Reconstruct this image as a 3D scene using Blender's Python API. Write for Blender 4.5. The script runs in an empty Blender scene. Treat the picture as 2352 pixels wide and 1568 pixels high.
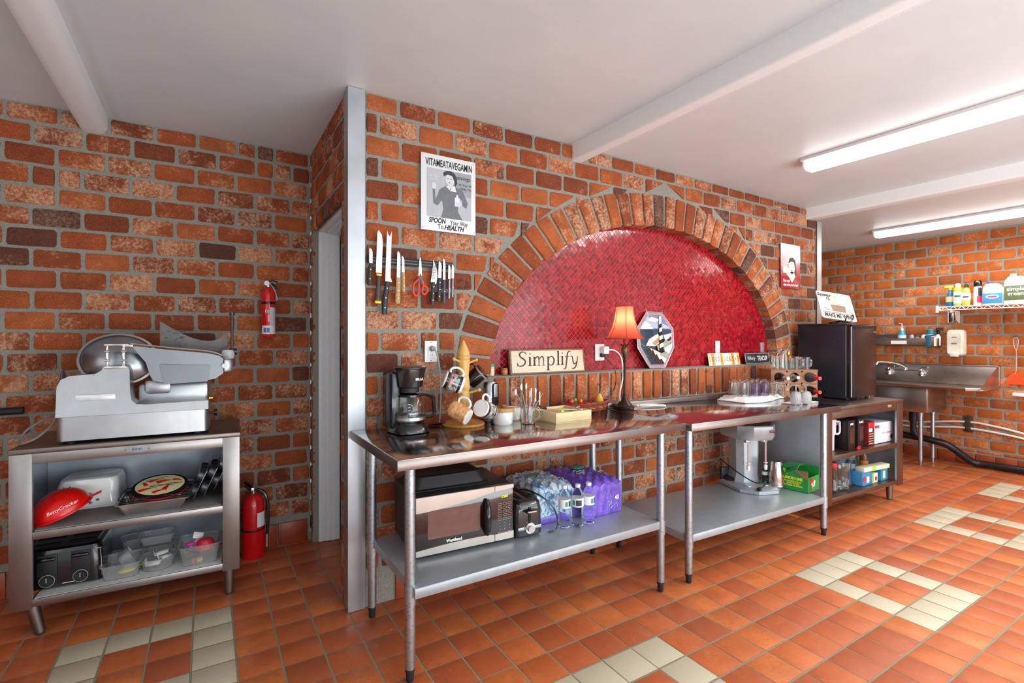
import bpy, bmesh, math, random
from mathutils import Vector, Matrix, noise
random.seed(11)
R = math.radians
PI = math.pi
SC = bpy.context.scene
COL = SC.collection
# ------------------------------------------------------------------ camera
cd = bpy.data.cameras.new('camera')
cam = bpy.data.objects.new('camera', cd); COL.objects.link(cam)
cam.location = (0, 0, 1.40)
cam.rotation_euler = (R(90), 0, R(-31.53))
cd.sensor_width = 36; cd.lens = 1142/2352*36
cd.shift_y = -6.7/2352
cd.clip_start = 0.02
SC.camera = cam
# ------------------------------------------------------------------ world, light, exposure
SC.view_settings.view_transform = 'Standard'
SC.view_settings.look = 'None'
SC.view_settings.gamma = 1
SC.view_settings.use_curve_mapping = False
SC.view_settings.exposure = 0.5
W = bpy.data.worlds.new('world'); SC.world = W; W.use_nodes = True
W.node_tree.nodes['Background'].inputs[0].default_value = (0.86, 0.94, 1.0, 1)
W.node_tree.nodes['Background'].inputs[1].default_value = 0.8
def area(name, loc, rot, sx, sy, power, col=(1, 1, 1)):
    l = bpy.data.lights.new(name, 'AREA'); l.shape = 'RECTANGLE'; l.size = sx; l.size_y = sy
    l.energy = power; l.color = col
    o = bpy.data.objects.new(name, l); COL.objects.link(o); o.location = loc; o.rotation_euler = [R(a) for a in rot]
    return o
area('window_daylight', (3.4, -2.4, 1.75), (84, 0, -6), 4.5, 1.3, 48, (0.9, 0.96, 1.0))
area('ceiling_fill_light', (2.4, -1.9, .35), (150, 0, 0), 5.5, 1.2, 100, (0.93, 0.98, 1.0))  # added fill lamp, aimed up from low behind the camera to brighten the ceiling
area('window_daylight_side', (-2.6, -.6, 1.7), (84, 0, -70), 2.4, 1.4, 12, (0.9, 0.96, 1.0))
area('ceiling_tubes_behind', (3.7, -1.5, 2.56), (-14, 0, 0), .35, 2.0, 74, (0.97, 0.99, 1.0))
area('ceiling_tubes_behind_left', (.9, -1.3, 2.58), (-14, 0, 0), 0.35, 2.0, 20, (0.97, 0.99, 1.0))

# ------------------------------------------------------------------ materials
def lin(c):
    return tuple(((x/12.92) if x <= .04045 else ((x+.055)/1.055)**2.4) for x in c)
def hx(s):
    return lin(tuple(int(s[i:i+2], 16)/255 for i in (0, 2, 4)))
class NT:
    def __init__(s, name):
        s.m = bpy.data.materials.new(name); s.m.use_nodes = True
        s.t = s.m.node_tree; s.p = s.t.nodes['Principled BSDF']; s.out = s.t.nodes['Material Output']
    def n(s, typ, **kw):
        x = s.t.nodes.new(typ)
        for k, v in kw.items():
            if k.startswith('i_'):
                x.inputs[int(k[2:]) if k[2:].isdigit() else k[2:].replace('_', ' ')].default_value = v
            else: setattr(x, k, v)
        return x
    def l(s, a, b): s.t.links.new(a, b)
    def noise(s, scale, detail=3, rough=.6, vec=None, dist=0):
        x = s.n('ShaderNodeTexNoise'); x.inputs['Scale'].default_value = scale
        x.inputs['Detail'].default_value = detail; x.inputs['Roughness'].default_value = rough; x.inputs['Distortion'].default_value = dist
        s.l(vec if vec else s.oc(), x.inputs['Vector']); return x.outputs['Fac']
    def oc(s):
        if not hasattr(s, '_oc'): s._oc = s.n('ShaderNodeTexCoord').outputs['Object']
        return s._oc
    def ramp(s, fac, stops, interp='LINEAR'):
        x = s.n('ShaderNodeValToRGB'); e = x.color_ramp.elements; x.color_ramp.interpolation = interp
        while len(e) < len(stops): e.new(.5)
        for i, (p, c) in enumerate(stops):
            e[i].position = p; e[i].color = (*c, 1) if not isinstance(c, (int, float)) else (c, c, c, 1)
        s.l(fac, x.inputs[0]); return x.outputs[0]
    def mix(s, f, a, b):
        x = s.n('ShaderNodeMix', data_type='RGBA')
        for i, v in ((0, f), (6, a), (7, b)):
            if isinstance(v, (int, float)): x.inputs[i].default_value = v
            elif isinstance(v, tuple): x.inputs[i].default_value = (*v, 1)
            else: s.l(v, x.inputs[i])
        return x.outputs[2]
    def math(s, op, a, b=0.0, c=None, clamp=False):
        x = s.n('ShaderNodeMath', operation=op, use_clamp=clamp)
        for i, v in enumerate((a, b, c)):
            if v is None: continue
            if isinstance(v, (int, float)): x.inputs[i].default_value = v
            else: s.l(v, x.inputs[i])
        return x.outputs[0]
    def bump(s, h, strength=.3, dist=.002):
        x = s.n('ShaderNodeBump'); x.inputs['Strength'].default_value = strength; x.inputs['Distance'].default_value = dist
        s.l(h, x.inputs['Height']); s.l(x.outputs[0], s.p.inputs['Normal'])
    def set(s, **kw):
        for k, v in kw.items():
            k = {'color': 'Base Color', 'rough': 'Roughness', 'metal': 'Metallic', 'trans': 'Transmission Weight', 'ior': 'IOR', 'alpha': 'Alpha',
                 'coat': 'Coat Weight', 'spec': 'Specular IOR Level', 'emc': 'Emission Color', 'ems': 'Emission Strength', 'sss': 'Subsurface Weight'}[k]
            if isinstance(v, (int, float)): s.p.inputs[k].default_value = v
            elif isinstance(v, tuple): s.p.inputs[k].default_value = (*v, 1)
            else: s.l(v, s.p.inputs[k])
        return s
MC = {}
def mat(name, color, rough=.5, metal=0, var=.08, vs=30, bump=0, bs=200, coat=0, **kw):
    """plain procedural material: a colour with a little noise in value and roughness"""
    if name in MC: return MC[name]
    if isinstance(color, str): color = hx(color)
    t = NT(name)
    f = t.noise(vs, 4)
    dk = tuple(c*(1-var) for c in color); lt = tuple(min(1, c*(1+var)) for c in color)
    t.set(color=t.ramp(f, [(.3, dk), (.7, lt)]), metal=metal, coat=coat, **kw)
    t.set(rough=t.math('MULTIPLY_ADD', f, .16, max(0, rough-.08)))
    if bump: t.bump(t.noise(bs, 3), bump, .001)
    MC[name] = t.m
    return t.m
def steel(name, color, rough=.3, stretch=(1, 60, 60), scr=.12, spot=None, gv=.12):
    if name in MC: return MC[name]
    if isinstance(color, str): color = hx(color)
    t = NT(name)
    mp = t.n('ShaderNodeMapping'); mp.inputs['Scale'].default_value = stretch; t.l(t.oc(), mp.inputs[0])
    f = t.noise(7, 5, .7, mp.outputs[0]); g = t.noise(3.5, 4, .6)
    c = t.ramp(g, [(.25, tuple(x*.78 for x in color)), (.75, tuple(min(1, x*1.12) for x in color))])
    if spot:
        v = t.noise(90, 2, .5); c = t.mix(t.ramp(v, [(.35, 1.0), (.47, 0.0)]), c, spot)
    t.set(color=c, metal=1)
    r = t.math('MULTIPLY_ADD', f, scr, rough-scr/2); r = t.math('MULTIPLY_ADD', g, gv, r); t.set(rough=r)
    t.bump(f, .06, .001)
    MC[name] = t.m
    return t.m
def glass(name, color=(1, 1, 1), rough=.0, ior=1.45, mixd=0.0):
    if name in MC: return MC[name]
    t = NT(name); f = t.noise(60, 2)
    t.set(color=color, trans=1.0-mixd, ior=ior, rough=t.math('MULTIPLY', f, rough*2))
    MC[name] = t.m; return t.m

def brick_mat(name, sat=1.0, warm=0.0):
    t = NT(name)
    a = t.n('ShaderNodeAttribute', attribute_name='bc'); sp = t.n('ShaderNodeSeparateColor'); t.l(a.outputs['Color'], sp.inputs[0])
    r1, r2, r3 = sp.outputs[0], sp.outputs[1], sp.outputs[2]
    off = t.n('ShaderNodeVectorMath', operation='MULTIPLY_ADD'); t.l(a.outputs['Color'], off.inputs[0])
    off.inputs[1].default_value = (7, 11, 5); t.l(t.oc(), off.inputs[2]); v = off.outputs[0]
    base = t.ramp(r1, [(0, hx('87452f')), (.25, hx('a4522f')), (.55, hx('b95e34')), (.85, hx('c66c3c')), (1, hx('c97243'))])
    n1 = t.noise(9, 4, .6, v); n2 = t.noise(60, 6, .75, v); n3 = t.noise(260, 3, .7, v)
    dkc = t.mix(.45, base, hx('4a2013'))
    base = t.mix(t.ramp(n1, [(.35, .75), (.6, 0.0)]), base, dkc)
    base = t.mix(t.ramp(n3, [(.35, .5), (.6, 0.0)]), base, hx('5c2c1c'))
    base = t.mix(t.ramp(n3, [(.52, 0.0), (.72, .35)]), base, hx('e09a68'))
    # cream lime speckle, more on some bricks
    thr = t.math('MULTIPLY_ADD', r2, .24, -.165)
    s = t.math('ADD', t.math('ADD', t.math('MULTIPLY', n1, .55), t.math('MULTIPLY', n2, .45)), thr)
    cf = t.math('MULTIPLY', t.ramp(s, [(.47, 0.0), (.60, 1.0)]), t.ramp(t.math('ADD', t.math('MULTIPLY', n3, .5), t.math('MULTIPLY', n2, .5)), [(.42, .12), (.56, .85)]))
    base = t.mix(cf, base, t.mix(n2, hx('c8946c'), hx('e6c6a6')))
    # burnt dark bricks and burnt ends
    d = t.math('ADD', t.math('MULTIPLY', r3, 1.0), t.math('MULTIPLY', n1, .35))
    base = t.mix(t.math('MULTIPLY', t.ramp(d, [(.98, 0.0), (1.10, .93)]), t.ramp(n2, [(.3, 1.0), (.75, .5)])), base, t.mix(n3, hx('2a2224'), hx('5e4640')))
    if warm: base = t.mix(warm, base, hx('e07a2a'))
    t.set(color=base, rough=.88, spec=.25)
    t.bump(t.math('ADD', n2, t.math('MULTIPLY', n3, .6)), .8, .007)
    return t.m
def mortar_mat():
    t = NT('mortar'); n = t.noise(140, 4, .7); g = t.noise(6, 3)
    c = t.mix(g, hx('8a8b82'), hx('a5a195')); c = t.mix(t.ramp(n, [(.35, .5), (.6, 0.0)]), c, hx('6a6b66'))
    t.set(color=c, rough=.95, spec=.1); t.bump(n, .8, .004); return t.m
def ceiling_mat(name='ceiling_paint'):
    t = NT(name); n = t.noise(220, 3, .7); g = t.noise(1.4, 3)
    m = t.n('ShaderNodeTexMusgrave') if False else None
    t.set(color=t.ramp(g, [(.3, hx('ccd7da')), (.7, hx('d8e1e3'))]), rough=.42, spec=.4)
    k = t.noise(26, 2, .5, None, 2.5)
    t.bump(t.math('ADD', t.math('MULTIPLY', n, .35), t.ramp(k, [(.66, 0.0), (.70, 1.0)])), .25, .0015); return t.m
def tile_mat():
    t = NT('quarry_tile')
    a = t.n('ShaderNodeAttribute', attribute_name='bc'); sp = t.n('ShaderNodeSeparateColor'); t.l(a.outputs['Color'], sp.inputs[0])
    r1, r2, r3 = sp.outputs[0], sp.outputs[1], sp.outputs[2]
    off = t.n('ShaderNodeVectorMath', operation='MULTIPLY_ADD'); t.l(a.outputs['Color'], off.inputs[0])
    off.inputs[1].default_value = (7, 11, 5); t.l(t.oc(), off.inputs[2]); v = off.outputs[0]
    base = t.ramp(r1, [(0, hx('a95833')), (.3, hx('bc6236')), (.7, hx('ca6d38')), (1, hx('d2793e'))])
    n1 = t.noise(5, 4, .6, v); n2 = t.noise(70, 5, .7, v)
    base = t.mix(t.ramp(n1, [(.4, .5), (.62, 0.0)]), base, hx('a24e2c'))
    base = t.mix(t.ramp(n2, [(.30, .5), (.5, 0.0)]), base, hx('96442a'))
    base = t.mix(t.ramp(t.noise(16, 6, .7, v), [(.6, 0.0), (.75, .4)]), base, hx('dc9470'))
    d = t.math('ADD', r2, t.math('MULTIPLY', n1, .5))
    base = t.mix(t.ramp(d, [(1.02, 0.0), (1.25, .8)]), base, hx('5e4234'))
    cream = t.mix(n2, hx('b9ad92'), hx('cbc1a8'))
    base = t.mix(t.ramp(r3, [(.89, 0.0), (.9, 1.0)], 'CONSTANT'), base, cream)
    t.set(color=base, rough=t.math('MULTIPLY_ADD', n2, .25, .30), spec=.5)
    t.bump(t.math('ADD', n2, t.math('MULTIPLY', n1, 2)), .12, .002); return t.m
def glass_tile_mat():
    t = NT('red_glass_mosaic')
    a = t.n('ShaderNodeAttribute', attribute_name='bc'); sp = t.n('ShaderNodeSeparateColor'); t.l(a.outputs['Color'], sp.inputs[0])
    n = t.noise(180, 4, .7)
    base = t.ramp(sp.outputs[0], [(0, hx('7a0c1a')), (.35, hx('9a101f')), (.7, hx('ae1622')), (1, hx('be2a2c'))])
    base = t.mix(t.ramp(n, [(.4, .5), (.6, 0.0)]), base, hx('6d0c18'))
    t.set(color=base, rough=.12, spec=.4, coat=.12); t.p.inputs['Coat Roughness'].default_value = .04
    t.bump(n, .12, .001); return t.m
def wood(name, c1, c2, rough=.35, scale=(1, 1, 14), sc=6):
    if name in MC: return MC[name]
    t = NT(name); mp = t.n('ShaderNodeMapping'); mp.inputs['Scale'].default_value = scale; t.l(t.oc(), mp.inputs[0])
    f = t.noise(sc, 5, .65, mp.outputs[0], 1.2)
    t.set(color=t.ramp(f, [(.3, hx(c1)), (.7, hx(c2))]), rough=rough); t.bump(f, .1, .001)
    MC[name] = t.m; return t.m
def fabric(name, c1, c2, sc=400, rough=.95, bump=.6):
    if name in MC: return MC[name]
    t = NT(name); n = t.noise(sc, 3, .7); g = t.noise(14, 3)
    t.set(color=t.mix(n, hx(c1), hx(c2)), rough=rough, spec=.1); t.bump(t.math('ADD', n, g), bump, .003)
    MC[name] = t.m; return t.m

# ------------------------------------------------------------------ mesh helpers
def link(name, me, mats, parent=None):
    o = bpy.data.objects.new(name, me)
    for m in (mats if isinstance(mats, (list, tuple)) else [mats]): me.materials.append(m)
    COL.objects.link(o)
    if parent: o.parent = parent
    return o
class MB:
    def __init__(s, m=None): s.b = bmesh.new(); s.mi = 0; s.m = m or Matrix()
    def _fin(s, vs, fs, smooth, xf=None):
        M_ = s.m @ xf if xf is not None else s.m
        for v in vs: v.co = M_ @ v.co
        for f in fs: f.material_index = s.mi; f.smooth = smooth
        return s
    def box(s, c, d, rz=0, bev=0, xf=None, smooth=False):
        r = bmesh.ops.create_cube(s.b, size=1, matrix=Matrix.Translation(c) @ Matrix.Rotation(rz, 4, 'Z') @ Matrix.Diagonal((*d, 1)))
        vs = r['verts']; fs = set(f for v in vs for f in v.link_faces)
        if bev:
            es = set(e for v in vs for e in v.link_edges)
            q = bmesh.ops.bevel(s.b, geom=list(es), offset=min(bev, min(d)*.49), segments=2, affect='EDGES', profile=.5)
            vs = q['verts']; fs = set(f for v in vs for f in v.link_faces)
        return s._fin(list(vs), fs, smooth, xf)
    def bx(s, x0, x1, y0, y1, z0, z1, bev=0, **k):
        return s.box(((x0+x1)/2, (y0+y1)/2, (z0+z1)/2), (abs(x1-x0), abs(y1-y0), abs(z1-z0)), 0, bev, **k)
    def raw(s, vs, fs, smooth=False, xf=None):
        bv = [s.b.verts.new(v) for v in vs]; bf = []
        for f in fs:
            try: bf.append(s.b.faces.new([bv[i] for i in f]))
            except ValueError: pass
        return s._fin(bv, bf, smooth, xf)
    def lathe(s, prof, c=(0, 0, 0), seg=24, xf=None, smooth=True, sx=1, sy=1, close=False):
        vs = []; fs = []; n = len(prof); ix = []
        for r, z in prof:
            if r < 1e-4: ix.append([len(vs)]*seg); vs.append((c[0], c[1], c[2]+z)); continue
            ix.append([len(vs)+k for k in range(seg)])
            for k in range(seg):
                a = 2*PI*k/seg; vs.append((c[0]+r*math.cos(a)*sx, c[1]+r*math.sin(a)*sy, c[2]+z))
        for i in range(n-1 if not close else n):
            i2 = (i+1) % n
            for k in range(seg):
                k2 = (k+1) % seg; f = [ix[i][k], ix[i][k2], ix[i2][k2], ix[i2][k]]
                f = [a for q, a in enumerate(f) if a != f[q-1]]
                if len(f) > 2: fs.append(tuple(f))
        if not close:
            if prof[0][0] > 1e-4: fs.append(tuple(ix[0])[::-1])
            if prof[-1][0] > 1e-4: fs.append(tuple(ix[-1]))
        s.raw(vs, fs, smooth, xf)
        return s
    def cyl(s, p0, p1, r0, r1=None, seg=16, caps=True, smooth=True):
        r1 = r0 if r1 is None else r1
        p0 = Vector(p0); p1 = Vector(p1); d = (p1-p0)
        q = d.to_track_quat('Z', 'Y').to_matrix().to_4x4(); L = d.length
        vs = []; fs = []
        for r, z in ((r0, 0), (r1, L)):
            for k in range(seg):
                a = 2*PI*k/seg; vs.append((r*math.cos(a), r*math.sin(a), z))
        for k in range(seg): k2 = (k+1) % seg; fs.append((k, k2, seg+k2, seg+k))
        if caps: fs.append(tuple(range(seg))[::-1]); fs.append(tuple(seg+k for k in range(seg)))
        s.raw(vs, fs, smooth, Matrix.Translation(p0) @ q)
        return s
    def tube(s, pts, r, seg=8, sub=0, closed=False, flat=1):
        pts = [Vector(p) for p in pts]
        if sub:
            out = []; n = len(pts)
            for i in range(n-1 if not closed else n):
                a = pts[(i-1) % n] if (closed or i > 0) else pts[i]; b = pts[i]; c = pts[(i+1) % n]; d = pts[(i+2) % n] if (closed or i < n-2) else c
                for k in range(sub):
                    t = k/sub; out.append(.5*((2*b)+(c-a)*t+(2*a-5*b+4*c-d)*t*t+(3*b-a-3*c+d)*t**3))
            if not closed: out.append(pts[-1])
            pts = out
        n = len(pts); vs = []; fs = []; up = None
        for i, p in enumerate(pts):
            if closed: d = pts[(i+1) % n]-pts[i-1]
            else: d = pts[min(i+1, n-1)]-pts[max(i-1, 0)]
            if d.length < 1e-9: d = Vector((0, 0, 1))
            d.normalize()
            if up is None: up = Vector((0, 0, 1)) if abs(d.z) < .9 else Vector((1, 0, 0))
            x = up.cross(d)
            if x.length < 1e-4: x = Vector((1, 0, 0)).cross(d)
            x.normalize(); y = d.cross(x).normalized(); up = y
            rr = r[i*len(r)//n] if isinstance(r, (list, tuple)) else r
            for k in range(seg):
                a = 2*PI*k/seg; vs.append(p+x*math.cos(a)*rr+y*math.sin(a)*rr*flat)
        for i in range(n if closed else n-1):
            j = (i+1) % n
            for k in range(seg): k2 = (k+1) % seg; fs.append((i*seg+k, i*seg+k2, j*seg+k2, j*seg+k))
        if not closed: fs.append(tuple(range(seg))[::-1]); fs.append(tuple((n-1)*seg+k for k in range(seg)))
        s.raw(vs, fs, True)
        return s
    def prism(s, pts, z0, z1, xf=None, smooth=False):
        n = len(pts); vs = [(x, y, z0) for x, y in pts]+[(x, y, z1) for x, y in pts]
        fs = [tuple(range(n))[::-1], tuple(range(n, 2*n))]+[(i, (i+1) % n, n+(i+1) % n, n+i) for i in range(n)]
        s.raw(vs, fs, smooth, xf)
        return s
    def loft(s, rings, smooth=True, caps=True, xf=None):
        n = len(rings[0]); vs = [p for r in rings for p in r]; fs = []
        for i in range(len(rings)-1):
            for k in range(n): k2 = (k+1) % n; fs.append((i*n+k, i*n+k2, (i+1)*n+k2, (i+1)*n+k))
        if caps: fs.append(tuple(range(n))[::-1]); fs.append(tuple((len(rings)-1)*n+k for k in range(n)))
        s.raw(vs, fs, smooth, xf)
        return s
    def sph(s, c, r, d=(1, 1, 1), seg=16, rings=10, xf=None):
        prof = [(math.sin(PI*i/rings), -math.cos(PI*i/rings)) for i in range(rings+1)]
        T = Matrix.Translation(c) @ Matrix.Diagonal((r*d[0], r*d[1], r*d[2], 1))
        return s.lathe(prof, (0, 0, 0), seg, (xf @ T) if xf is not None else T)
    def mesh(s, name='m'):
        bmesh.ops.recalc_face_normals(s.b, faces=s.b.faces)
        me = bpy.data.meshes.new(name); s.b.to_mesh(me); s.b.free(); return me
    def obj(s, name, mats, parent=None, label=None, autosm=True):
        me = s.mesh(name); o = link(name, me, mats, parent)
        if label: o['label'] = label
        if autosm:
            try: me.set_sharp_from_angle(angle=R(38))
            except Exception: pass
        return o
def rrect(w, d, r, n=4, cx=0, cy=0):
    out = []
    for sx, sy, a0 in ((1, 1, 0), (-1, 1, 90), (-1, -1, 180), (1, -1, 270)):
        for k in range(n+1):
            a = R(a0+90*k/n); out.append((cx+sx*(w/2-r)+r*math.cos(a), cy+sy*(d/2-r)+r*math.sin(a)))
    return out
def ring(w, d, r, z, n=4, cx=0, cy=0): return [(x, y, z) for x, y in rrect(w, d, r, n, cx, cy)]
def thing(name, label, cat, loc=(0, 0, 0), rz=0, group=None, rot=None):
    o = bpy.data.objects.new(name, None); COL.objects.link(o); o.empty_display_size = .05
    o.location = loc; o.rotation_euler = rot if rot else (0, 0, rz); o['label'] = label; o['category'] = cat
    if group: o['group'] = group
    return o
def single(o, label, cat, loc=(0, 0, 0), rz=0, group=None, rot=None, kind=None):
    o.location = loc; o.rotation_euler = rot if rot else (0, 0, rz); o['label'] = label; o['category'] = cat
    if group: o['group'] = group
    if kind: o['kind'] = kind
    return o
def dup(root, label, loc, rz=0, rot=None):
    r = root.copy(); COL.objects.link(r); r.location = loc; r.rotation_euler = rot if rot else (0, 0, rz); r['label'] = label
    for ch in list(root.children):
        c = ch.copy(); COL.objects.link(c); c.parent = r
        for g in list(ch.children):
            d = g.copy(); COL.objects.link(d); d.parent = c
    return r
def struct(o): o['kind'] = 'structure'; return o
def text(body, size, m, parent, loc, rot=(PI/2, 0, 0), name='lettering', ext=.0004, shear=0, sx=1, align='CENTER', bold=0, spacing=1):
    cu = bpy.data.curves.new(name, 'FONT'); cu.body = body; cu.size = size; cu.extrude = ext; cu.shear = shear
    cu.align_x = align; cu.align_y = 'CENTER'; cu.offset = bold; cu.resolution_u = 3; cu.space_character = spacing
    tmp = bpy.data.objects.new('tmp', cu); COL.objects.link(tmp)
    dg = bpy.context.evaluated_depsgraph_get(); me = bpy.data.meshes.new_from_object(tmp.evaluated_get(dg))
    bpy.data.objects.remove(tmp); bpy.data.curves.remove(cu)
    me.transform(Matrix.Diagonal((sx, 1, 1, 1)))
    me.materials.clear(); o = link(name, me, m, parent); o.location = loc; o.rotation_euler = rot
    return o

# ------------------------------------------------------------------ the room
YW, YL, XR = 2.61, 3.71, 7.25
def zc(x):
    k = [(-4, 2.69), (2.1, 2.69), (5.0, 2.655), (7.3, 2.60), (9, 2.56)]
    for (a, p), (b, q) in zip(k, k[1:]):
        if x <= b: return p+(q-p)*(x-a)/(b-a)
    return 2.56
class Bricks:
    """bricks as real blocks standing proud of a mortar bed; plane coordinates (u, v) run in a frame (O, U, V, N)"""
    def __init__(s, O, U, V, N): s.O, s.U, s.V, s.N = map(Vector, (O, U, V, N)); s.v = []; s.f = []; s.c = []; s.m = []
    def pt(s, u, v, h): return s.O+s.U*u+s.V*v+s.N*h
    def brick(s, c, depth=.012, out=.007, proj=0, dark=None, clip=None):
        # c: four plane corners (bl, br, tr, tl)
        ss = [0, .05, .3, .7, .95, 1]; tt = [0, .13, .5, .87, 1]
        r = (random.random(), random.random(), random.random() if dark is None else dark)
        b = len(s.v); seed = random.random()*100
        w = max((Vector(c[1])-Vector(c[0])).length, .01); h = max((Vector(c[3])-Vector(c[0])).length, .01)
        o = out+random.uniform(-.002, .003)+proj
        for j, t in enumerate(tt):
            for i, q in enumerate(ss):
                u = (c[0][0]*(1-q)+c[1][0]*q)*(1-t)+(c[3][0]*(1-q)+c[2][0]*q)*t
                v = (c[0][1]*(1-q)+c[1][1]*q)*(1-t)+(c[3][1]*(1-q)+c[2][1]*q)*t
                ei = i in (0, 5); ej = j in (0, 4)
                hh = o+.0022*noise.noise(Vector((u*30+seed, v*30, 0)))
                if ei or ej:
                    hh = o*.45
                    jx = .0042*noise.noise(Vector((u*55, v*55+seed, 3))); jy = .0042*noise.noise(Vector((u*55, v*55+seed, 9)))
                    u += jx; v += jy
                    if ei and ej:
                        cu = sum(p[0] for p in c)/4; cv = sum(p[1] for p in c)/4
                        d = Vector((cu-u, cv-v)).normalized()*.006; u += d.x; v += d.y
                if clip: u, v = clip(u, v)
                s.v.append(s.pt(u, v, hh)); s.c.append((*r, 1)); s.m.append(0)
        for j in range(4):
            for i in range(5): a = b+j*6+i; s.f.append((a, a+1, a+7, a+6))
        per = [b+i for i in range(6)]+[b+6*j+5 for j in range(1, 5)]+[b+24+i for i in range(4, -1, -1)]+[b+6*j for j in range(3, 0, -1)]
        k0 = len(s.v)
        for p in per: s.v.append(s.v[p]-s.N*(s.N.dot(s.v[p]-s.O)+depth)); s.c.append((*r, 1))
        n = len(per)
        for k in range(n): s.f.append((per[(k+1) % n], per[k], k0+k, k0+(k+1) % n))
    def build(s, name, m, flat_faces=()):
        me = bpy.data.meshes.new(name); me.from_pydata(s.v, [], s.f)
        at = me.color_attributes.new('bc', 'FLOAT_COLOR', 'POINT'); at.data.foreach_set('color', [x for c in s.c for x in c])
        o = link(name, me, m); me.polygons.foreach_set('use_smooth', [True]*len(me.polygons))
        try: me.set_sharp_from_angle(angle=R(50))
        except Exception: pass
        return o
def join_mortar(o, quads, m):
    """mortar bed faces added into the wall mesh as a second material"""
    me = o.data; bm = bmesh.new(); bm.from_mesh(me)
    for q in quads:
        f = bm.faces.new([bm.verts.new(p) for p in q]); f.material_index = 1; f.smooth = False
    bm.to_mesh(me); bm.free(); me.materials.append(m)
M_MORTAR = mortar_mat()
PZ, PX, J = .1146, .2195, .020
TOP = 2.588
def courses(z0, z1):
    k = 0; out = []
    a = TOP+PZ
    while a > z0:
        b = a-PZ; lo, hi = max(b, z0), min(a, z1)
        if hi-lo > .03: out.append((k, lo, hi))
        a = b; k += 1
    return out
def coursed(B, u0, u1, z0, ztop, phase=0, clip=None, skip=None, darkp=.06):
    for k, lo, hi in courses(z0, 3):
        off = phase+(PX/2 if k % 2 else 0)+random.uniform(-.006, .006)
        n0 = math.floor((u0-off)/PX)-1
        for n in range(n0, n0+int((u1-u0)/PX)+4):
            a, b = off+n*PX, off+(n+1)*PX
            a2, b2 = max(a, u0), min(b, u1)
            if b2-a2 < .03: continue
            if random.random() < .03 and b2-a2 > .2: parts = [(a2, (a2+b2)/2), ((a2+b2)/2, b2)]
            else: parts = [(a2, b2)]
            for (p, q) in parts:
                zt = min(hi, ztop(min(p, q)), ztop(max(p, q)))
                if zt-lo < .035: continue
                dz0, dz1 = random.uniform(-.003, .003), random.uniform(-.003, .003)
                c = [(p+J/2, lo+J/2+dz0), (q-J/2, lo+J/2+dz1), (q-J/2, zt-J/2+dz1), (p+J/2, zt-J/2+dz0)]
                if skip and skip(c): continue
                if clip:
                    c2 = clip(c)
                    if not c2: continue
                    c = c2
                dk = random.uniform(.87, 1) if random.random() < darkp else random.uniform(0, .8)
                B.brick(c, dark=dk)
# ---- floor
GX = [(-16, -2.42), (-6, -.727), (-1, .109), (9, 1.806), (16, 2.970), (20, 3.599), (26, 4.597), (34, 5.93), (48, 8.3)]
def gx(i):
    for (a, p), (b, q) in zip(GX, GX[1:]):
        if i <= b: return p+(q-p)*(i-a)/(b-a)
    return 8.3
def gy(j): return 2.992+.1688*j
rings = [(-5, 0), (5, -8), (16, -8), (26, -8), (34, -8), (-5, -8), (8, -17), (18, -17)]
def cream(i, j):
    for rx, ry in rings:
        a, b = i-rx, ry-1-j
        if 0 <= a < 4 and 0 <= b < 4 and (a in (0, 3) or b in (0, 3)): return True
    return False
fl = Bricks((0, 0, 0), (1, 0, 0), (0, 1, 0), (0, 0, 1))
for i in range(-14, 44):
    for j in range(-27, 12):
        x0, x1, y0, y1 = gx(i), gx(i+1), gy(j), gy(j+1)
        jx, jy = (.0045, .0028) if x0 < 1.2 else (.003, .0045)
        z = random.uniform(-.0004, .0004); t1, t2 = random.uniform(-.0005, .0005), random.uniform(-.0005, .0005)
        r = (random.random(), random.random(), 1.0 if cream(i, j) else random.random()*.8); b = len(fl.v)
        for e, h in ((0, -.0012), (.003, 0)):
            for u, v, zz in ((x0+jx+e, y0+jy+e, t1), (x1-jx-e, y0+jy+e, t2), (x1-jx-e, y1-jy-e, -t1), (x0+jx+e, y1-jy-e, -t2)):
                fl.v.append(Vector((u, v, z+zz+h))); fl.c.append((*r, 1))
        fl.f.append((b+4, b+5, b+6, b+7))
        for k in range(4): k2 = (k+1) % 4; fl.f.append((b+k, b+k2, b+4+k2, b+4+k))
floor = fl.build('floor', tile_mat()); struct(floor)
gm = NT('grout'); gn = gm.noise(180, 4, .7); gm.set(color=gm.mix(gn, hx('5e5a4e'), hx('b0a489')), rough=.95); gm.bump(gn, .6, .002)
join_mortar(floor, [[(gx(-14), gy(-27), -.0022), (gx(44), gy(-27), -.0022), (gx(44), gy(12), -.0022), (gx(-14), gy(12), -.0022)]], gm.m)
# ---- ceiling
mb = MB(); xs = [-4, 2.1, 5.0, 7.6]
for a, b in zip(xs, xs[1:]):
    mb.raw([(a, -2.6, zc(a)), (b, -2.6, zc(b)), (b, 5.0, zc(b)), (a, 5.0, zc(a)), (a, -2.6, zc(a)+.1), (b, -2.6, zc(b)+.1), (b, 5.0, zc(b)+.1), (a, 5.0, zc(a)+.1)],
           [(0, 3, 2, 1), (4, 5, 6, 7), (0, 1, 5, 4), (2, 3, 7, 6), (1, 2, 6, 5), (3, 0, 4, 7)])
CEIL = ceiling_mat(); struct(mb.obj('ceiling', CEIL))
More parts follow.
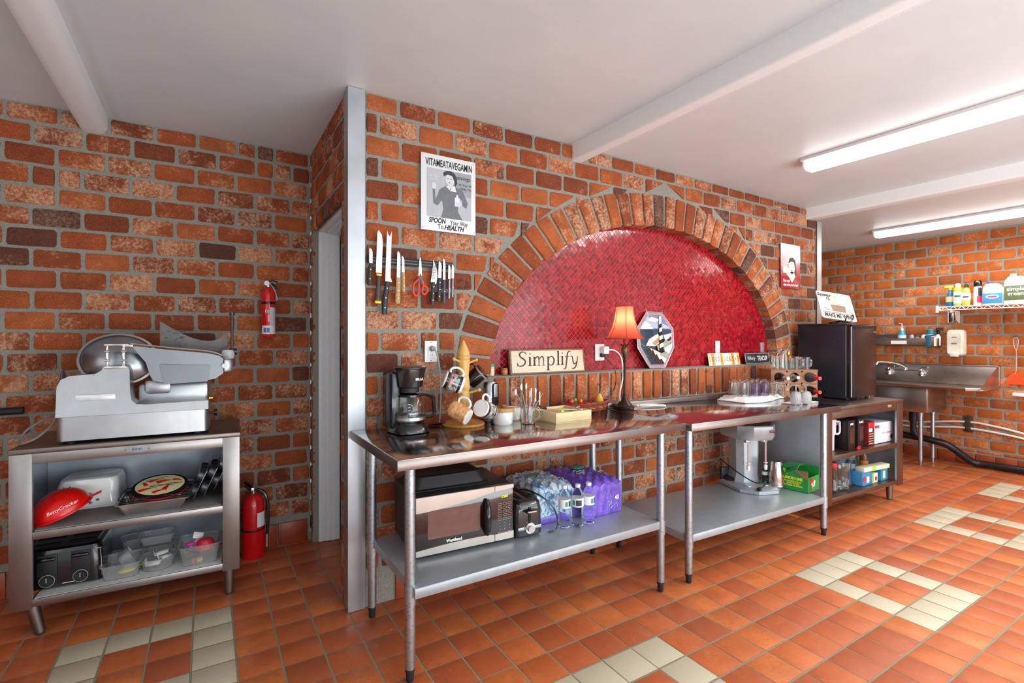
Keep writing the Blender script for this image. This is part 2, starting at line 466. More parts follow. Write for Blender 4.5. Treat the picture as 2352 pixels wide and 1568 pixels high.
# beams
def beam(name, x0, x1, ya, yb, dz, rad, m):
    mb = MB(); n = 5; za = zc((x0+x1)/2)+.04; zb = za-.04-dz; pr = [(x0, za), (x0, zb+rad)]
    for k in range(1, n): a = R(180+90*k/n); pr.append((x0+rad+rad*math.cos(a), zb+rad+rad*math.sin(a)))
    pr.append((x0+rad, zb)); pr.append((x1-rad, zb))
    for k in range(1, n): a = R(270+90*k/n); pr.append((x1-rad+rad*math.cos(a), zb+rad+rad*math.sin(a)))
    pr += [(x1, zb+rad), (x1, za)]
    mb.loft([[(x, y, z) for x, z in pr] for y in (ya, yb)])
    return struct(mb.obj(name, m))
BEAM = mat('beam_paint', 'e9f0f1', .45, var=.02, bump=.1, bs=90)
beam('ceiling_beam', -.625, -.495, -2.6, 3.72, .105, .045, BEAM)
beam('ceiling_beam', 2.068, 2.15, -2.6, 2.63, .112, .016, BEAM)
beam('ceiling_beam', 4.93, 5.06, -2.6, 2.66, .105, .02, BEAM)
struct(MB().bx(2.333, 2.338, -2.6, 2.59, 2.683, 2.6875).obj('ceiling_seam_strip', BEAM))
# ---- wall left (recessed brick wall)
BL = brick_mat('brick_left'); BM_ = brick_mat('brick_main'); BR = brick_mat('brick_right', warm=.34)
B = Bricks((0, YL, 0), (1, 0, 0), (0, 0, 1), (0, -1, 0))
coursed(B, -3.2, .617, .152, zc, phase=.055-PX/2)
o = struct(B.build('wall_left', BL))
join_mortar(o, [[(-3.2, YL, 0), (.62, YL, 0), (.62, YL, 2.72), (-3.2, YL, 2.72)]], M_MORTAR)
QB = mat('base_tile', '9a4526', .35, var=.25, vs=9)
def base_tiles(name, x0, x1, y, h=.145, step=.19, axis='x', flip=1):
    mb = MB(); a = x0
    while a < x1-.03:
        b = min(a+step, x1)
        if axis == 'x': mb.bx(a+.003, b-.003, y-.012, y+.01, 0.002, h, .003)
        else: mb.bx(y-.012, y+.01, a+.003, b-.003, 0.002, h, .003)
        a = b
    return struct(mb.obj(name, QB))
base_tiles('baseboard_left', -3.2, .60, YL-.003)
# ---- return wall with the door (plane x = .62)
B = Bricks((.622, YW, 0), (0, 1, 0), (0, 0, 1), (-1, 0, 0))
DY0, DY1, DZ = .17, 1.02, 2.16
def clipd(c):
    u0, u1, z0, z1 = c[0][0], c[1][0], c[0][1], c[2][1]
    if z0 < DZ-.03 and u1 > DY0 and u0 < DY1:
        if u0 < DY0 and DY0-u0 > .03 and u0 < DY0: return [(u0, z0), (DY0-random.uniform(0, .015), z0), (DY0-random.uniform(0, .015), z1), (u0, z1)]
        if u1 > DY1 and u1-DY1 > .02: return [(DY1, z0), (u1, z0), (u1, z1), (DY1, z1)]
        return None
    return c
coursed(B, .075, 1.097, .0, lambda u: 2.69, phase=.03, clip=clipd)
o = struct(B.build('wall_return', BL))
X0 = .622
join_mortar(o, [[(X0, YW, 0), (X0, YW+DY0, 0), (X0, YW+DY0, 2.72), (X0, YW, 2.72)], [(X0, YW+DY1, 0), (X0, YL, 0), (X0, YL, 2.72), (X0, YW+DY1, 2.72)],
                [(X0, YW+DY0, DZ), (X0, YW+DY1, DZ), (X0, YW+DY1, 2.72), (X0, YW+DY0, 2.72)],
                [(X0, YW+DY0, 0), (.85, YW+DY0, 0), (.85, YW+DY0, DZ), (X0, YW+DY0, DZ)], [(X0, YW+DY1, 0), (.85, YW+DY1, 0), (.85, YW+DY1, DZ), (X0, YW+DY1, DZ)],
                [(X0, YW+DY0, DZ), (.85, YW+DY0, DZ), (.85, YW+DY1, DZ), (X0, YW+DY1, DZ)]], M_MORTAR)
WP = mat('door_paint', 'e8eef2', .4, var=.03); DP = mat('door_leaf_paint', 'b9c6cc', .45, var=.03)
mb = MB()
y0, y1 = YW+DY0, YW+DY1
for (xa, xb, th) in ((.655, .70, .03), (.70, .735, .037), (.735, .79, .045)):
    mb.bx(xa, xb, y1-th, y1-.001, .004, DZ-.001, .002); mb.bx(xa, xb, y0+.001, y0+th, .004, DZ-.001, .002); mb.bx(xa, xb, y0+th, y1-th, DZ-th, DZ-.001, .002)
dr = struct(mb.obj('door_1', WP))
MB().bx(.80, .84, y0+.012, y1-.012, .03, DZ-.012, .003).obj('door_leaf', DP, dr)
# ---- main wall with the arch
CX, CZ, AI, BI = 2.95, 1.18, 1.50, 1.06
AO, BO = AI+.235, BI+.245
XE = 5.11
def outside(c):
    # pull a brick's end back to the arch ring, following the curve; None when swallowed
    def xl(z):
        t = (z-CZ)/(BO+.012)
        if t >= 1: return None
        return (AO+.012)*math.sqrt(max(0, 1-max(t, 0)**2))
    (u0, z0), (u1, _), (_, z1), _ = c
    if z1 < CZ-.02: return c
    e0, e1 = xl(z0), xl(z1)
    if e0 is None: return c
    if e1 is None: e1 = 0
    if u0 >= CX+e0 or u1 <= CX-e0: return c
    def cut(u, e, side): return min(u, CX-e) if side < 0 else max(u, CX+e)
    side = -1 if (u0+u1)/2 < CX else 1
    if side < 0:
        b, t = min(u1, CX-e0), min(u1, CX-e1)
        if t-u0 < .03: 
            return None
        if b-u0 < .004: b = u0+.004
        return [(u0, z0), (b, z0), (t, z1), (u0, z1)]
    b, t = max(u0, CX+e0), max(u0, CX+e1)
    if u1-t < .03: return None
    if u1-b < .004: b = u1-.004
    return [(b, z0), (u1, z0), (u1, z1), (t, z1)]
def soldier_or_cut(c):
    u0, u1, z0, z1 = c[0][0], c[1][0], c[0][1], c[2][1]
    if z1 > .965 and z0 < .95 and u1 > 1.45 and u0 < 4.46: return [(u0, z0), (u1, z0), (u1, .947), (u0, .947)]
    if z1 > .965 and z0 < 1.17:   # band of standing bricks below the niche
        if u1 > 1.47 and u0 < 4.44:
            if u0 < 1.44: return [(u0, z0), (1.455, z0), (1.455, z1), (u0, z1)]
            if u1 > 4.49: return [(4.455, z0), (u1, z0), (u1, z1), (4.455, z1)]
            return None
    return outside(c)
B = Bricks((0, YW, 0), (1, 0, 0), (0, 0, 1), (0, -1, 0))
coursed(B, .70, XE, .15, zc, phase=.887-PX*4, clip=soldier_or_cut, darkp=.09)
a = 1.475
while a < 4.42:
    w = random.uniform(.098, .108)
    t = [random.uniform(-.003, .003) for _ in range(4)]
    B.brick([(a+t[0], .962), (a+w-.022+t[1], .962), (a+w-.022+t[2], 1.163), (a+t[3], 1.163)], depth=.03, out=.010, proj=.004, dark=random.uniform(.87, 1) if random.random() < .07 else random.uniform(0, .85))
    a += w
# arch ring
N = 38
ts = []
acc = [0]; M_ = 400
for k in range(M_):
    t0, t1 = PI*k/M_, PI*(k+1)/M_
    am, bm_ = (AI+AO)/2, (BI+BO)/2
    acc.append(acc[-1]+math.hypot(am*(math.cos(t1)-math.cos(t0)), bm_*(math.sin(t1)-math.sin(t0))))
def t_at(s):
    lo = 0
    for k in range(M_):
        if acc[k+1] >= s: return PI*(k+(s-acc[k])/(acc[k+1]-acc[k]))/M_
    return PI
L = acc[-1]
def ell(t, q, off=0):
    a_, b_ = AI+(AO-AI)*q, BI+(BO-BI)*q
    return (CX+a_*math.cos(t), CZ+b_*math.sin(t))
for k in range(N):
    g = .010
    ta, tb = t_at(L*k/N+g), t_at(L*(k+1)/N-g)
    pi0, pi1, po0, po1 = ell(tb, 0), ell(ta, 0), ell(tb, .96), ell(ta, .96)
    # inner joint keeps its width
    B.brick([pi0, pi1, po1, po0], depth=.10, out=.010, proj=.002+random.uniform(-.002, .003), dark=random.uniform(.88, 1) if random.random() < .12 else random.uniform(0, .82))
wall = struct(B.build('wall_back', BM_))
q = []
ys = YW
q.append([(.62, ys, 0), (XE+.06, ys, 0), (XE+.06, ys, CZ-.01), (.62, ys, CZ-.01)])
NS = 48; prev = None
ND = .088
for k in range(NS+1):
    t = PI-PI*k/NS; p = (CX+(AI+.012)*math.cos(t), CZ+(BI+.012)*math.sin(t))
    if prev:
        q.append([(prev[0], ys, prev[1]), (p[0], ys, p[1]), (p[0], ys, 2.72), (prev[0], ys, 2.72)])
        q.append([(prev[0], ys, prev[1]), (prev[0], ys+ND, prev[1]), (p[0], ys+ND, p[1]), (p[0], ys, p[1])])
    prev = p
q.append([(.62, ys, CZ-.01), (CX-AI-.012, ys, CZ-.01), (CX-AI-.012, ys, 2.72), (.62, ys, 2.72)])
q.append([(CX+AI+.012, ys, CZ-.01), (XE+.06, ys, CZ-.01), (XE+.06, ys, 2.72), (CX+AI+.012, ys, 2.72)])
q.append([(CX-AI-.02, ys-.008, CZ-.008), (CX+AI+.02, ys-.008, CZ-.008), (CX+AI+.02, ys+ND, CZ-.004), (CX-AI-.02, ys+ND, CZ-.004)])
q.append([(CX-AI-.02, ys-.008, CZ-.008), (CX+AI+.02, ys-.008, CZ-.008), (CX+AI+.02, ys, CZ-.03), (CX-AI-.02, ys, CZ-.03)])
q.append([(XE+.06, ys, 0), (XE+.06, ys+.25, 0), (XE+.06, ys+.25, 2.72), (XE+.06, ys, 2.72)])
q.append([(.66, ys+.25, 0), (XE+.06, ys+.25, 0), (XE+.06, ys+.25, 2.72), (.66, ys+.25, 2.72)])
join_mortar(wall, q, M_MORTAR)
base_tiles('baseboard_back', .86, XE, YW-.002, h=.15)
# red mosaic in the niche
class Mos: pass
s_ = .0262; g_ = .0017; V = []; F = []; C = []
YN = YW+ND-.002
for i in range(-90, 90):
    for j in range(-90, 90):
        x = CX+(i-j)*s_*math.sqrt(.5); z = CZ+.5+(i+j)*s_*math.sqrt(.5)
        if z < CZ-.01 or ((x-CX)/(AI+.02))**2+((z-CZ)/(BI+.02))**2 > 1: continue
        hs = (s_-g_)*math.sqrt(.5); b = len(V); c = (random.random(), random.random(), random.random(), 1)
        tx, tz = random.gauss(0, .010), random.gauss(0, .010); ty = random.uniform(-.0003, .0003)
        for rr, yy in ((hs, 0.002), (hs*.93, -.0012)):
            for dx, dz in ((rr, 0), (0, rr), (-rr, 0), (0, -rr)):
                V.append((x+dx, YN+yy+ty+tx*dx+tz*dz, z+dz)); C.append(c)
        F.append((b+4, b+7, b+6, b+5))
        for k in range(4): k2 = (k+1) % 4; F.append((b+k, b+4+k, b+4+k2, b+k2))
me = bpy.data.meshes.new('niche'); me.from_pydata(V, [], F)
at = me.color_attributes.new('bc', 'FLOAT_COLOR', 'POINT'); at.data.foreach_set('color', [x for c in C for x in c])
o = struct(link('wall_niche', me, glass_tile_mat()))
gr = mat('mosaic_grout', 'b98f84', .9, var=.12, vs=60)
join_mortar(o, [[(CX-AI-.05, YN+.0015, CZ-.02), (CX+AI+.05, YN+.0015, CZ-.02), (CX+AI+.05, YN+.0015, CZ+BI+.05), (CX-AI-.05, YN+.0015, CZ+BI+.05)]], gr)
# steel corner trims
AL = steel('aluminium_trim', 'bec2c7', .38, (60, 60, 1), .1)
mb = MB(); mb.bx(.612, .698, YW-.016, YW-.013, .002, 2.687); mb.bx(.612, .615, YW-.013, YW+.075, .002, 2.687)
struct(mb.obj('trim_1', AL))
mb = MB(); mb.bx(XE-.004, XE+.078, YW-.016, YW-.012, .15, 2.55); mb.bx(XE+.075, XE+.078, YW-.012, YW+.08, .15, 2.55)
struct(mb.obj('trim_2', AL))
# ---- right wall
B = Bricks((XR, 0, 0), (0, 1, 0), (0, 0, 1), (-1, 0, 0))
coursed(B, -1.0, 4.6, .13, lambda u: zc(XR)+.0, phase=.03, darkp=.10)
o = struct(B.build('wall_right', BR))
join_mortar(o, [[(XR, -1.0, 0), (XR, 4.6, 0), (XR, 4.6, 2.72), (XR, -1.0, 2.72)]], M_MORTAR)
base_tiles('baseboard_right', -1.0, 4.6, XR-.003, h=.125, step=.167, axis='y')
# left end wall of the room
B = Bricks((-3.2, 0, 0), (0, 1, 0), (0, 0, 1), (1, 0, 0))
coursed(B, -2.6, YL, .13, lambda u: 2.69, phase=.03)
o = struct(B.build('wall_left_end', BL)); join_mortar(o, [[(-3.2, -2.6, 0), (-3.2, YL, 0), (-3.2, YL, 2.72), (-3.2, -2.6, 2.72)]], M_MORTAR)
# wall closing the alcove behind the partition
B = Bricks((0, 4.6, 0), (1, 0, 0), (0, 0, 1), (0, -1, 0))
coursed(B, 4.9, XR, .13, zc, phase=.03)
o = struct(B.build('wall_alcove', BR)); join_mortar(o, [[(.8, 4.6, 0), (XR, 4.6, 0), (XR, 4.6, 2.72), (.8, 4.6, 2.72)]], M_MORTAR)
# ---- fluorescent fixtures
DIF = NT('light_diffuser'); dn = DIF.noise(4, 2); DIF.set(color=(.95, .95, .95), emc=(1, .985, .96), ems=DIF.math('MULTIPLY_ADD', dn, .8, 4.0)); DIF = DIF.m
WM = mat('white_metal', 'e9e9e7', .4, var=.03)
def fixture(label, x0, y1, L_, tilt):
    t = thing('ceiling_light', label, 'light', (x0, y1, zc(x0)), 0, None)
    mb = MB(); mb.bx(-.03, .17, -L_, 0, -.022, -.001, .002); mb.obj('housing', WM, t)
    pr = [(0, -.022), (.004, -.060), (.03, -.078), (.11, -.078), (.136, -.060), (.14, -.022)]
    MB().loft([[(x, y, z) for x, z in pr] for y in (-.012, -L_+.012)]).obj('diffuser', DIF, t)
    for ya, yb in ((-.012, 0), (-L_, -L_+.012)): MB().loft([[(x*1.02-.001, y, z-.001) for x, z in pr] for y in (ya, yb)]).obj('end_cap', WM, t)
    return t
fixture('long lit fluorescent ceiling light ahead of the second white beam', 3.60, 1.93, 2.4, 0)
fixture('long lit fluorescent ceiling light beyond the small beam, by the far brick wall', 6.42, 2.66, 2.4, 0)
area('tube_light_near', (3.67, .72, 2.55), (0, 0, 0), .13, 2.3, 26, (1, .97, .93))
area('tube_light_far', (6.49, 1.46, 2.47), (0, 0, 0), .13, 2.3, 26, (1, .95, .88))
# ================================================================== furniture
ST = steel('stainless_top', 'bdb9b6', .11, (2, 14, 1), .03, None, .03)
STB = steel('stainless_edge', '938983', .30, (1, 60, 60), .14)
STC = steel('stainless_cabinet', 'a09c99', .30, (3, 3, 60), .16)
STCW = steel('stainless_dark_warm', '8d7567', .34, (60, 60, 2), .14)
GAL = mat('galvanised', 'aab4ba', .38, metal=.55, var=.07, vs=14)
GALP = steel('galvanised_post', 'b9c2c9', .36, (30, 30, 6), .18, hx('9aa5ad'))
ALU = steel('cast_aluminium', 'bcbfc1', .34, (6, 1, 2), .14)
ALU2 = steel('brushed_grey_plate', '9a9fa4', .42, (1, 1, 30), .14)
CHR = steel('chrome', 'e2e2e4', .08, (1, 1, 1), .04)
BLK = mat('black_plastic', '0e0e10', .22, coat=.3, var=.2)
BLKM = mat('black_matte', '17171a', .55, var=.2)
RUB = mat('black_rubber', '1a1a1b', .7, var=.2)
WHT = mat('white_plastic', 'eeeeec', .35, var=.02)
CER = mat('white_ceramic', 'f2f2ef', .12, var=.02, coat=.5)
GL = glass('clear_glass', (.97, .99, .98), 0, 1.45)
PLA = glass('clear_plastic', (.95, .97, .98), .06, 1.2)
def leg_post(par, x, y, top, zs, r=.0215, foot=.055, name='leg'):
    mb = MB(); mb.cyl((x, y, foot), (x, y, top), r, seg=20)
    mb.cyl((x, y, top-.02), (x, y, top-.002), r*1.12, seg=20)
    o = mb.obj(name, GALP, par)
    MB().cyl((x, y, zs-.075), (x, y, zs+.004), r*1.17, seg=20).obj('shelf_collar', GALP, o)
    MB().lathe([(r*.62, 0), (r*.72, .004), (r*.78, foot*.7), (r*.95, foot*.75), (r*.95, foot+.004)], (x, y, 0), 16).obj('foot', RUB, o)
    return o
def work_table(name, label, loc, rz, w, d, top, zs, splash, legs):
    t = thing(name, label, 'table', loc, rz, None)
    mb = MB()
    # top: sheet with a folded front apron
    mb.box((w/2, d/2, top-.02), (w, d, .04), 0, .004)
    mb.obj('table_top', ST, t)
    mb = MB(); mb.bx(-.001, w+.001, -.001, .002, top-.043, top-.003, .001); mb.bx(-.0012, .001, 0, d, top-.043, top-.003, .001)
    mb.obj('apron', STB, t)
    if splash:
        mb = MB(); mb.bx(0, w, d-.03, d-.002, top-.001, top+splash, .006); mb.obj('backsplash', STB, t)
    for x, y in legs: leg_post(t, x, y, top-.038, zs)
    xs = [p[0] for p in legs]; ys = [p[1] for p in legs]
    mb = MB(); x0, x1, y0, y1 = min(xs)+.004, max(xs)-.004, min(ys)-.012, max(ys)+.012
    mb.bx(x0, x1, y0, y1, zs-.004, zs, .001); mb.bx(x0, x1, y0, y0+.003, zs-.042, zs-.002, .001); mb.bx(x0, x1, y1-.003, y1, zs-.042, zs-.002, .001)
    mb.bx(x0, x0+.003, y0, y1, zs-.042, zs-.002, .001); mb.bx(x1-.003, x1, y0, y1, zs-.042, zs-.002, .001)
    mb.obj('undershelf', GAL, t)
    return t
T1, T2, S1, S2 = .93, .925, .392, .274
work_table('prep_table', 'nearer stainless work table holding the coffee maker and mug tree', (.625, 1.86, 0), 0, 1.655, .725, T1, S1, 0,
           [(.083, .092), (.083, .64), (1.520, .06), (1.520, .63)])
work_table('prep_table', 'farther stainless work table with glasses on a white towel', (2.300, 1.835, 0), R(-1.8), 1.54, .735, T2, S2, .035,
           [(.056, .07), (.04, .64), (1.447, .07), (1.447, .66)])
# low slicer cabinet at the left
def steel_cabinet(name, label, loc, rz, w, d, z0, top, z_mid, z_low, m, post, mtop, feet, topd=.07):
    t = thing(name, label, 'cabinet', loc, rz)
    mb = MB(); mb.box((w/2, d/2, top-.0125), (w+.008, d+.01, .025), 0, .006); mb.obj('top', mtop, t)
    mb = MB()
    mb.bx(0, .0025, 0, d, z0, top-.025, .001); mb.bx(w-.0025, w, 0, d, z0, top-.025, .001); mb.bx(.003, w-.003, d-.003, d, z0, top-.025)
    mb.bx(post-.002, post, .002, .018, z0, top-.025); mb.bx(w-post, w-post+.002, .002, .018, z0, top-.025)
    mb.obj('carcass', mat(name+'_inside', 'a3acb6', .36, metal=.5, var=.12, vs=6), t)
    for x in (0, w-post):
        mb = MB(); mb.bx(x, x+post, -.002, .001, z0, top-.025, .001); mb.obj('stile', m, t)
    mb = MB(); mb.bx(post, w-post, -.001, .002, top-topd, top-.025, .0008); mb.obj('top_rail', m, t)
    for z, h in ((z_mid, .036), (z_low, .034)):
        mb = MB(); mb.bx(post-.001, w-post+.001, .001, d-.004, z-h+.012, z-.002); mb.bx(post, w-post, -.001, .004, z-h, z, .001); mb.obj('shelf', m, t)
    for i, (x, y, tilt, h) in enumerate(feet):
        mb = MB(); mb.cyl((x+tilt, y, .012), (x, y, z0+.01), .022, .027, 18); mb.cyl((x+tilt*1.1, y, 0), (x+tilt, y, .014), .017, .021, 16)
        mb.obj('leg', steel('leg_metal', '8a8078', .4, (8, 8, 2), .2), t)
    return t
LC = steel_cabinet('slicer_cabinet', 'low stainless shelf cabinet carrying the meat slicer', (-.772, 3.135, 0), R(-2.5), .925, .53, .145, .89, .500, .188, STC, .08, steel('dark_steel_top', '8c847d', .35, (3, 3, 3), .2),
                   [(.065, .05, .03, 0), (.875, .05, 0, 0), (.875, .48, 0, 0), (.065, .48, 0, 0)], .073)
mb = MB(); mb.lathe([(.055, 0), (.055, .003), (0, .0035)], (0, 0, 0), 28, Matrix.Translation((.475, -.001, .846)) @ Matrix.Rotation(R(90), 4, 'X') @ Matrix.Diagonal((1, .32, 1, 1)))
bd = mb.obj('badge', mat('badge_plate', '9aa1ad', .3, metal=.8), LC)
text('BUFFET', .013, BLKM, bd, (.475, -.0055, .846), name='badge_lettering')
for x in (.428, .522): MB().sph((x, -.005, .846), .004).obj('rivet', mat('brass', 'c9a45a', .3, metal=1), LC)
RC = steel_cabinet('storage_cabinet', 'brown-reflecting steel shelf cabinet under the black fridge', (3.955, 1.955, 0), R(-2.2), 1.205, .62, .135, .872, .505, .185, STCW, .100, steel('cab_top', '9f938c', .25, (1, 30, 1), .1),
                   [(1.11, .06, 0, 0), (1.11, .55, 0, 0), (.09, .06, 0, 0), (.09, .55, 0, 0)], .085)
MB().box((.97, -.003, .83), (.06, .003, .022), 0, .001).obj('badge', mat('badge_gold', 'cfc6a2', .3, metal=.6), RC)

# ---------------------------------------------------------------- meat slicer
SL = thing('meat_slicer', 'old cast aluminium meat slicer on the low cabinet', 'slicer', (-.618, 3.165, .905), R(-2.5))
SW, SD = .625, .30
mb = MB(); mb.loft([ring(SW, SD, .03, z, 5, SW/2, SD/2) for z in (.0, .003, .115)]); mb.obj('base', ALU, SL)
for x in (.05, SW-.05):
    for y in (.04, SD-.04): MB().cyl((x, y, -.015), (x, y, .002), .02, .016).obj('foot', RUB, SL)
# upper casting: high at the left with a post, low step at the right
prof = [(.0, .116), (.0, .26), (.012, .295), (.045, .312), (.14, .318), (.165, .335), (.17, .352), (.27, .352), (.278, .33), (.285, .23), (.292, .185), (.31, .163), (.35, .158), (SW-.0, .163), (SW, .116)]
def yy(z, f): return f + max(0, z-.16)*.22
vs = []
n = len(prof)
mb = MB()
for y in (0, 1):
    pass
ringsl = []
for k, (yf, inset) in enumerate(((.002, .0), (0.0, .0), (.14, .0), (.30, .0))):
    ringsl.append([(x, (yf + (max(0, z-.2)*.35 if k < 2 else 0)), z) for x, z in prof])
mb.loft(ringsl[1:3]); mb.obj('housing', ALU, SL)
MB().box((.15, -.002+.03, .205), (.155, .004, .028), 0, .001, xf=Matrix.Translation((0, -.022, 0))).obj('name_plate', mat('pale_plate', 'e4e6e8', .3, metal=.3), SL)
mb = MB(); mb.bx(.30, SW-.005, .13, .30, .115, .255, .02); mb.bx(.33, .45, .10, .2, .2, .275, .02); mb.obj('carriage_base', ALU, SL)
BT = Matrix.Translation((.215, .165, .385)) @ Matrix.Rotation(R(90-8), 4, 'X') @ Matrix.Rotation(R(0), 4, 'Z')
mb = MB(); mb.lathe([(.0, .030), (.075, .028), (.10, .018), (.150, .006), (.158, .0), (.150, -.004), (0, -.006)], (0, 0, 0), 48, BT @ Matrix.Diagonal((1, .8, 1, 1)))
mb.obj('blade', steel('blade_steel', '9b9da1', .2, (1, 1, 1), .1), SL)
mb = MB(); mb.lathe([(.160, -.012), (.170, -.010), (.172, .006), (.160, .010)], (0, 0, 0), 48, BT @ Matrix.Diagonal((1, .8, 1, 1)), close=True)
mb.obj('blade_guard', ALU, SL)
# hinged sharpener bridge on the post
mb = MB()
for x in (.187, .253): mb.box((x, .05, .405), (.011, .014, .11), 0, .003); mb.cyl((x-.008, .04, .43), (x+.012, .04, .43), .006); mb.cyl((x-.008, .04, .385), (x+.012, .04, .385), .006)
mb.box((.22, .052, .350), (.09, .03, .012), 0, .003); mb.box((.225, .055, .463), (.10, .035, .010), 0, .003); mb.box((.275, .055, .458), (.035, .02, .014), 0, .004)
mb.obj('sharpener_bracket', CHR, SL)
# big gauge plate / carriage at the right
def gp(x): return .462-.075*max(0, (x-.22))/.48
pts = [(.285, .457), (.45, .435), (.62, .415), (.675, .40), (.70, .375), (.705, .335), (.69, .30), (.655, .275), (.60, .265), (.42, .262), (.375, .275), (.36, .31), (.345, .37), (.31, .42)]
mb = MB(); mb.prism(pts, 0, .022, Matrix.Translation((0, .075, 0)) @ Matrix.Rotation(R(90), 4, 'X')); mb.obj('gauge_plate', ALU2, SL)
mb = MB(); mb.prism([(.405, .36), (.63, .35), (.62, .262), (.425, .255)], 0, .008, Matrix.Translation((0, .05, 0)) @ Matrix.Rotation(R(90), 4, 'X')); mb.obj('deflector_plate', steel('plate2', '8b9095', .4, (1, 1, 30), .1), SL)
mb = MB(); mb.tube([(.28, .06, .468), (.45, .06, .445), (.62, .06, .425), (.69, .06, .40)], .006, sub=4); mb.obj('edge_rail', CHR, SL)
mb = MB(); mb.box((.712, .07, .345), (.05, .05, .075), R(20), .012); mb.cyl((.70, .05, .345), (.70, .03, .345), .013); mb.obj('pivot_block', ALU, SL)
mb = MB(); mb.lathe([(.0, .0), (.03, .0), (.036, .03), (.03, .05), (0, .052)], (.715, .17, .38), 18); mb.obj('push_knob', mat('pale_knob', 'c9cdd1', .4), SL)
mb = MB(); mb.cyl((.735, .17, .42), (.735, .17, .64), .007); mb.cyl((.735, .17, .63), (.735, .17, .645), .013); mb.cyl((.72, .17, .42), (.76, .17, .42), .018, seg=10); mb.obj('push_rod', BLKM if False else steel('rod', '5c5d60', .35), SL)
# food chute behind: tall tray with concave top edge
top = []
for k in range(13):
    u = k/12; top.append((.385+.325*u, .60-.118*math.sin(PI*min(1, u*1.0)*.80)*1.0 if u < .9 else .60-.118*.55))
cz = [.603, .585, .566, .548, .532, .518, .507, .498, .494, .494, .500, .515, .535]
top = [(.385+.325*k/12, cz[k]-.012) for k in range(13)]
mb = MB(); mb.prism(top[::-1]+[(.385, .40), (.71, .40)], 0, .012, Matrix.Translation((0, .25, 0)) @ Matrix.Rotation(R(90), 4, 'X'))
mb.obj('food_tray', mat('scratched_grey', '6d6a68', .5, metal=.5, var=.25, vs=14), SL)
mb = MB()
random.seed(4)
for k in range(16):
    u = random.uniform(.39, .50); z = random.uniform(.43, .56); mb.box((u, .237, z), (random.uniform(.01, .03), .002, .0025), 0)
mb.obj('scratch_marks', BLKM, SL).__setitem__('kind', 'stuff')
mb = MB(); mb.cyl((SW, .05, .09), (SW+.03, .05, .09), .006); mb.cyl((SW+.025, .05, .09), (SW+.04, .05, .09), .016, .02); mb.obj('control_knob', BLK, SL)
mb = MB(); mb.cyl((SW, .10, .165), (SW+.018, .10, .165), .014, .01); mb.obj('stop_knob', mat('brass', 'c9a45a', .3, metal=1), SL)
mb = MB(); mb.tube([(0, .12, .24), (-.02, .11, .15), (-.03, .10, .08), (-.08, .06, .02), (-.135, .05, -.004), (-.15, .09, .01), (-.13, .13, .055), (-.05, .17, .11), (-.005, .19, .13)], .0055, sub=5)
mb.obj('power_cord', mat('grey_cord', '77756f', .6), SL)
mb = MB(); mb.sph((-.004, .14, .22), .06, (.2, 1, 2.0)); mb.obj('motor_cover', ALU2, SL)

# ---------------------------------------------------------------- things on the left cabinet's upper shelf
def onc(cab, x, y, z):   # point in a cabinet's own frame -> world
    v = cab.matrix_basis @ Vector((x, y, z)); return (v.x, v.y, v.z)
ZS = .500
zz = ZS+.006
mb = MB(); mb.bx(.085, .84, .006, .50, .499, .506, .003)
single(mb.obj('shelf_liner', fabric('grey_felt', '6f6c6a', 'a09b98', 500)), 'grey felt liner under the pans on the upper shelf', 'shelf liner', LC.location, LC.rotation_euler.z)
RED = mat('red_plastic', 'e0120c', .3, coat=.2, var=.04)
t = thing('colander', 'red plastic colander tipped against the white dish', 'colander', onc(LC, .152, .150, .550), R(12), rot=(R(6), R(-22), R(2)))
mb = MB()
pr = []
for k in range(11): a = PI/2*k/10; pr.append((.118*math.cos(a), .098*math.sin(a)))
mb.lathe([(p[0], p[1]) for p in pr]+[(.0, .093)]+[(p[0]*.965, p[1]*.95) for p in pr[::-1]], (0, 0, 0), 32, close=False)
mb.lathe([(.115, -.004), (.128, -.004), (.128, .004), (.115, .004)], (0, 0, 0), 32, close=True)
mb.box((.145, 0, .004), (.04, .03, .006), 0, .002)
mb.obj('bowl', RED, t)
mb = MB()
for rr, zh in ((.075, .078), (.05, .091)):
    for k in range(9): a = 2*PI*k/9; mb.cyl((rr*math.cos(a), rr*math.sin(a), zh-.006), (rr*math.cos(a)*1.02, rr*math.sin(a)*1.02, zh+.0015), .0028, seg=6)
mb.obj('drain_holes', mat('dark_red', '8c0a08', .5), t).__setitem__('kind', 'stuff')
text('BettyCrocker', .022, WHT, t, (.03, -.113, .04), rot=(R(66), 0, R(8)), shear=.3)
# white casserole dish upside down
t = thing('casserole_dish', 'white glass casserole dish turned upside down', 'dish', onc(LC, .225, .392, zz), R(-4))
mb = MB(); w, d = .265, .235
mb.loft([ring(w*1.06, d*1.04, .03, 0, 6), ring(w*1.06, d*1.04, .03, .006, 6), ring(w, d, .035, .010, 6), ring(w*.96, d*.96, .04, .12, 6), ring(w*.90, d*.9, .045, .148, 6), ring(w*.8, d*.8, .045, .155, 6)])
mb.bx(w/2-.01, w/2+.045, -.05, .05, .001, .012, .004); mb.bx(-w/2-.045, -w/2+.01, -.05, .05, .001, .012, .004)
mb.obj('dish_body', CER, t)
BLU = mat('blue_print', '3c4a82', .4)
mb = MB()
for (x, z, r) in ((-.02, .035, .011), (.015, .03, .009), (-.06, .04, .010), (.045, .042, .008)):
    for k in range(6): a = PI*k/3; mb.cyl((x, -.1215, z), (x+r*math.cos(a), -.1215, z+r*math.sin(a)), .0016, seg=5)
mb.obj('flower_print', BLU, t)
t = thing('frying_pan', 'dark frying pan lying behind the dishes, glass lid on it', 'pan', onc(LC, .58, .385, zz), 0)
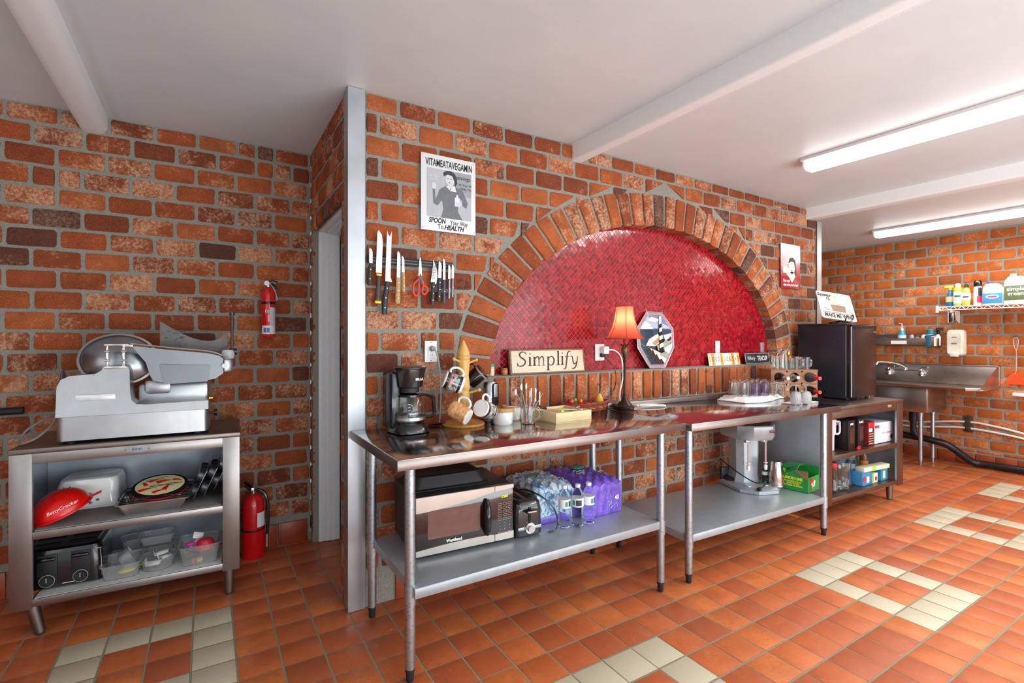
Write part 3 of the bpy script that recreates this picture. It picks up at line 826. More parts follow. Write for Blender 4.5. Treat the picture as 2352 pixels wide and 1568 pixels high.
mb = MB(); mb.lathe([(.0, 0), (.10, 0), (.13, .035), (.134, .035), (.104, -.0), (.10, .004), (0, .004)], (0, 0, 0), 32); mb.obj('pan_body', BLKM, t)
mb = MB(); mb.lathe([(.13, .036), (.12, .05), (.06, .066), (0, .07)], (0, 0, 0), 32); mb.obj('lid', glass('lid_glass', (.7, .72, .72), .02), t)
# foil tray + rack + pot holder
t = thing('foil_pan', 'crimped aluminium foil pan under the chilli pot holder', 'baking pan', onc(LC, .535, .128, zz), R(-2))
FOIL = steel('foil', 'd5d5d5', .25, (1, 1, 1), .12)
mb = MB(); w, d = .30, .22; rg = []
def crimp(w, d, z, amp):
    out = []
    base = rrect(w, d, .03, 5); P = []
    for i, p in enumerate(base):
        q = base[(i+1) % len(base)]; n = max(1, int(math.dist(p, q)/.005))
        for k in range(n): P.append((p[0]+(q[0]-p[0])*k/n, p[1]+(q[1]-p[1])*k/n))
    for i, (x, y) in enumerate(P):
        l = math.hypot(x, y) or 1; s = amp*(1 if i % 2 else -1); out.append((x*(1+s/l), y*(1+s/l), z))
    return out
A = [crimp(.245, .17, .0, 0), crimp(.30, .22, .06, .0)]
n = min(len(a) for a in A)
def resample(r, n): return [r[int(i*len(r)/n)] for i in range(n)]
base = crimp(1, .72, 0, 0); n = len(base)
def scl(w, d, z, amp): return [(x*w*(1+amp*(1 if i % 2 else -1)), y*d/.72*(1+amp*(1 if i % 2 else -1)), z) for i, (x, y, _) in enumerate(base)]
mb.loft([scl(.235, .165, 0, .0), scl(.245, .175, .004, .006), scl(.285, .21, .055, .006), scl(.315, .235, .058, 0), scl(.317, .237, .063, 0), scl(.29, .21, .061, 0)], caps=False, smooth=False)
mb.raw([(-.12, -.085, .001), (.12, -.085, .001), (.12, .085, .001), (-.12, .085, .001)], [(0, 1, 2, 3)])
mb.obj('pan_body', FOIL, t)
t = thing('cooling_rack', 'black wire rack laid on the foil pan', 'rack', onc(LC, .545, .14, zz+.062), R(-2))
mb = MB(); mb.tube([(x, y, .006) for x, y in rrect(.30, .235, .03, 4)], .0035, closed=True)
for k in range(14): x = -.135+.27*k/13; mb.tube([(x, -.115, .008), (x, .115, .008)], .0016, seg=6)
for k in range(4): y = -.09+.06*k; mb.tube([(-.148, y, .005), (.148, y, .005)], .002, seg=6)
mb.tube([(x, y, .022) for x, y in rrect(.31, .245, .03, 4)], .0028, closed=True)
mb.obj('wire_grid', BLKM, t)
t = thing('pot_holder', 'round pot holder printed with red chilli peppers', 'pot holder', onc(LC, .555, .135, zz+.101), 0, rot=(R(13), 0, R(-2)))
mb = MB(); mb.lathe([(.0, 0), (.105, 0), (.112, .004), (.113, .008), (.110, .014), (0, .0165)], (0, 0, 0), 40); mb.obj('pad', fabric('cream_print', 'e7dfa0', 'f3edbb', 600, bump=.2), t)
mb = MB(); mb.lathe([(.110, .000), (.122, .000), (.126, .008), (.119, .016), (.109, .015)], (0, 0, 0), 40, close=True); mb.obj('black_binding', fabric('black_cloth', '111111', '1c1c1c', 500), t)
mb = MB(); mb.lathe([(.11, -.010), (.124, -.007), (.125, .0), (.11, -.001)], (0, 0, 0), 40, close=True); mb.obj('red_binding', fabric('red_cloth', 'a8141c', 'c21c24', 500), t)
mb = MB()
for x, y, a, s in ((-.06, -.045, .3, 1), (.03, -.04, 1.2, 1), (-.03, .05, .5, .9), (.015, .03, .2, 1.2), (.075, .03, -.4, .8), (-.07, .02, 2, .8), (.0, -.075, .4, .9)):
    mb.tube([(x+s*.028*math.cos(a)*(q-.5)*2, y+s*.028*math.sin(a)*(q-.5)*2+.006*math.sin(q*3), .0172) for q in (0, .3, .6, 1)], [s*.013, s*.011, s*.008, .0015], seg=8, flat=.3)
mb.obj('chilli_print', mat('chilli_red', 'd01c14', .5), t)
mb = MB()
for x, y, r in ((-.015, -.012, .026), (.055, -.008, .022), (.01, .07, .02), (-.05, .055, .018)): mb.tube([(x+r*math.cos(a/10*5), y+r*.6*math.sin(a/10*5), .0168) for a in range(11)], .0009, seg=5)
mb.obj('stem_print', BLKM, t)['kind'] = 'stuff'
text('Chili Pepper', .017, BLKM, t, (-.008, -.012, .0172), rot=(0, 0, R(10)), shear=.3)
text('Chili Pepper', .014, BLKM, t, (.062, -.006, .0172), rot=(0, 0, R(10)), shear=.3)
# muffin tins leaning against the right side
TIN = mat('dark_tin', '6c6f74', .28, metal=.85, var=.12)
def muffin_tin():
    t = thing('muffin_tin', 'x', 'muffin tin', (0, 0, 0), 0, 'dark muffin tins leaning at the right end')
    mb = MB(); mb.loft([ring(.185, .275, .02, 0, 4), ring(.185, .275, .02, .003, 4)]); mb.obj('rim', TIN, t)
    for i in range(2):
        for j in range(3):
            MB().lathe([(.0385, .002), (.036, -.002), (.029, -.028), (0, -.028)], ((i-.5)*.086, (j-1)*.086, 0), 20).obj('cup', TIN, t)
    return t
m0 = muffin_tin(); m0['label'] = 'dark six-cup muffin tin, leftmost and lowest of the three leaning ones'
def tin_pose(dx, a, z=0): 
    v = onc(LC, dx, .205, zz+.100+z); return v, (0, R(a), R(-2.5))
v, r = tin_pose(.735, 114, .0); m0.location = v; m0.rotation_euler = r
v, r = tin_pose(.785, 114, .014); dup(m0, 'dark six-cup muffin tin in the middle of the three leaning ones', v, rot=r)
v, r = tin_pose(.837, 114, .050); dup(m0, 'dark muffin tin standing tallest at the cabinet post', v, rot=r)
# ---- lower shelf
def toaster4():
    t = thing('toaster', 'black four-slice toaster on the bottom shelf', 'toaster', onc(LC, .170, .215, .1895), R(-3))
    w, d, h = .30, .27, .195
    mb = MB(); mb.loft([ring(w, d, .03, .008, 5), ring(w, d, .035, h-.03, 5), ring(w-.012, d-.012, .04, h-.01, 5), ring(w-.05, d-.05, .04, h, 5)]); mb.obj('body', BLK, t)
    mb = MB(); mb.loft([ring(w-.04, d-.03, .03, h-.002, 5), ring(w-.05, d-.04, .03, h+.004, 5)]); mb.obj('top_plate', steel('toaster_top', '6a6663', .25), t)
    for i in range(2):
        for j in range(2):
            MB().bx(-.125+.135*i, -.02+.135*i, -.085+.09*j+.0, -.055+.09*j, h+.002, h+.006).obj('slot', mat('slot_dark', '050505', .8), t)
    MB().tube([(-.145, -.128, h-.03), (.12, -.128, h-.03), (.142, -.12, h-.05), (.146, -.115, .02)], .0028, sub=4).obj('chrome_trim', CHR, t)
    for x in (-.055, .07):
        f = MB().box((x, -.137, .105), (.075, .006, .125), 0, .003).obj('lever_panel', BLKM, t)
        mb = MB(); mb.box((x, -.150, .150), (.068, .022, .016), 0, .006); mb.obj('lever', BLK, f)
        mb = MB(); mb.cyl((x, -.138, .045), (x, -.153, .045), .027, .024, 24); mb.obj('dial', BLKM, f)
        mb = MB(); mb.lathe([(.027, 0), (.030, 0), (.030, .003), (.027, .003)], (0, 0, 0), 28, Matrix.Translation((x, -.142, .045)) @ Matrix.Rotation(R(90), 4, 'X'), close=True); mb.box((x, -.1545, .052), (.004, .002, .02), .4); mb.obj('dial_mark', mat('grey_mark', '8d8f90', .4), f)
    mb = MB(); mb.bx(-.0, .045, -.1375, -.1365, .020, .0225); mb.obj('printed_line', WHT, t)
    MB().tube([(.13, .05, .02), (.17, .03, .01), (.20, -.0, .006), (.215, .05, .006)], .004, sub=4).obj('power_cord', BLK, t)
    for x in (-.12, .12):
        for y in (-.1, .1): MB().cyl((x, y, 0), (x, y, .01), .012).obj('foot', RUB, t)
toaster4()
CP = NT('frosted_plastic'); CP.set(color=(.93, .95, .95), trans=.88, rough=CP.math('MULTIPLY_ADD', CP.noise(30), .1, .16), ior=1.25); CP = CP.m
def tub(name, label, x, y, w, d, h, m=CP, rz=0, tilt=(0, 0), lipr=.02, z=.189, flare=.82, lab='container'):
    t = thing(name, label, lab, onc(LC, x, y, z), R(-2.5)+rz) if not any(tilt) else thing(name, label, lab, onc(LC, x, y, z), rot=(R(tilt[0]), R(tilt[1]), R(-2.5)+rz))
    mb = MB(); f = flare
    mb.loft([ring(w*f, d*f, lipr, 0, 5), ring(w*.97, d*.97, lipr*1.2, h-.006, 5), ring(w+.008, d+.008, lipr*1.3, h-.004, 5), ring(w+.008, d+.008, lipr*1.3, h, 5), ring(w*.95, d*.95, lipr*1.2, h, 5), ring(w*f-.004, d*f-.004, lipr, .002, 5)])
    mb.obj('tub', m, t)
    return t
tub('food_container', 'clear rectangular container, yellow scoop inside, beside the black toaster', .395, .13, .165, .19, .075, rz=R(3))
tub('food_container', 'clear container standing on edge inside the one with the yellow scoop', .392, .16, .12, .11, .055, rz=R(10), tilt=(0, 62), z=.222)
mb = MB(); mb.sph((0, 0, .01), .032, (1.3, .7, .35)); mb.tube([(.03, 0, .012), (.065, .01, .02)], .006)
single(mb.obj('measuring_scoop', mat('yellow_plastic', 'e8d01c', .35)), 'small yellow scoop in the clear container', 'scoop', onc(LC, .415, .12, .192), .2)
tub('food_container', 'oval clear container of white paper slips, between two others', .545, .13, .155, .16, .062, rz=R(6), lipr=.055)
for k, (a, b, c, lb) in enumerate(((.53, .10, -.2, 'crumpled white paper slip lying at the left of the oval tub'), (.575, .13, .4, 'white paper slip standing at the right of the oval tub'), (.555, .17, .1, 'white paper slip at the back of the oval tub'))):
    mb = MB(); mb.raw([(-.03, -.02, 0), (.03, -.022, .004), (.034, .02, .02), (-.028, .024, .012)], [(0, 1, 2, 3)]); mb.raw([(-.03, -.02, .0), (-.028, .024, .012), (-.038, .02, .034), (-.036, -.015, .03)], [(0, 1, 2, 3)])
    o = mb.obj('paper_slip', mat('paper', 'f2f2f0', .8)); s = o.modifiers.new('s', 'SOLIDIFY'); s.thickness = .0006
    single(o, lb, 'paper', onc(LC, a, b, .215+.012*k), c, 'paper slips in the oval tub')
mb = MB(); mb.box((0, 0, .012), (.05, .04, .024), 0, .004); single(mb.obj('phone_charger', BLKM), 'dark blue-black charger block under the paper slips', 'charger', onc(LC, .525, .125, .193), .3)
tub('food_container', 'stack of clear lids and tubs behind the oval container', .52, .34, .17, .13, .06, rz=0)
tub('food_container', 'upper clear tub of the pair at the back', .52, .34, .165, .125, .05, rz=.05, z=.252)
tub('food_container', 'clear crumpled plastic tub behind the toaster end', .41, .41, .13, .12, .09, rz=.2)
tub('storage_bin', 'tall clear bin holding pink and red utensils', .735, .14, .19, .22, .105, rz=R(2), lab='bin')
def small(name, label, cat, mb, m, x, y, z, rz=0, rot=None, group=None):
    o = mb.obj(name, m); v = onc(LC, x, y, z); single(o, label, cat, v, rz, group, rot); return o
small('measuring_cup', 'red measuring cup upside down in the clear bin', 'measuring cup', MB().lathe([(.0, .05), (.03, .05), (.042, .035), (.046, 0), (.043, 0)], (0, 0, 0), 20).box((.06, 0, .004), (.05, .015, .005), 0, .002), mat('pinkish_red', 'e01c3c', .35), .76, .13, .245)
small('measuring_spoon', 'magenta measuring spoon in the clear bin', 'spoon', MB().sph((0, 0, 0), .022, (1, .7, .5)).tube([(.02, 0, 0), (.06, .01, .01)], .004), mat('magenta_plastic', 'e0249c', .35), .69, .12, .282, .2)
small('spatula', 'white spatula blade sticking up in the clear bin', 'spatula', MB().box((0, 0, .02), (.05, .005, .035), 0, .002).cyl((0, 0, 0), (-.02, .03, -.04), .004), WHT, .72, .17, .285, .3, rot=(R(-30), R(20), .2))
small('bottle_cap', 'yellow cap at the bottom of the clear bin', 'cap', MB().cyl((0, 0, 0), (0, 0, .02), .014), mat('yellow_plastic', 'e8d01c', .35), .735, .085, .193)
small('bottle_cap', 'orange cap beside the yellow one in the clear bin', 'cap', MB().cyl((0, 0, 0), (0, 0, .018), .011), mat('orange_plastic', 'e8702c', .35), .708, .085, .193)
small('can_opener', 'dark kitchen gadget lying in the clear bin', 'gadget', MB().box((0, 0, .012), (.09, .03, .022), .2, .006).cyl((.02, 0, .02), (-.04, .03, .05), .006), BLKM, .69, .15, .195)
mb = MB(); mb.bx(.085, .84, .012, .50, .1865, .1885); single(mb.obj('shelf_liner', mat('white_liner', 'd9ddd9', .3)), 'glossy white liner sheet under the containers on the bottom shelf', 'shelf liner', LC.location, LC.rotation_euler.z)

# ---------------------------------------------------------------- fire extinguishers
FR = mat('extinguisher_red', 'd40f16', .22, coat=.5, var=.04)
t = thing('fire_extinguisher', 'small red fire extinguisher hung on the left brick wall', 'fire extinguisher', (.345, 3.635, 1.41), R(8))
MB().lathe([(.0, 0), (.037, .0), (.041, .006), (.041, .275), (.036, .305), (.018, .325), (.014, .33), (0, .33)], (0, 0, 0), 28).obj('cylinder', FR, t)
MB().lathe([(.0415, .215), (.0415, .232)], (0, 0, 0), 28).lathe([(.0418, .215), (.0424, .217), (.0424, .230), (.0418, .232)], (0, 0, 0), 28).obj('strap', BLK, t)
def wrap(r, z0, z1, a0, a1, n=14):
    vs = []; fs = []
    for k in range(n+1):
        a = R(a0+(a1-a0)*k/n)
        vs += [(r*math.cos(a), r*math.sin(a), z0), (r*math.cos(a), r*math.sin(a), z1)]
        if k: fs.append((2*k-2, 2*k, 2*k+1, 2*k-1))
    return vs, fs
lb = MB().raw(*wrap(.0416, .02, .075, 195, 345), smooth=True).obj('label_sheet', WHT, t)
MB().raw(*wrap(.0416, .075, .195, 270, 345), smooth=True).obj('instruction_label', mat('label_grey', 'cfd2da', .4), t)
MB().raw(*wrap(.04185, .03, .06, 215, 240), smooth=True).raw(*wrap(.04185, .03, .06, 245, 268), smooth=True).obj('pictogram_label', mat('label_blue', '3c7fb5', .4), t)
text('FIRE', .03, WHT, t, (-.012, -.0445, .165), sx=.7)
mb = MB(); mb.cyl((0, 0, .33), (0, 0, .352), .014); mb.box((.0, 0, .350), (.03, .02, .018), 0, .004); mb.obj('valve', CHR, t)
MB().tube([(-.005, 0, .36), (.02, -.005, .372), (.055, -.008, .366)], .006, sub=3, flat=.6).tube([(.0, 0, .35), (.03, -.004, .345), (.052, -.008, .318)], .007, sub=3).obj('handle', BLK, t)
mb = MB(); mb.cyl((-.012, -.012, .35), (-.016, -.028, .352), .016, seg=18); mb.obj('gauge', CHR, t)
MB().tube([(.01, -.012, .35), (.035, -.03, .30), (.046, -.03, .25), (.04, -.03, .24)], .0018, sub=4).obj('pull_pin_tie', WHT, t)
MB().box((0, .055, .20), (.03, .05, .05), 0, .004).obj('mounting_bracket', BLKM, t)
t = thing('fire_extinguisher', 'larger red fire extinguisher on the floor behind the low cabinet', 'fire extinguisher', (.255, 3.600, .0), R(10))
MB().lathe([(.0, 0), (.06, .0), (.066, .008), (.066, .34), (.058, .375), (.03, .40), (.018, .405), (0, .405)], (0, 0, 0), 28).obj('cylinder', FR, t)
MB().raw(*wrap(.0665, .20, .29, 275, 330), smooth=True).obj('label_sheet', WHT, t)
MB().lathe([(.067, .175), (.068, .177), (.068, .185), (.067, .187)], (0, 0, 0), 28).obj('strap', BLKM, t)
mb = MB(); mb.cyl((0, 0, .405), (0, 0, .43), .018); mb.box((0, 0, .43), (.035, .03, .025), 0, .004); mb.obj('valve', CHR, t)
MB().tube([(-.01, 0, .445), (-.03, -.01, .465), (-.055, -.015, .49)], .008, sub=3).tube([(0, 0, .43), (-.025, -.01, .44), (-.05, -.012, .465)], .008, sub=3).obj('handle', BLK, t)
MB().tube([(.015, -.01, .43), (.05, -.03, .41), (.072, -.04, .35), (.075, -.04, .22), (.07, -.04, .13)], .011, sub=5).obj('hose', BLK, t)
MB().cyl((.07, -.04, .06), (.07, -.04, .14), .013, .012).obj('nozzle', CHR, t)
# black conduit at the left edge
mb = MB(); mb.cyl((-1.75, 3.67, 1.0), (-.845, 3.67, 1.012), .020, seg=12)
single(mb.obj('conduit_pipe', BLKM), 'black pipe running along the left brick wall', 'pipe', (0, 0, 0))
# ================================================================== things on the walls
CARD = mat('poster_white', 'dfe2e3', .35, var=.01); INK = mat('ink_black', '1b1b1d', .5)
G1 = mat('print_grey_light', 'b2b6bb', .5, var=.05, vs=12); G2 = mat('print_grey_mid', '6c7178', .5, var=.12, vs=30); G3 = mat('print_grey_dark', '34363b', .5, var=.2, vs=60)
XYZ = Matrix.Rotation(R(90), 4, 'X')   # flat (x, y) shapes stood up in the x-z plane
def flat(pts, y0, y1, m, par, name):   # polygon in x-z, between depths
    return MB().prism(pts, -y1, -y0, XYZ).obj(name, m, par)
def blob(cx, cz, rx, rz, n=20, a0=0): return [(cx+rx*math.cos(2*PI*k/n+a0), cz+rz*math.sin(2*PI*k/n+a0)) for k in range(n)]
# tin sign with a housewife holding a bottle (generic figure)
t = thing('tin_sign', 'white tin sign with a grey photo of a woman, VITAMEATAVEGAMIN, above the knives', 'sign', (1.168, 2.588, 2.213))
MB().bx(-.168, .168, -.003, 0, -.212, .212, .001).obj('plate', CARD, t)
flat([(-.135, -.135), (.14, -.135), (.14, .135), (-.135, .135)], -.0034, -.003, G1, t, 'photo_panel')
flat([(-.02, .0), (.14, .0), (.14, .135), (-.02, .135)], -.0037, -.0034, mat('print_grey_pale', '989da4', .5), t, 'photo_backdrop')
flat([(-.05, -.135), (.085, -.135), (.055, -.09), (.06, -.04), (.085, .03), (.055, .045), (-.025, .045), (-.06, .02), (-.04, -.05), (-.036, -.09)], -.0042, -.0037, G2, t, 'printed_blouse')
flat([(.06, -.0), (.085, .03), (.118, -.035), (.108, -.065), (.07, -.045), (.085, -.03)], -.0043, -.0038, G2, t, 'printed_sleeve')
flat([(-.06, .02), (-.04, -.03), (-.07, -.07), (-.095, -.06), (-.1, .02), (-.086, .022), (-.082, -.04), (-.07, -.01)], -.0043, -.0038, G2, t, 'printed_sleeve')
flat(blob(.005, .085, .028, .036), -.0050, -.0046, mat('print_skin_grey', 'cfd2d6', .5), t, 'printed_face')
flat([(-.005, .06), (.022, .06), (.03, .035), (-.01, .035)], -.0047, -.0042, mat('print_skin_grey', 'cfd2d6', .5), t, 'printed_neck')
flat([(-.032, .10), (-.036, .118), (-.02, .13), (.01, .134), (.035, .122), (.046, .10), (.05, .07), (.038, .05), (.032, .08), (.018, .108), (-.01, .112)], -.0054, -.0050, G3, t, 'printed_hair')
flat([(-.02, .045), (.008, .022), (.0, .05)], -.0050, -.0045, CARD, t, 'printed_collar'); flat([(.008, .022), (.045, .02), (.035, .052), (.02, .05)], -.0050, -.0045, CARD, t, 'printed_collar')
flat([(.035, -.06), (.065, -.06), (.065, -.012), (.056, -.008), (.056, .006), (.044, .006), (.044, -.008), (.035, -.012)], -.0052, -.0046, CARD, t, 'printed_bottle')
flat(blob(-.092, .038, .014, .018), -.0048, -.0042, mat('print_skin_grey', 'cfd2d6', .5), t, 'printed_hand'); flat(blob(.062, -.045, .02, .013), -.0056, -.0052, mat('print_skin_grey', 'cfd2d6', .5), t, 'printed_hand')
flat([(-.013, .088), (-.003, .087), (-.003, .090), (-.013, .091)], -.0053, -.0050, INK, t, 'printed_eye'); flat([(.008, .087), (.018, .088), (.018, .091), (.008, .090)], -.0053, -.0050, INK, t, 'printed_eye'); flat([(-.006, .066), (.008, .066), (.002, .071)], -.0053, -.0050, INK, t, 'printed_mouth')
text('VITAMEATAVEGAMIN', .056, INK, t, (.002, -.0042, .165), sx=.53, bold=.0007)
text('SPOON', .040, INK, t, (-.072, -.0042, -.155), sx=.74, shear=.15, bold=.001); text('Your Way', .036, INK, t, (.062, -.0042, -.157), sx=.72)
text('To', .036, INK, t, (-.052, -.0042, -.188), sx=.9); text('HEALTH', .038, INK, t, (.03, -.0042, -.188), sx=.85, shear=.3, bold=.0012)
text('eatavega', .034, G3, t, (.085, -.0044, .105), sx=.8); text('W Your W', .018, G3, t, (.1, -.0044, .066)); text('HEALTH', .020, G3, t, (.1, -.0044, .043), shear=.3)
text('As Seen\non TV!', .018, CARD, t, (-.09, -.0042, .085), shear=.2)
for x, z in ((-.158, .2), (.158, .2), (-.158, -.2), (.158, -.2)): MB().cyl((x, -.0042, z), (x, -.003, z), .0022, seg=8).obj('nail', G3, t)
# knife strip
t = thing('knife_rack', 'black magnetic knife strip on the brick wall', 'knife rack', (.948, 2.590, 1.812))
MB().bx(-.24, .24, -.012, .0, -.018, .018, .002).obj('strip_body', BLKM, t)
for z in (-.008, .008): MB().bx(-.238, .238, -.0145, -.011, z-.0025, z+.0025, .0008).obj('magnet_rail', mat('rail_grey', '55585c', .3, metal=.7), t)
BLADE = steel('knife_blade', 'd5d8dc', .18, (1, 1, 40), .1)
def knife(label, x, ztop, zmid, zbot, wb, wh, hm, tilt=0, tip='point', rivets=3, bend=.0, name='knife', sheath=None, bm=None):
    t = thing(name, label, 'knife', (x, 2.572, zmid), 0, 'knives on the magnetic strip', rot=(0, R(tilt), 0))
    L = ztop-zmid; H = zmid-zbot
    if tip == 'point': pts = [(-wb*.5, 0), (wb*.5, 0), (wb*.5, L*.72), (wb*.30, L*.9), (-wb*.30, L), (-wb*.5, L*.93)]
    elif tip == 'fork': pts = [(-wb*.5, 0), (wb*.9, 0), (wb*.55, L*.1), (wb*.5, L), (wb*.28, L*.93), (wb*.1, L*.9), (-wb*.2, L*.93), (-wb*.4, L), (-wb*.5, L*.9)]
    elif tip == 'curved': pts = [(-wb*.5, 0), (wb*.5, -.01), (wb*.62, L*.3), (wb*.4, L*.65), (-wb*.25, L), (-wb*.2, L*.8), (-wb*.35, L*.4)]
    MB().prism(pts, 0, .002, XYZ).obj('blade', bm or BLADE, t)
    mb = MB(); rg = []
    for k, (f, q) in enumerate(((0, .8), (.12, 1), (.5, .92), (.85, 1.1), (1, .9))):
        cx = bend*math.sin(f*PI*.5); rg.append([(cx+wh/2*q*math.cos(2*PI*i/10), -.001+.007*math.sin(2*PI*i/10), -H*f) for i in range(10)])
    mb.loft(rg); h = mb.obj('handle', hm, t)
    for k in range(rivets):
        f = (k+.7)/(rivets+.4); MB().cyl((bend*math.sin(f*PI*.5), -.0095, -H*f), (bend*math.sin(f*PI*.5), -.006, -H*f), .0025, seg=8).obj('rivet', CHR, h)
    if sheath: MB().box((0, -.001, -H*.06), (wh*1.1, .017, .012), 0, .002).obj('bolster', sheath, h); MB().box((bend, -.001, -H*.97), (wh*1.3, .017, .016), 0, .003).obj('pommel', sheath, h)
    return t
BW = mat('knife_black', '1d1f22', .4); LW = wood('knife_wood', 'a9834c', 'c7a46c', .45); HW = mat('horn_brown', '3b2c20', .35, var=.5, vs=40); YB = mat('yellow_brass', 'd8a428', .3, metal=.6)
knife('small knife with curved black handle, leftmost on the strip', .722, 1.868, 1.79, 1.675, .017, .020, BW, rivets=2, bend=-.008)
knife('carving knife with horn handle and yellow brass ends', .763, 1.965, 1.742, 1.585, .030, .026, HW, tilt=2, rivets=0, sheath=YB)
knife('fork-tipped white ham knife with a long black handle', .81, 1.966, 1.70, 1.525, .026, .028, BW, tilt=2, tip='fork', bend=-.012, bm=mat('white_blade', 'e6e7e9', .3))
knife('boning knife with a pale wooden handle, the longer of two', .868, 1.866, 1.725, 1.585, .018, .026, LW, tilt=1.5, rivets=3)
knife('short paring knife with a pale wooden handle', .895, 1.842, 1.755, 1.65, .014, .018, LW, tilt=-1.5, rivets=2)
k = knife('curved cheese knife with CHEESE on its blade', 1.068, 1.835, 1.712, 1.585, .032, .024, BW, tilt=3, tip='curved', rivets=3)
text('CHEESE', .024, INK, k, (.001, -.0035, .055), rot=(PI/2, R(-84), 0))
knife('black-handled steak knife right of the cheese knife', 1.105, 1.83, 1.738, 1.607, .018, .026, BW, tilt=2, rivets=3)
knife('slim knife with a blue-grey handle', 1.132, 1.848, 1.73, 1.597, .014, .018, mat('blue_grey_handle', '3c4b5e', .4), rivets=1)
knife('all-metal paring knife, left of the last pair', 1.163, 1.815, 1.735, 1.625, .014, .014, ALU2, tilt=1, rivets=1)
knife('all-metal paring knife at the right end of the strip', 1.184, 1.818, 1.74, 1.635, .014, .014, ALU2, tilt=1, rivets=1)
t = thing('scissors', 'scissors with orange-red and grey loops on the strip', 'scissors', (.990, 2.572, 1.742))
MB().prism([(-.010, 0), (.010, 0), (.006, .07), (.002, .10), (-.002, .10), (-.006, .07)], 0, .003, XYZ).obj('blade', BLADE, t)
RO = mat('scissor_red', 'e0402c', .4); GY = mat('scissor_grey', '4c5462', .4)
MB().tube([(0, 0, .0), (-.010, 0, -.02), (-.034, 0, -.045), (-.040, 0, -.08), (-.028, 0, -.11), (-.012, 0, -.10), (-.008, 0, -.07), (-.006, 0, -.04)], .006, sub=4).obj('handle', RO, t)
MB().tube([(0, 0, .0), (.010, 0, -.02), (.018, 0, -.05), (.012, 0, -.085), (.024, 0, -.10), (.04, 0, -.085), (.042, 0, -.065), (.028, 0, -.055), (.016, 0, -.045)], .006, sub=4).obj('handle', RO, t)
MB().prism([(-.012, -.04), (-.002, .01), (.004, .01), (.016, -.04), (.006, -.045), (0, -.02), (-.004, -.04)], -.001, .006, XYZ).obj('pivot_grip', GY, t)
# outlets
def outlet(label, x, y, z, w=.072, h=.118, m=WHT, sock=True):
    t = thing('power_outlet', label, 'outlet', (x, y, z))
    MB().box((0, -.0035, 0), (w, .007, h), 0, .003).obj('cover_plate', m, t)
    MB().box((0, -.0085, 0), (w*.52, .004, h*.58), 0, .001).obj('receptacle', m, t)
    for zz_ in (-.02, .02):
        for dx in (-.006, .006): MB().box((dx, -.0108, zz_+.002), (.002, .001, .007)).obj('slot', INK, t)
    for zz_ in (-h*.42, h*.42): MB().cyl((0, -.0085, zz_), (0, -.006, zz_), .003, seg=8).obj('screw', G2, t)
    return t
outlet('white wall outlet on bricks beside the mug tree, grey plug in it', 1.058, 2.590, 1.328)
t = thing('appliance_cable', 'grey cord running from the wall outlet down to the counter', 'cord', (1.062, 2.578, 1.345))
MB().cyl((0, 0, 0), (0, -.028, 0), .016, .013, 16).obj('plug', mat('grey_plug', '8d9297', .5), t)
MB().tube([(0, -.026, 0), (.012, -.04, -.03), (.03, -.04, -.12), (.038, -.035, -.25), (.036, -.03, -.36), (.030, -.03, -.408)], .0065, sub=5, flat=.6).obj('cable', mat('grey_cable', '9aa0a5', .5), t)
YNI = YW+ND-.005
outlet('niche outlet behind the lamp with the white plug', 2.381, YNI, 1.303, .085)
outlet('narrow niche outlet above the LUCK sign', 3.70, YNI, 1.325, .06, .11, mat('plate_grey', 'd8d8d8', .4))
outlet('niche outlet at the far right end of the red mosaic', 4.345, YNI, 1.31, .055, .11, mat('plate_steel', 'b9bcc0', .35, metal=.6))
t = thing('phone_charger', 'white cube charger with white cord in the niche outlet', 'charger', (2.402, YNI-.012, 1.318))
MB().box((0, -.022, .0), (.052, .046, .056), 0, .010).obj('adapter', WHT, t)
MB().tube([(.025, -.03, .002), (.075, -.05, -.005), (.105, -.08, -.06), (.10, -.10, -.18), (.07, -.10, -.30), (.075, -.10, -.36), (.10, -.11, -.380)], .0048, sub=6).obj('cable', WHT, t)
MB().box((-.01, -.012, -.035), (.035, .024, .03), 0, .006).obj('black_plug', BLKM, t)
MB().tube([(0, -.02, -.045), (.03, -.05, -.09), (.05, -.08, -.16), (.035, -.09, -.26), (-.03, -.10, -.31), (-.06, -.105, -.375)], .003, sub=6).obj('thin_black_cable', mat('brown_black_cord', '3a2e2c', .5), t)
single(MB().tube([(4.37, YNI-.01, 1.27), (4.40, YNI-.05, 1.20), (4.43, 2.585, 1.16), (4.50, 2.575, 1.08), (4.57, 2.57, .97), (4.60, 2.56, .89)], .005, sub=5).obj('electric_cable', BLK), 'black cord dropping from the far niche outlet behind the wine rack', 'cord')
# red steam poster
t = thing('tin_sign', 'small red tin sign of a woman drinking coffee beside the arch', 'sign', (4.625, 2.588, 2.070))
RG = NT('red_fade_print'); sx_ = RG.n('ShaderNodeSeparateXYZ'); RG.l(RG.oc(), sx_.inputs[0])
RG.set(color=RG.ramp(RG.math('MULTIPLY_ADD', sx_.outputs[2], 2.4, .5), [(.25, hx('a8202a')), (.55, hx('cf8d90')), (.85, hx('efeaea'))]), rough=.25, coat=.3)
MB().bx(-.160, .160, -.003, 0, -.205, .205, .001).obj('plate', RG.m, t)
SKN = mat('print_cream', 'efe6cf', .4)
flat(blob(.02, .0, .052, .068), -.0042, -.003, SKN, t, 'printed_face'); flat([(-.02, -.05), (.05, -.05), (.08, -.09), (.02, -.15), (-.04, -.09)], -.0042, -.003, SKN, t, 'printed_neck')
flat([(-.035, .03), (-.02, .075), (.03, .085), (.075, .06), (.085, .0), (.095, -.08), (.075, -.09), (.07, -.02), (.055, .04), (.01, .045)], -.0054, -.0042, mat('hair_dark', '3a3433', .5), t, 'printed_hair')
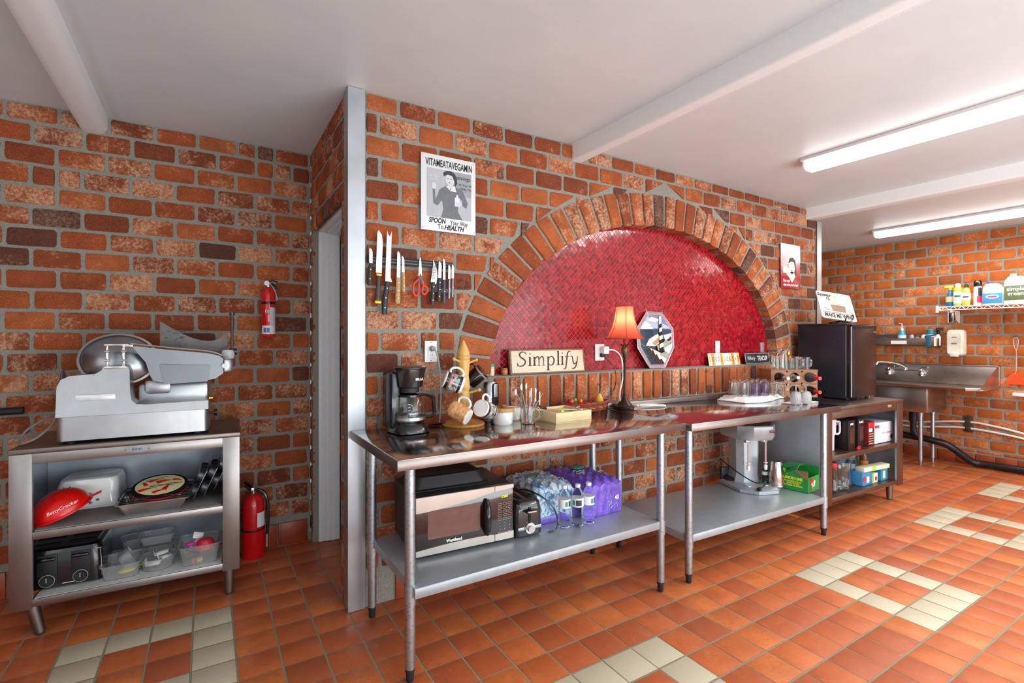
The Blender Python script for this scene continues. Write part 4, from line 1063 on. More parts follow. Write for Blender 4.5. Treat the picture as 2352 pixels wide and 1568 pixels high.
flat([(-.125, -.065), (-.06, -.065), (-.052, .0), (-.132, .0)], -.0052, -.003, SKN, t, 'printed_cup'); flat([(-.07, -.08), (-.03, -.10), (-.02, -.04), (-.05, -.01)], -.0056, -.0045, SKN, t, 'printed_hand')
flat([(-.002, -.035), (.03, -.035), (.014, -.05)], -.0056, -.0046, mat('lip_red', '8c1a20', .4), t, 'printed_lips')
text("You can", .034, WHT, t, (-.075, -.0045, -.135), shear=.3, bold=.001); text("sleep when you're dead!", .030, WHT, t, (.0, -.0045, -.172), shear=.3, bold=.001, sx=.82)
# ---------------------------------------------------------------- niche sill
SZ = CZ-.006
t = thing('salt_shaker', 'small clear shaker of toothpicks with a green lid', 'shaker', (1.478, 2.655, SZ))
MB().lathe([(.0, 0), (.021, 0), (.0215, .045), (.018, .058)], (0, 0, 0), 20).obj('jar', mat('toothpicks_tan', 'd9c8a2', .35, var=.25, vs=120), t)
MB().lathe([(.022, .055), (.023, .058), (.023, .070), (.018, .074), (0, .075)], (0, 0, 0), 20).obj('lid', mat('green_lid', '2c9c80', .4), t)
t = thing('toothpick_barrel', 'tiny wooden barrel beside the green-lidded shaker', 'barrel', (1.573, 2.655, SZ))
MB().lathe([(.0, 0), (.019, 0), (.022, .02), (.019, .042), (.016, .042), (.015, .02), (0, .018)], (0, 0, 0), 20).obj('barrel_body', wood('barrel_wood', 'a5642c', 'c98a4c', .4), t)
for z in (.008, .033): MB().lathe([(.0205, z), (.0222, z), (.0222, z+.004), (.0205, z+.004)], (0, 0, 0), 20, close=True).obj('hoop', wood('hoop_wood', '7c4a24', '94602e', .4), t)
# Simplify sign, letters drawn stroke by stroke
t = thing('wooden_sign', 'cream wooden sign reading Simplify in the niche', 'sign', (1.902, 2.628, SZ+.001), R(1.0), rot=(R(-7), 0, R(1.0)))
MB().bx(-.302, .302, 0, .022, 0, .158, .003).obj('board', wood('sign_edge', '6b4a34', '9a7350', .6), t)
CRK = NT('crackle_cream'); v_ = CRK.n('ShaderNodeTexVoronoi', feature='DISTANCE_TO_EDGE'); v_.inputs['Scale'].default_value = 90; CRK.l(CRK.oc(), v_.inputs[0])
CRK.set(color=CRK.mix(CRK.ramp(v_.outputs[0], [(0.0, .5), (.06, 0.0)]), hx('dccfb6'), hx('9a8a72')), rough=.6)
MB().bx(-.290, .290, -.0015, .001, .010, .148, .001).obj('painted_face', CRK.m, t)
INKB = mat('sign_brown', '4c3a30', .6, var=.3, vs=80)
def strokes(par, m, x0, z0, s, L, y=-.0022, sh=.18, sx=1.0):
    for st in L:
        mb = MB(); pts = st[0]; w = st[1]; P = []
        n = len(pts)
        if len(st) > 2 and n > 2:      # smooth it
            Q = []; 
            for i in range(n-1):
                a, b, c, d = pts[max(i-1, 0)], pts[i], pts[i+1], pts[min(i+2, n-1)]
                for k in range(6):
                    q = k/6; Q.append(tuple(.5*(2*b[j]+(c[j]-a[j])*q+(2*a[j]-5*b[j]+4*c[j]-d[j])*q*q+(3*b[j]-a[j]-3*c[j]+d[j])*q**3) for j in (0, 1)))
            Q.append(pts[-1]); pts = Q; n = len(pts)
        vs = []; fs = []
        for i, p in enumerate(pts):
            a = pts[max(i-1, 0)]; b = pts[min(i+1, n-1)]; dx, dz = b[0]-a[0], b[1]-a[1]; l = math.hypot(dx, dz) or 1
            nx, nz = -dz/l, dx/l
            ww = w if isinstance(w, (int, float)) else w[0]+(w[1]-w[0])*math.sin(PI*i/(n-1))
            for q in (1, -1):
                px, pz = p[0]+nx*ww/2*q, p[1]+nz*ww/2*q; vs.append((x0+(px*sx+pz*sh)*s, y, z0+pz*s))
            if i: fs.append((2*i-2, 2*i-1, 2*i+1, 2*i))
        mb.raw(vs, fs); o = mb.obj('lettering', m, par); sd = o.modifiers.new('s', 'SOLIDIFY'); sd.thickness = .0006
LS = []
def add(dx, *st):
    for q in st: LS.append(([(p[0]+dx, p[1]) for p in q[0]], *q[1:]))
serif = lambda x, z, w=.36: ([(x-w/2, z), (x+w/2, z)], .07)
def stem(x, z0, z1, w=.17): return ([(x, z0), (x, z1)], w)
add(0, ([(.85, 1.28), (.62, 1.45), (.38, 1.42), (.22, 1.20), (.35, .92), (.62, .72), (.80, .45), (.66, .12), (.40, .0), (.15, .05), (.05, .28)], (.06, .16), 1), ([(.86, 1.45), (.86, 1.12)], .05), ([(.04, .36), (.04, -.02)], .05))
add(1.08, stem(.17, .02, .92), serif(.17, .02), ([(.0, .90), (.20, .92)], .05), ([(.12, 1.26), (.22, 1.26)], .13))
add(1.55, stem(.15, .02, .92), serif(.15, .02), ([(0, .90), (.18, .92)], .05), ([(.2, .70), (.38, .92), (.56, .86), (.60, .6), (.60, .02)], (.06, .14), 1), serif(.60, .02, .3), ([(.66, .70), (.84, .92), (1.02, .86), (1.06, .6), (1.06, .02)], (.06, .14), 1), serif(1.06, .02, .3))
add(2.95, stem(.15, -.50, .92), serif(.15, -.50), ([(0, .90), (.18, .92)], .05), ([(.2, .74), (.42, .93), (.66, .82), (.76, .48), (.64, .12), (.42, .0), (.2, .14)], (.05, .15), 1))
add(4.0, stem(.15, .02, 1.5), serif(.15, .02), ([(0, 1.48), (.18, 1.5)], .05))
add(4.42, stem(.17, .02, .92), serif(.17, .02), ([(.0, .90), (.20, .92)], .05), ([(.12, 1.26), (.22, 1.26)], .13))
add(4.85, ([(-.18, -.40), (-.02, -.46), (.10, -.30), (.18, .2), (.26, .9), (.34, 1.3), (.5, 1.46), (.68, 1.38)], (.06, .15), 1), ([(.02, .86), (.46, .86)], .06))
add(5.45, ([(.08, .86), (.2, .90), (.28, .6), (.32, .25), (.44, .06), (.6, .12), (.76, .4), (.82, .86)], (.05, .14), 1), ([(.82, .9), (.74, .2), (.58, -.26), (.34, -.46), (.14, -.40)], (.05, .14), 1), ([(0, .86), (.16, .9)], .05))
strokes(t, INKB, -.252, .052, .061, LS, sh=.08, sx=1.28)
# stained glass lighthouse
t = thing('stained_glass_panel', 'octagonal stained glass panel of a striped lighthouse', 'stained glass', (2.915, 2.640, SZ+.003), rot=(R(-4), 0, R(2)))
LEAD = steel('lead_came', 'aab0b6', .35, (1, 1, 1), .1); PNK = mat('mottled_pink', 'a8878c', .2, var=.35, vs=160, coat=.4)
OC = [(-.085, 0), (.085, 0), (.205, .155), (.205, .300), (.085, .428), (-.085, .428), (-.205, .300), (-.205, .155)]
IN = [(x*.86, .214+(z-.214)*.87) for x, z in OC]
SCL = .97
for k in range(8):
    a, b, c, d = OC[k], OC[(k+1) % 8], IN[(k+1) % 8], IN[k]
    MB().prism([a, b, c, d], -.006, 0, XYZ).obj('border_glass', PNK, t)
for lo in (OC, IN): MB().tube([(x, -.0, z) for x, z in lo], .0035, closed=True, seg=6).obj('lead_line', LEAD, t)
for k in range(8): MB().tube([(OC[k][0], 0, OC[k][1]), (IN[k][0], 0, IN[k][1])], .0028, seg=6).obj('lead_line', LEAD, t)
def inside(p, poly):
    c = False; n = len(poly)
    for i in range(n):
        (x1, y1), (x2, y2) = poly[i], poly[i-1]
        if (y1 > p[1]) != (y2 > p[1]) and p[0] < (x2-x1)*(p[1]-y1)/(y2-y1)+x1: c = not c
    return c
def clip_poly(pts, poly):
    out = pts; n = len(poly)
    for i in range(n):
        a, b = poly[i], poly[(i+1) % n]; res = []
        side = lambda p: (b[0]-a[0])*(p[1]-a[1])-(b[1]-a[1])*(p[0]-a[0])
        for k in range(len(out)):
            p, q = out[k-1], out[k]; sp_, sq = side(p), side(q)
            if (sp_ >= 0) != (sq >= 0):
                u = sp_/(sp_-sq); res.append((p[0]+(q[0]-p[0])*u, p[1]+(q[1]-p[1])*u))
            if sq >= 0: res.append(q)
        out = res
        if not out: return []
    return out
GS = {k: mat('glass_'+k, c, .1, var=.2, vs=40, coat=.5) for k, c in dict(white='ecebe4', blue='6f7fae', navy='22384a', teal='2c4a5c', black='231c1a', green='93a08c', tan='b5875a', brown='3a241c', sky='aab6d2').items()}
pieces = [('sky', [(-.2, .30), (.2, .30), (.2, .44), (-.2, .44)]), ('white', [(-.2, .29), (-.02, .29), (-.06, .33), (-.12, .36), (-.2, .31)]), ('blue', [(-.10, .40), (.02, .36), (.12, .33), (.2, .30), (.2, .36), (.0, .41)]), ('white', [(-.04, .39), (.06, .37), (.0, .345), (-.09, .36)]),
    ('navy', [(-.2, .10), (-.02, .10), (-.02, .295), (-.2, .295)]), ('teal', [(-.03, .21), (.2, .24), (.2, .295), (-.03, .295)]),
    ('navy', [(-.2, 0), (.1, 0), (-.02, .08), (-.12, .16), (-.2, .2)]), ('white', [(-.08, .22), (.02, .26), (.06, .20), (-.02, .165), (-.12, .17)]), ('tan', [(-.05, .19), (.02, .23), (.05, .215), (-.02, .17)]), ('green', [(.0, .17), (.07, .19), (.14, .23), (.17, .2), (.10, .14), (.02, .13)]),
    ('white', [(-.1, .16), (.02, .12), (.14, .08), (.10, .02), (.02, .06)]), ('white', [(.08, .25), (.2, .27), (.2, .24), (.10, .21)]), ('white', [(.08, .15), (.18, .19), (.2, .10), (.1, .08)]), ('black', [(.12, .215), (.17, .245), (.17, .22), (.13, .20)]), ('green', [(.02, .105), (.10, .125), (.16, .09), (.12, .06)]),
    ('brown', [(-.115, .15), (-.085, .16), (-.06, .12), (-.09, .10)]), ('brown', [(-.09, .12), (-.05, .14), (-.02, .09), (-.05, .07)]), ('brown', [(-.045, .09), (-.01, .105), (.02, .06), (-.01, .045)]), ('brown', [(.0, .06), (.04, .07), (.075, .03), (.03, .025)])]
for i, (c, pl) in enumerate(pieces):
    if sum((pl[k-1][0]*pl[k][1]-pl[k][0]*pl[k-1][1]) for k in range(len(pl))) < 0: pl = pl[::-1]
    cp = clip_poly(pl, IN)
    if len(cp) < 3: continue
    y = -.0004*i
    MB().prism(cp, 0, .003+.0004*i, XYZ).obj('glass_piece', GS[c], t)
    MB().tube([(x, -.0032-.0004*i, z) for x, z in cp], .0011, closed=True, seg=5).obj('lead_line', LEAD, t)
lw = lambda z: .034-.016*(z-.12)/.24
for k in range(8):
    z0, z1 = .12+.03*k, .12+.03*(k+1)
    MB().prism([(.045-lw(z0)/2*1.3, z0), (.045+lw(z0)/2*1.3, z0+.012), (.045+lw(z1)/2*1.3, z1+.012), (.045-lw(z1)/2*1.3, z1)], .010, .014, XYZ).obj('tower_stripe', GS['white' if k % 2 else 'black'], t)
MB().prism([(.033, .365), (.057, .365), (.057, .385), (.045, .40), (.033, .385)], .010, .014, XYZ).obj('lantern_room', GS['white'], t)
for s in (-1, 1): MB().tube([(s*.085, 0, .428), (s*.095, 0, .445), (s*.098, 0, .442)], .002, seg=5).obj('hanging_ring', LEAD, t)
# two small licence plate style signs
t = thing('small_sign', 'colourful number-plate lettering sign, left of the TEACUP sign', 'sign', (3.745, 2.645, SZ), rot=(R(-10), 0, R(1)))
MB().bx(-.215, .215, 0, .004, 0, .105, .002).obj('plate', CARD, t)
cols = ['e9d9a0', 'd98a4a', 'eceae2', 'e8e4da', 'e0a03c', 'ece8e0', 'eae0c8', 'd8d0c0', 'e4862c', 'f0eee8', 'e8b04c']
for k, c in enumerate(cols):
    x = -.213+.426*k/len(cols); MB().bx(x, x+.426/len(cols)-.001, -.0012, 0, .003, .102).obj('letter_tile', mat('tile_'+c, c, .4), t)
    text('BEADLUCKSOMEWHERELIFE'[k*2-(k > 5)] if False else 'GOODLUCKEVER'[k], .055, INK, t, (x+.019, -.002, .052), sx=.55)
t = thing('small_sign', 'black sign with white lettering TEACUP on the niche sill', 'sign', (4.215, 2.645, SZ), rot=(R(-10), 0, R(1)))
MB().bx(-.19, .19, 0, .004, 0, .100, .002).obj('plate', mat('charcoal_plate', '2e3134', .4), t)
MB().tube([(x, -.001, .05+z) for x, z in rrect(.365, .088, .01, 3)], .0014, closed=True, seg=5).obj('border_line', WHT, t)
text('Whirly', .048, WHT, t, (-.10, -.001, .05), shear=.35, sx=.9); text('TEACUP', .058, WHT, t, (.075, -.001, .048), sx=.72, bold=.001)

# ================================================================== on the near table
t = thing('coffee_maker', 'black drip coffee maker with an empty glass carafe', 'coffee maker', (.868, 2.43, T1), R(6))
MB().loft([ring(.165, .20, .05, 0, 5), ring(.185, .215, .06, .004, 5), ring(.180, .21, .06, .02, 5), ring(.145, .18, .06, .045, 5)]).obj('base', BLK, t)
MB().bx(-.095, -.045, -.02, .10, .02, .30, .012).bx(-.09, .07, .05, .105, .03, .29, .012).obj('water_tank', BLK, t)
MB().lathe([(.052, .222), (.066, .228), (.080, .30), (.082, .318), (.078, .322), (0, .323)], (0.005, -.01, 0), 32).obj('filter_basket', BLK, t)
MB().lathe([(.083, .316), (.086, .318), (.086, .326), (.07, .332), (0, .334)], (0.005, -.01, 0), 32).obj('lid', BLK, t)
MB().lathe([(.03, .195), (.05, .20), (.05, .224)], (0.005, -.01, 0), 24).obj('spout', BLKM, t)
c = MB().lathe([(.045, .048), (.062, .052), (.068, .085), (.066, .13), (.054, .165), (.046, .18), (.044, .18), (.052, .163), (.0635, .13), (.0655, .085), (.06, .055), (.045, .0505)], (0.005, -.018, 0), 36, sx=1.16, sy=1.1).obj('carafe', GL, t)
MB().lathe([(.046, .176), (.055, .178), (.055, .188), (.03, .194), (0, .195)], (0.005, -.018, 0), 28).obj('carafe_lid', BLK, c)
MB().tube([(.05, -.02, .184), (.09, -.03, .182), (.125, -.035, .16), (.132, -.036, .11), (.128, -.036, .075), (.085, -.03, .068)], .012, sub=4, flat=.7).obj('carafe_handle', BLK, c)
MB().lathe([(.067, .062), (.0695, .064), (.0695, .078), (.067, .080)], (0.005, -.018, 0), 32, close=True, sx=1.16, sy=1.1).obj('carafe_band', steel('band', 'c8c8c8', .2), c)
for z in (.10, .115, .13, .145): MB().box((-.028, -.0785, z), (.012, .001, .003)).obj('level_mark', WHT, c)
text('BELLA', .017, WHT, t, (.022, -.088, .268), rot=(R(84), 0, R(10)), bold=.0006)
single(MB().tube([(.95, 2.50, T1+.005), (1.02, 2.54, T1+.004), (1.07, 2.50, T1+.005), (1.09, 2.46, T1+.02), (1.08, 2.53, T1+.004)], .003, sub=5).obj('looped_cable', BLK), 'thin black cord looped behind the coffee maker', 'cord')
# mug tree
PINE = wood('pine', 'd09a4e', 'e2b96e', .35, (1, 1, .25), 14)
PINEB = wood('pine_base', 'b5762f', 'd29a50', .35, (14, 1, 1), 6)
MT = thing('mug_tree', 'turned wooden mug tree holding four mugs', 'mug tree', (1.192, 2.45, T1))
MB().lathe([(.0, 0), (.112, 0), (.117, .006), (.114, .014), (.09, .022), (.04, .028), (0, .03)], (0, 0, 0), 40).obj('base', PINEB, MT)
MB().lathe([(.035, .028), (.038, .04), (.028, .055), (.027, .075), (.032, .10), (.035, .125), (.034, .165), (.030, .18), (.030, .19), (.036, .20), (.034, .23), (.029, .27), (.033, .31), (.036, .34), (.037, .352), (.033, .358), (.037, .364), (.037, .372), (.033, .377), (.036, .384), (.034, .395), (.026, .415), (.012, .445), (.005, .46), (0, .462)], (0, 0, 0), 28).obj('post', PINE, MT)
for a, z in ((-150, .335), (10, .325), (-125, .165), (-40, .165)):
    d = Vector((math.cos(R(a)), math.sin(R(a)), .30)); p = Vector((0, 0, z))
    MB().cyl(p, p+d*.085, .0065, .006, 12).sph(p+d*.088, .010, seg=12).obj('peg', PINE, MT)
def mug(label, loc, rot, outer, inner, band=None, side='white', r=.045, h=.102, prints=()):
    t = thing('mug', label, 'mug', loc, rot=rot, group=None)
    MB().lathe([(.0, 0), (r*.93, 0), (r, .004), (r, h-.002), (r-.001, h), (r-.0035, h), (r-.004, .006), (0, .005)], (0, 0, 0), 32).obj('cup', outer, t)
    MB().tube([(r-.002, 0, h*.82), (r+.018, 0, h*.86), (r+.034, 0, h*.66), (r+.034, 0, h*.38), (r+.018, 0, h*.18), (r-.002, 0, h*.2)], .0062, sub=4).obj('handle', inner, t)
    MB().lathe([(r-.0036, h-.001), (r-.0046, h-.001), (r-.0046, .008), (0, .007)], (0, 0, 0), 28).obj('inside_glaze', inner, t)
    for (z0, z1, m) in (band or []): MB().lathe([(r+.0002, z0), (r+.0009, z0+.0006), (r+.0009, z1-.0006), (r+.0002, z1)], (0, 0, 0), 32).obj('printed_band', m, t)
    for (z0, z1, a0, a1, m) in prints: MB().raw(*wrap(r+.0014, z0, z1, a0, a1), smooth=True).obj('printed_panel', m, t)
    return t
MW = mat('mug_white', 'f1f1ee', .12, coat=.5, var=.02); MK = mat('mug_black', '16181b', .12, coat=.5); MBR = mat('mug_brown', '8a5a40', .3); 
COLP = NT('photo_collage'); vv = COLP.n('ShaderNodeTexVoronoi'); vv.inputs['Scale'].default_value = 70; COLP.l(COLP.oc(), vv.inputs[0]); sc_ = COLP.n('ShaderNodeSeparateColor'); COLP.l(vv.outputs['Color'], sc_.inputs[0])
COLP.set(color=COLP.ramp(sc_.outputs[0], [(0, hx('2e3f4a')), (.3, hx('8fa5ae')), (.5, hx('d8d2c4')), (.7, hx('9c5a50')), (.85, hx('c9c9c9')), (1, hx('6a7a60'))]), rough=.15, coat=.5); COLP = COLP.m
bnd = [(.006, .034, MK), (.074, .088, MK)]
mug('white mug with black photo band, hanging upper left on the tree', (1.115, 2.385, T1+.265), (R(-8), R(172), R(200)), MW, MW, [(.008, .022, MK), (.076, .090, MK), (.022, .030, MBR)], prints=[(.030, .076, 0, 360, COLP)]).rotation_euler = (R(8), R(10), R(95))
m = [o for o in bpy.data.objects if o.name == 'mug'][-1]
m.rotation_euler = (R(-4), R(-14), R(88)); m.location = (1.112, 2.375, T1+.238)
def place(o, loc, axis, hand):   # stand a mug with its axis (base->rim) and handle in the given directions
    a = Vector(axis).normalized(); h = Vector(hand); h = (h-a*h.dot(a)).normalized(); y = a.cross(h)
    M4 = Matrix((h, y, a)).transposed().to_4x4(); o.rotation_euler = M4.to_euler(); o.location = loc
place(m, (1.045, 2.375, T1+.262), (.85, -.30, -.36), (.3, .2, 1))
m2 = mug('dark glass-brown mug hanging upper right behind the tree', (0, 0, 0), (0, 0, 0), glass('brown_glass', (.22, .09, .06), .02), mat('mug_dark', '2a1a18', .2), [(.084, .094, mat('mug_rim_grey', '9a8a84', .3))])
place(m2, (1.255, 2.51, T1+.225), (.62, -.42, .62), (-.6, .1, .8))
m3 = mug('orange floral mug hanging lower left, its white base showing', (0, 0, 0), (0, 0, 0), mat('mug_floral', 'd9905a', .2, var=.5, vs=45, coat=.4), MW, prints=[(.01, .09, 0, 360, (lambda: (lambda q: q)(None))() or mat('mug_floral2', 'dba06a', .2, var=.45, vs=60, coat=.4))])
place(m3, (1.128, 2.265, T1+.070), (-.52, .72, .42), (.1, .1, 1))
MB().lathe([(.0, -.0012), (.040, -.0012), (.041, .0)], (0, 0, 0), 28).obj('base_disc', MW, m3)
m4 = mug('white mug with photo band hanging lower right on the tree', (0, 0, 0), (0, 0, 0), MW, MW, [(.008, .020, MK), (.076, .090, MK), (.068, .076, MBR)], prints=[(.020, .068, 0, 360, COLP)])
place(m4, (1.290, 2.325, T1+.080), (-.80, -.46, .30), (.1, .15, 1))
# grinder
t = thing('coffee_grinder', 'stainless electric grinder with black grip behind the sugar canister', 'grinder', (1.385, 2.50, T1), R(15))
SS = steel('grinder_steel', 'b4b6ba', .22, (40, 40, 1), .1)
MB().lathe([(.0, .0), (.038, .0), (.042, .006), (.042, .125), (.041, .13)], (0, 0, 0), 28).obj('body', SS, t)
MB().lathe([(.0425, .132), (.0425, .205), (.036, .222), (0, .226)], (0, 0, 0), 28).obj('cap', SS, t)
MB().lathe([(.041, .127), (.0405, .130), (.041, .134)], (0, 0, 0), 28).obj('seam', BLKM, t)
MB().loft([[(x, -.036-.012*(1 if i in (1, 2, 3, 4) else .5), z) for x, z in rrect(.046*q, .13, .02, 4, 0, .155)] for i, q in ((1, 1.0), (2, .98))]).obj('grip', BLK, t)
MB().box((0, -.046, .175), (.028, .008, .075), 0, .012).obj('push_button', mat('silver_button', 'a9adb2', .3, metal=.7), t)
MB().tube([(.02, -.03, .006), (.05, -.06, .005), (.07, -.02, .005), (.03, .03, .006), (-.03, -.05, .006), (.0, -.075, .006), (.06, -.05, .012)], .0035, sub=5).obj('power_cord', BLK, t)
# canisters
def canister(label, loc, lid=True, rz=0):
    t = thing('canister', label, 'canister', loc, rz)
    MB().lathe([(.0, 0), (.048, 0), (.053, .006), (.055, .045), (.054, .070), (.051, .070), (.051, .01), (0, .008)], (0, 0, 0), 32).obj('pot', CER, t)
    if lid:
        l = MB().lathe([(.0, .070), (.060, .070), (.063, .078), (.061, .088), (.02, .090), (0, .090)], (0, 0, 0), 32).obj('lid', wood('acacia_lid', 'bb8148', 'd6a468', .35, (1, 8, 1)), t)
        MB().lathe([(.012, .089), (.012, .094), (.021, .098), (.020, .106), (.01, .108), (0, .108)], (0, 0, 0), 24).obj('lid_knob', wood('dark_knob', '7a4f2e', '94653c', .4), l)
    return t
canister('white ceramic canister with wooden lid in front of the grinder', (1.392, 2.362, T1))
canister('open white ceramic canister behind the lidded one', (1.515, 2.475, T1), False)
# glass mug with cutlery
t = thing('glass_jar_mug', 'clear glass mug full of silver cutlery', 'jar', (1.520, 2.305, T1), R(-20))
MB().lathe([(.0, .004), (.034, .004), (.0355, .012), (.037, .06), (.035, .092), (.0375, .094), (.0375, .097), (.039, .097), (.0395, .06), (.038, .006), (.034, 0), (0, 0)], (0, 0, 0), 28).obj('glass_body', GL, t)
MB().tube([(.037, 0, .085), (.058, 0, .082), (.068, 0, .06), (.064, 0, .03), (.038, 0, .018)], .006, sub=4).obj('handle', GL, t)
SIL = steel('silver', 'dcdcdc', .18, (1, 1, 1), .1)
def cutlery(label, dx, dy, lx, ly, L, typ, name):
    x0, y0 = 1.520+dx, 2.305+dy
    p0 = Vector((x0, y0, T1+.010)); d = Vector((lx, ly, 1)).normalized(); p1 = p0+d*L
    mb = MB(); r = [.003, .003, .0036, .005, .0045] if typ == 'spoon' else [.004]*5
    mb.tube([p0+d*L*f for f in (0, .3, .6, .9, 1)], r, seg=8, flat=.6)
    if typ == 'spoon': mb.sph(p0+d*L*.93, (.0095), (.9, .45, 2.2), seg=10, rings=8)
    if typ == 'knife': mb.box(p0+d*L*.8, (.008, .004, L*.4), 0, .0015)
    single(mb.obj(name, SIL), label, 'cutlery', group='cutlery in the glass mug')
cutlery('spoon leaning far left in the glass mug', .014, 0, -.52, .1, .20, 'spoon', 'spoon')
cutlery('tall spoon upright at the left middle of the glass mug', .003, .01, -.19, .05, .208, 'spoon', 'spoon')
cutlery('tall spoon upright at the centre of the glass mug', -.004, .012, .03, .05, .206, 'spoon', 'spoon')
cutlery('butter knife in the middle of the glass mug', .0, -.008, .10, .0, .185, 'knife', 'butter_knife')
cutlery('butter knife right of centre in the glass mug', .006, -.012, .24, .0, .188, 'knife', 'butter_knife')
cutlery('fork leaning right in the glass mug', -.012, -.004, .62, -.1, .185, 'knife', 'fork')
cutlery('butter knife behind the tall spoons in the glass mug', .008, .016, .12, .02, .17, 'knife', 'butter_knife')
# wooden tray box
t = thing('wooden_box', 'shallow pale wooden box holding tongs beside the glass mug', 'box', (1.762, 2.33, T1), R(3))
PL = wood('pale_pine', 'dcc490', 'ecd9ac', .5, (1, 12, 12), 5)
w, d, h = .265, .24, .058
MB().bx(-w/2, w/2, -d/2, d/2, 0, .006).obj('bottom_board', PL, t)
for a in ((-w/2, w/2, -d/2, -d/2+.01), (-w/2, w/2, d/2-.01, d/2), (-w/2, -w/2+.01, -d/2+.01, d/2-.01), (w/2-.01, w/2, -d/2+.01, d/2-.01)): MB().bx(*a, 0, h, .001).obj('side_board', PL, t)
MB().box((0, 0, .045), (.235, .21, .004), 0, .001).obj('liner_tray', wood('liner', 'c9ad78', 'd9c190', .5), t)
t = thing('serving_tongs', 'steel tongs with black handle lying in the wooden box', 'tongs', (1.73, 2.31, T1+.058), R(-18))
MB().tube([(-.09, 0, .012), (.0, .002, .004), (.09, -.004, .0), (.12, -.01, .0)], .0032, sub=4).sph((.13, -.012, .0), .016, (1.3, .8, .3)).obj('arms', CHR, t)
MB().tube([(-.13, .0, .018), (-.10, 0, .016), (-.07, 0, .01)], .007, sub=4).obj('grip', BLK, t)
single(MB().sph((0, 0, 0), .012, (1, .8, .6)).obj('lemon_wedge', mat('yellow_plastic', 'e8d01c', .35)), 'small yellow wedge on the front edge of the wooden box', 'lemon', (1.690, 2.22, T1+.0655))
single(MB().box((0, 0, .008), (.05, .025, .012), .3, .004).cyl((.02, 0, .016), (.06, .012, .018), .004).obj('corkscrew', CHR), 'small steel opener at the right end of the wooden box', 'opener', (1.83, 2.30, T1+.048))
# basket
BK = mat('wicker_red', '8c3a22', .55, var=.35, vs=60); BK2 = mat('wicker_yellow', 'cc9c3c', .55, var=.2)
t = thing('wicker_basket', 'shallow reddish wicker basket against the brick sill', 'basket', (2.10, 2.505, T1+.002), R(6))
a_, b_ = .20, .085
MB().lathe([(.0, .004), (.8, .004), (.82, .008), (0, .008)], (0, 0, 0), 32, Matrix.Diagonal((a_, b_, 1, 1))).obj('basket_floor', BK, t)
for L_ in range(6):
    f = .82+.04*L_; z = .008+.009*L_
    for ph in (0, 1):
        MB().tube([(a_*f*(1+.02*math.sin(k*PI/2+ph*PI))*math.cos(2*PI*k/56), b_*f*(1+.05*math.sin(k*PI/2+ph*PI))*math.sin(2*PI*k/56), z+.003*math.sin(k*PI/2+ph*PI+PI/2)) for k in range(56)], .0038, seg=6, closed=True).obj('weave_strand', BK if (L_ != 2 or ph) else BK2, t)
for k in range(28):
    a = 2*PI*k/28; MB().tube([(a_*.8*math.cos(a), b_*.8*math.sin(a), .006), (a_*1.0*math.cos(a+.05), b_*1.0*math.sin(a+.05), .06), (a_*1.04*math.cos(a+.16), b_*1.06*math.sin(a+.16), .064)], .003, seg=5).obj('stake', BK, t)
def pep(label, m, x, y, z, s, name='pepper'):
    t = thing(name, label, 'pepper', (x, y, z), R(30))
    MB().lathe([(0, -.02), (.012, -.018), (.02, -.004), (.02, .008), (.013, .018), (.004, .016), (0, .013)], (0, 0, 0), 18, Matrix.Diagonal((s, s, s, 1))).obj('flesh', m, t)
    MB().tube([(0, 0, .013*s), (.003, 0, .022*s), (.008, 0, .028*s)], .002).obj('stem', mat('stem_green', '3a6a28', .6), t)
pep('round red pepper at the left end of the basket', mat('pepper_red', 'c8180e', .15, coat=.5), 1.985, 2.515, T1+.062, 1.15)
pep('green pepper between the red and orange ones', mat('pepper_green', '3c8a24', .15, coat=.5), 2.035, 2.54, T1+.066, .95)
pep('orange-red pepper right of the green one', mat('pepper_orange', 'e0521c', .15, coat=.5), 2.078, 2.535, T1+.058, .9)
for lb, x in (('yellow gourd half-buried at the middle of the basket', 2.12), ('yellow gourd beside the first in the basket', 2.165)):
    single(MB().sph((0, 0, 0), .024, (1.3, .9, .8)).obj('gourd', mat('gourd_yellow', 'd9aa3c', .4, var=.25, vs=40)), lb, 'gourd', (x, 2.50, T1+.030), .2)
t = thing('gourd', 'dried yellow gourd with a long dark stem at the right of the basket', 'gourd', (2.225, 2.515, T1+.035))
MB().lathe([(0, 0), (.024, .004), (.028, .022), (.02, .045), (.012, .06), (.006, .07), (0, .072)], (0, 0, 0), 18).obj('flesh', mat('gourd_yellow', 'd9aa3c', .4, var=.25, vs=40), t)
MB().tube([(0, 0, .068), (.003, 0, .10), (.0, 0, .125), (-.015, 0, .135)], .003, sub=3).obj('stem', mat('stem_dark', '2c2018', .6), t)
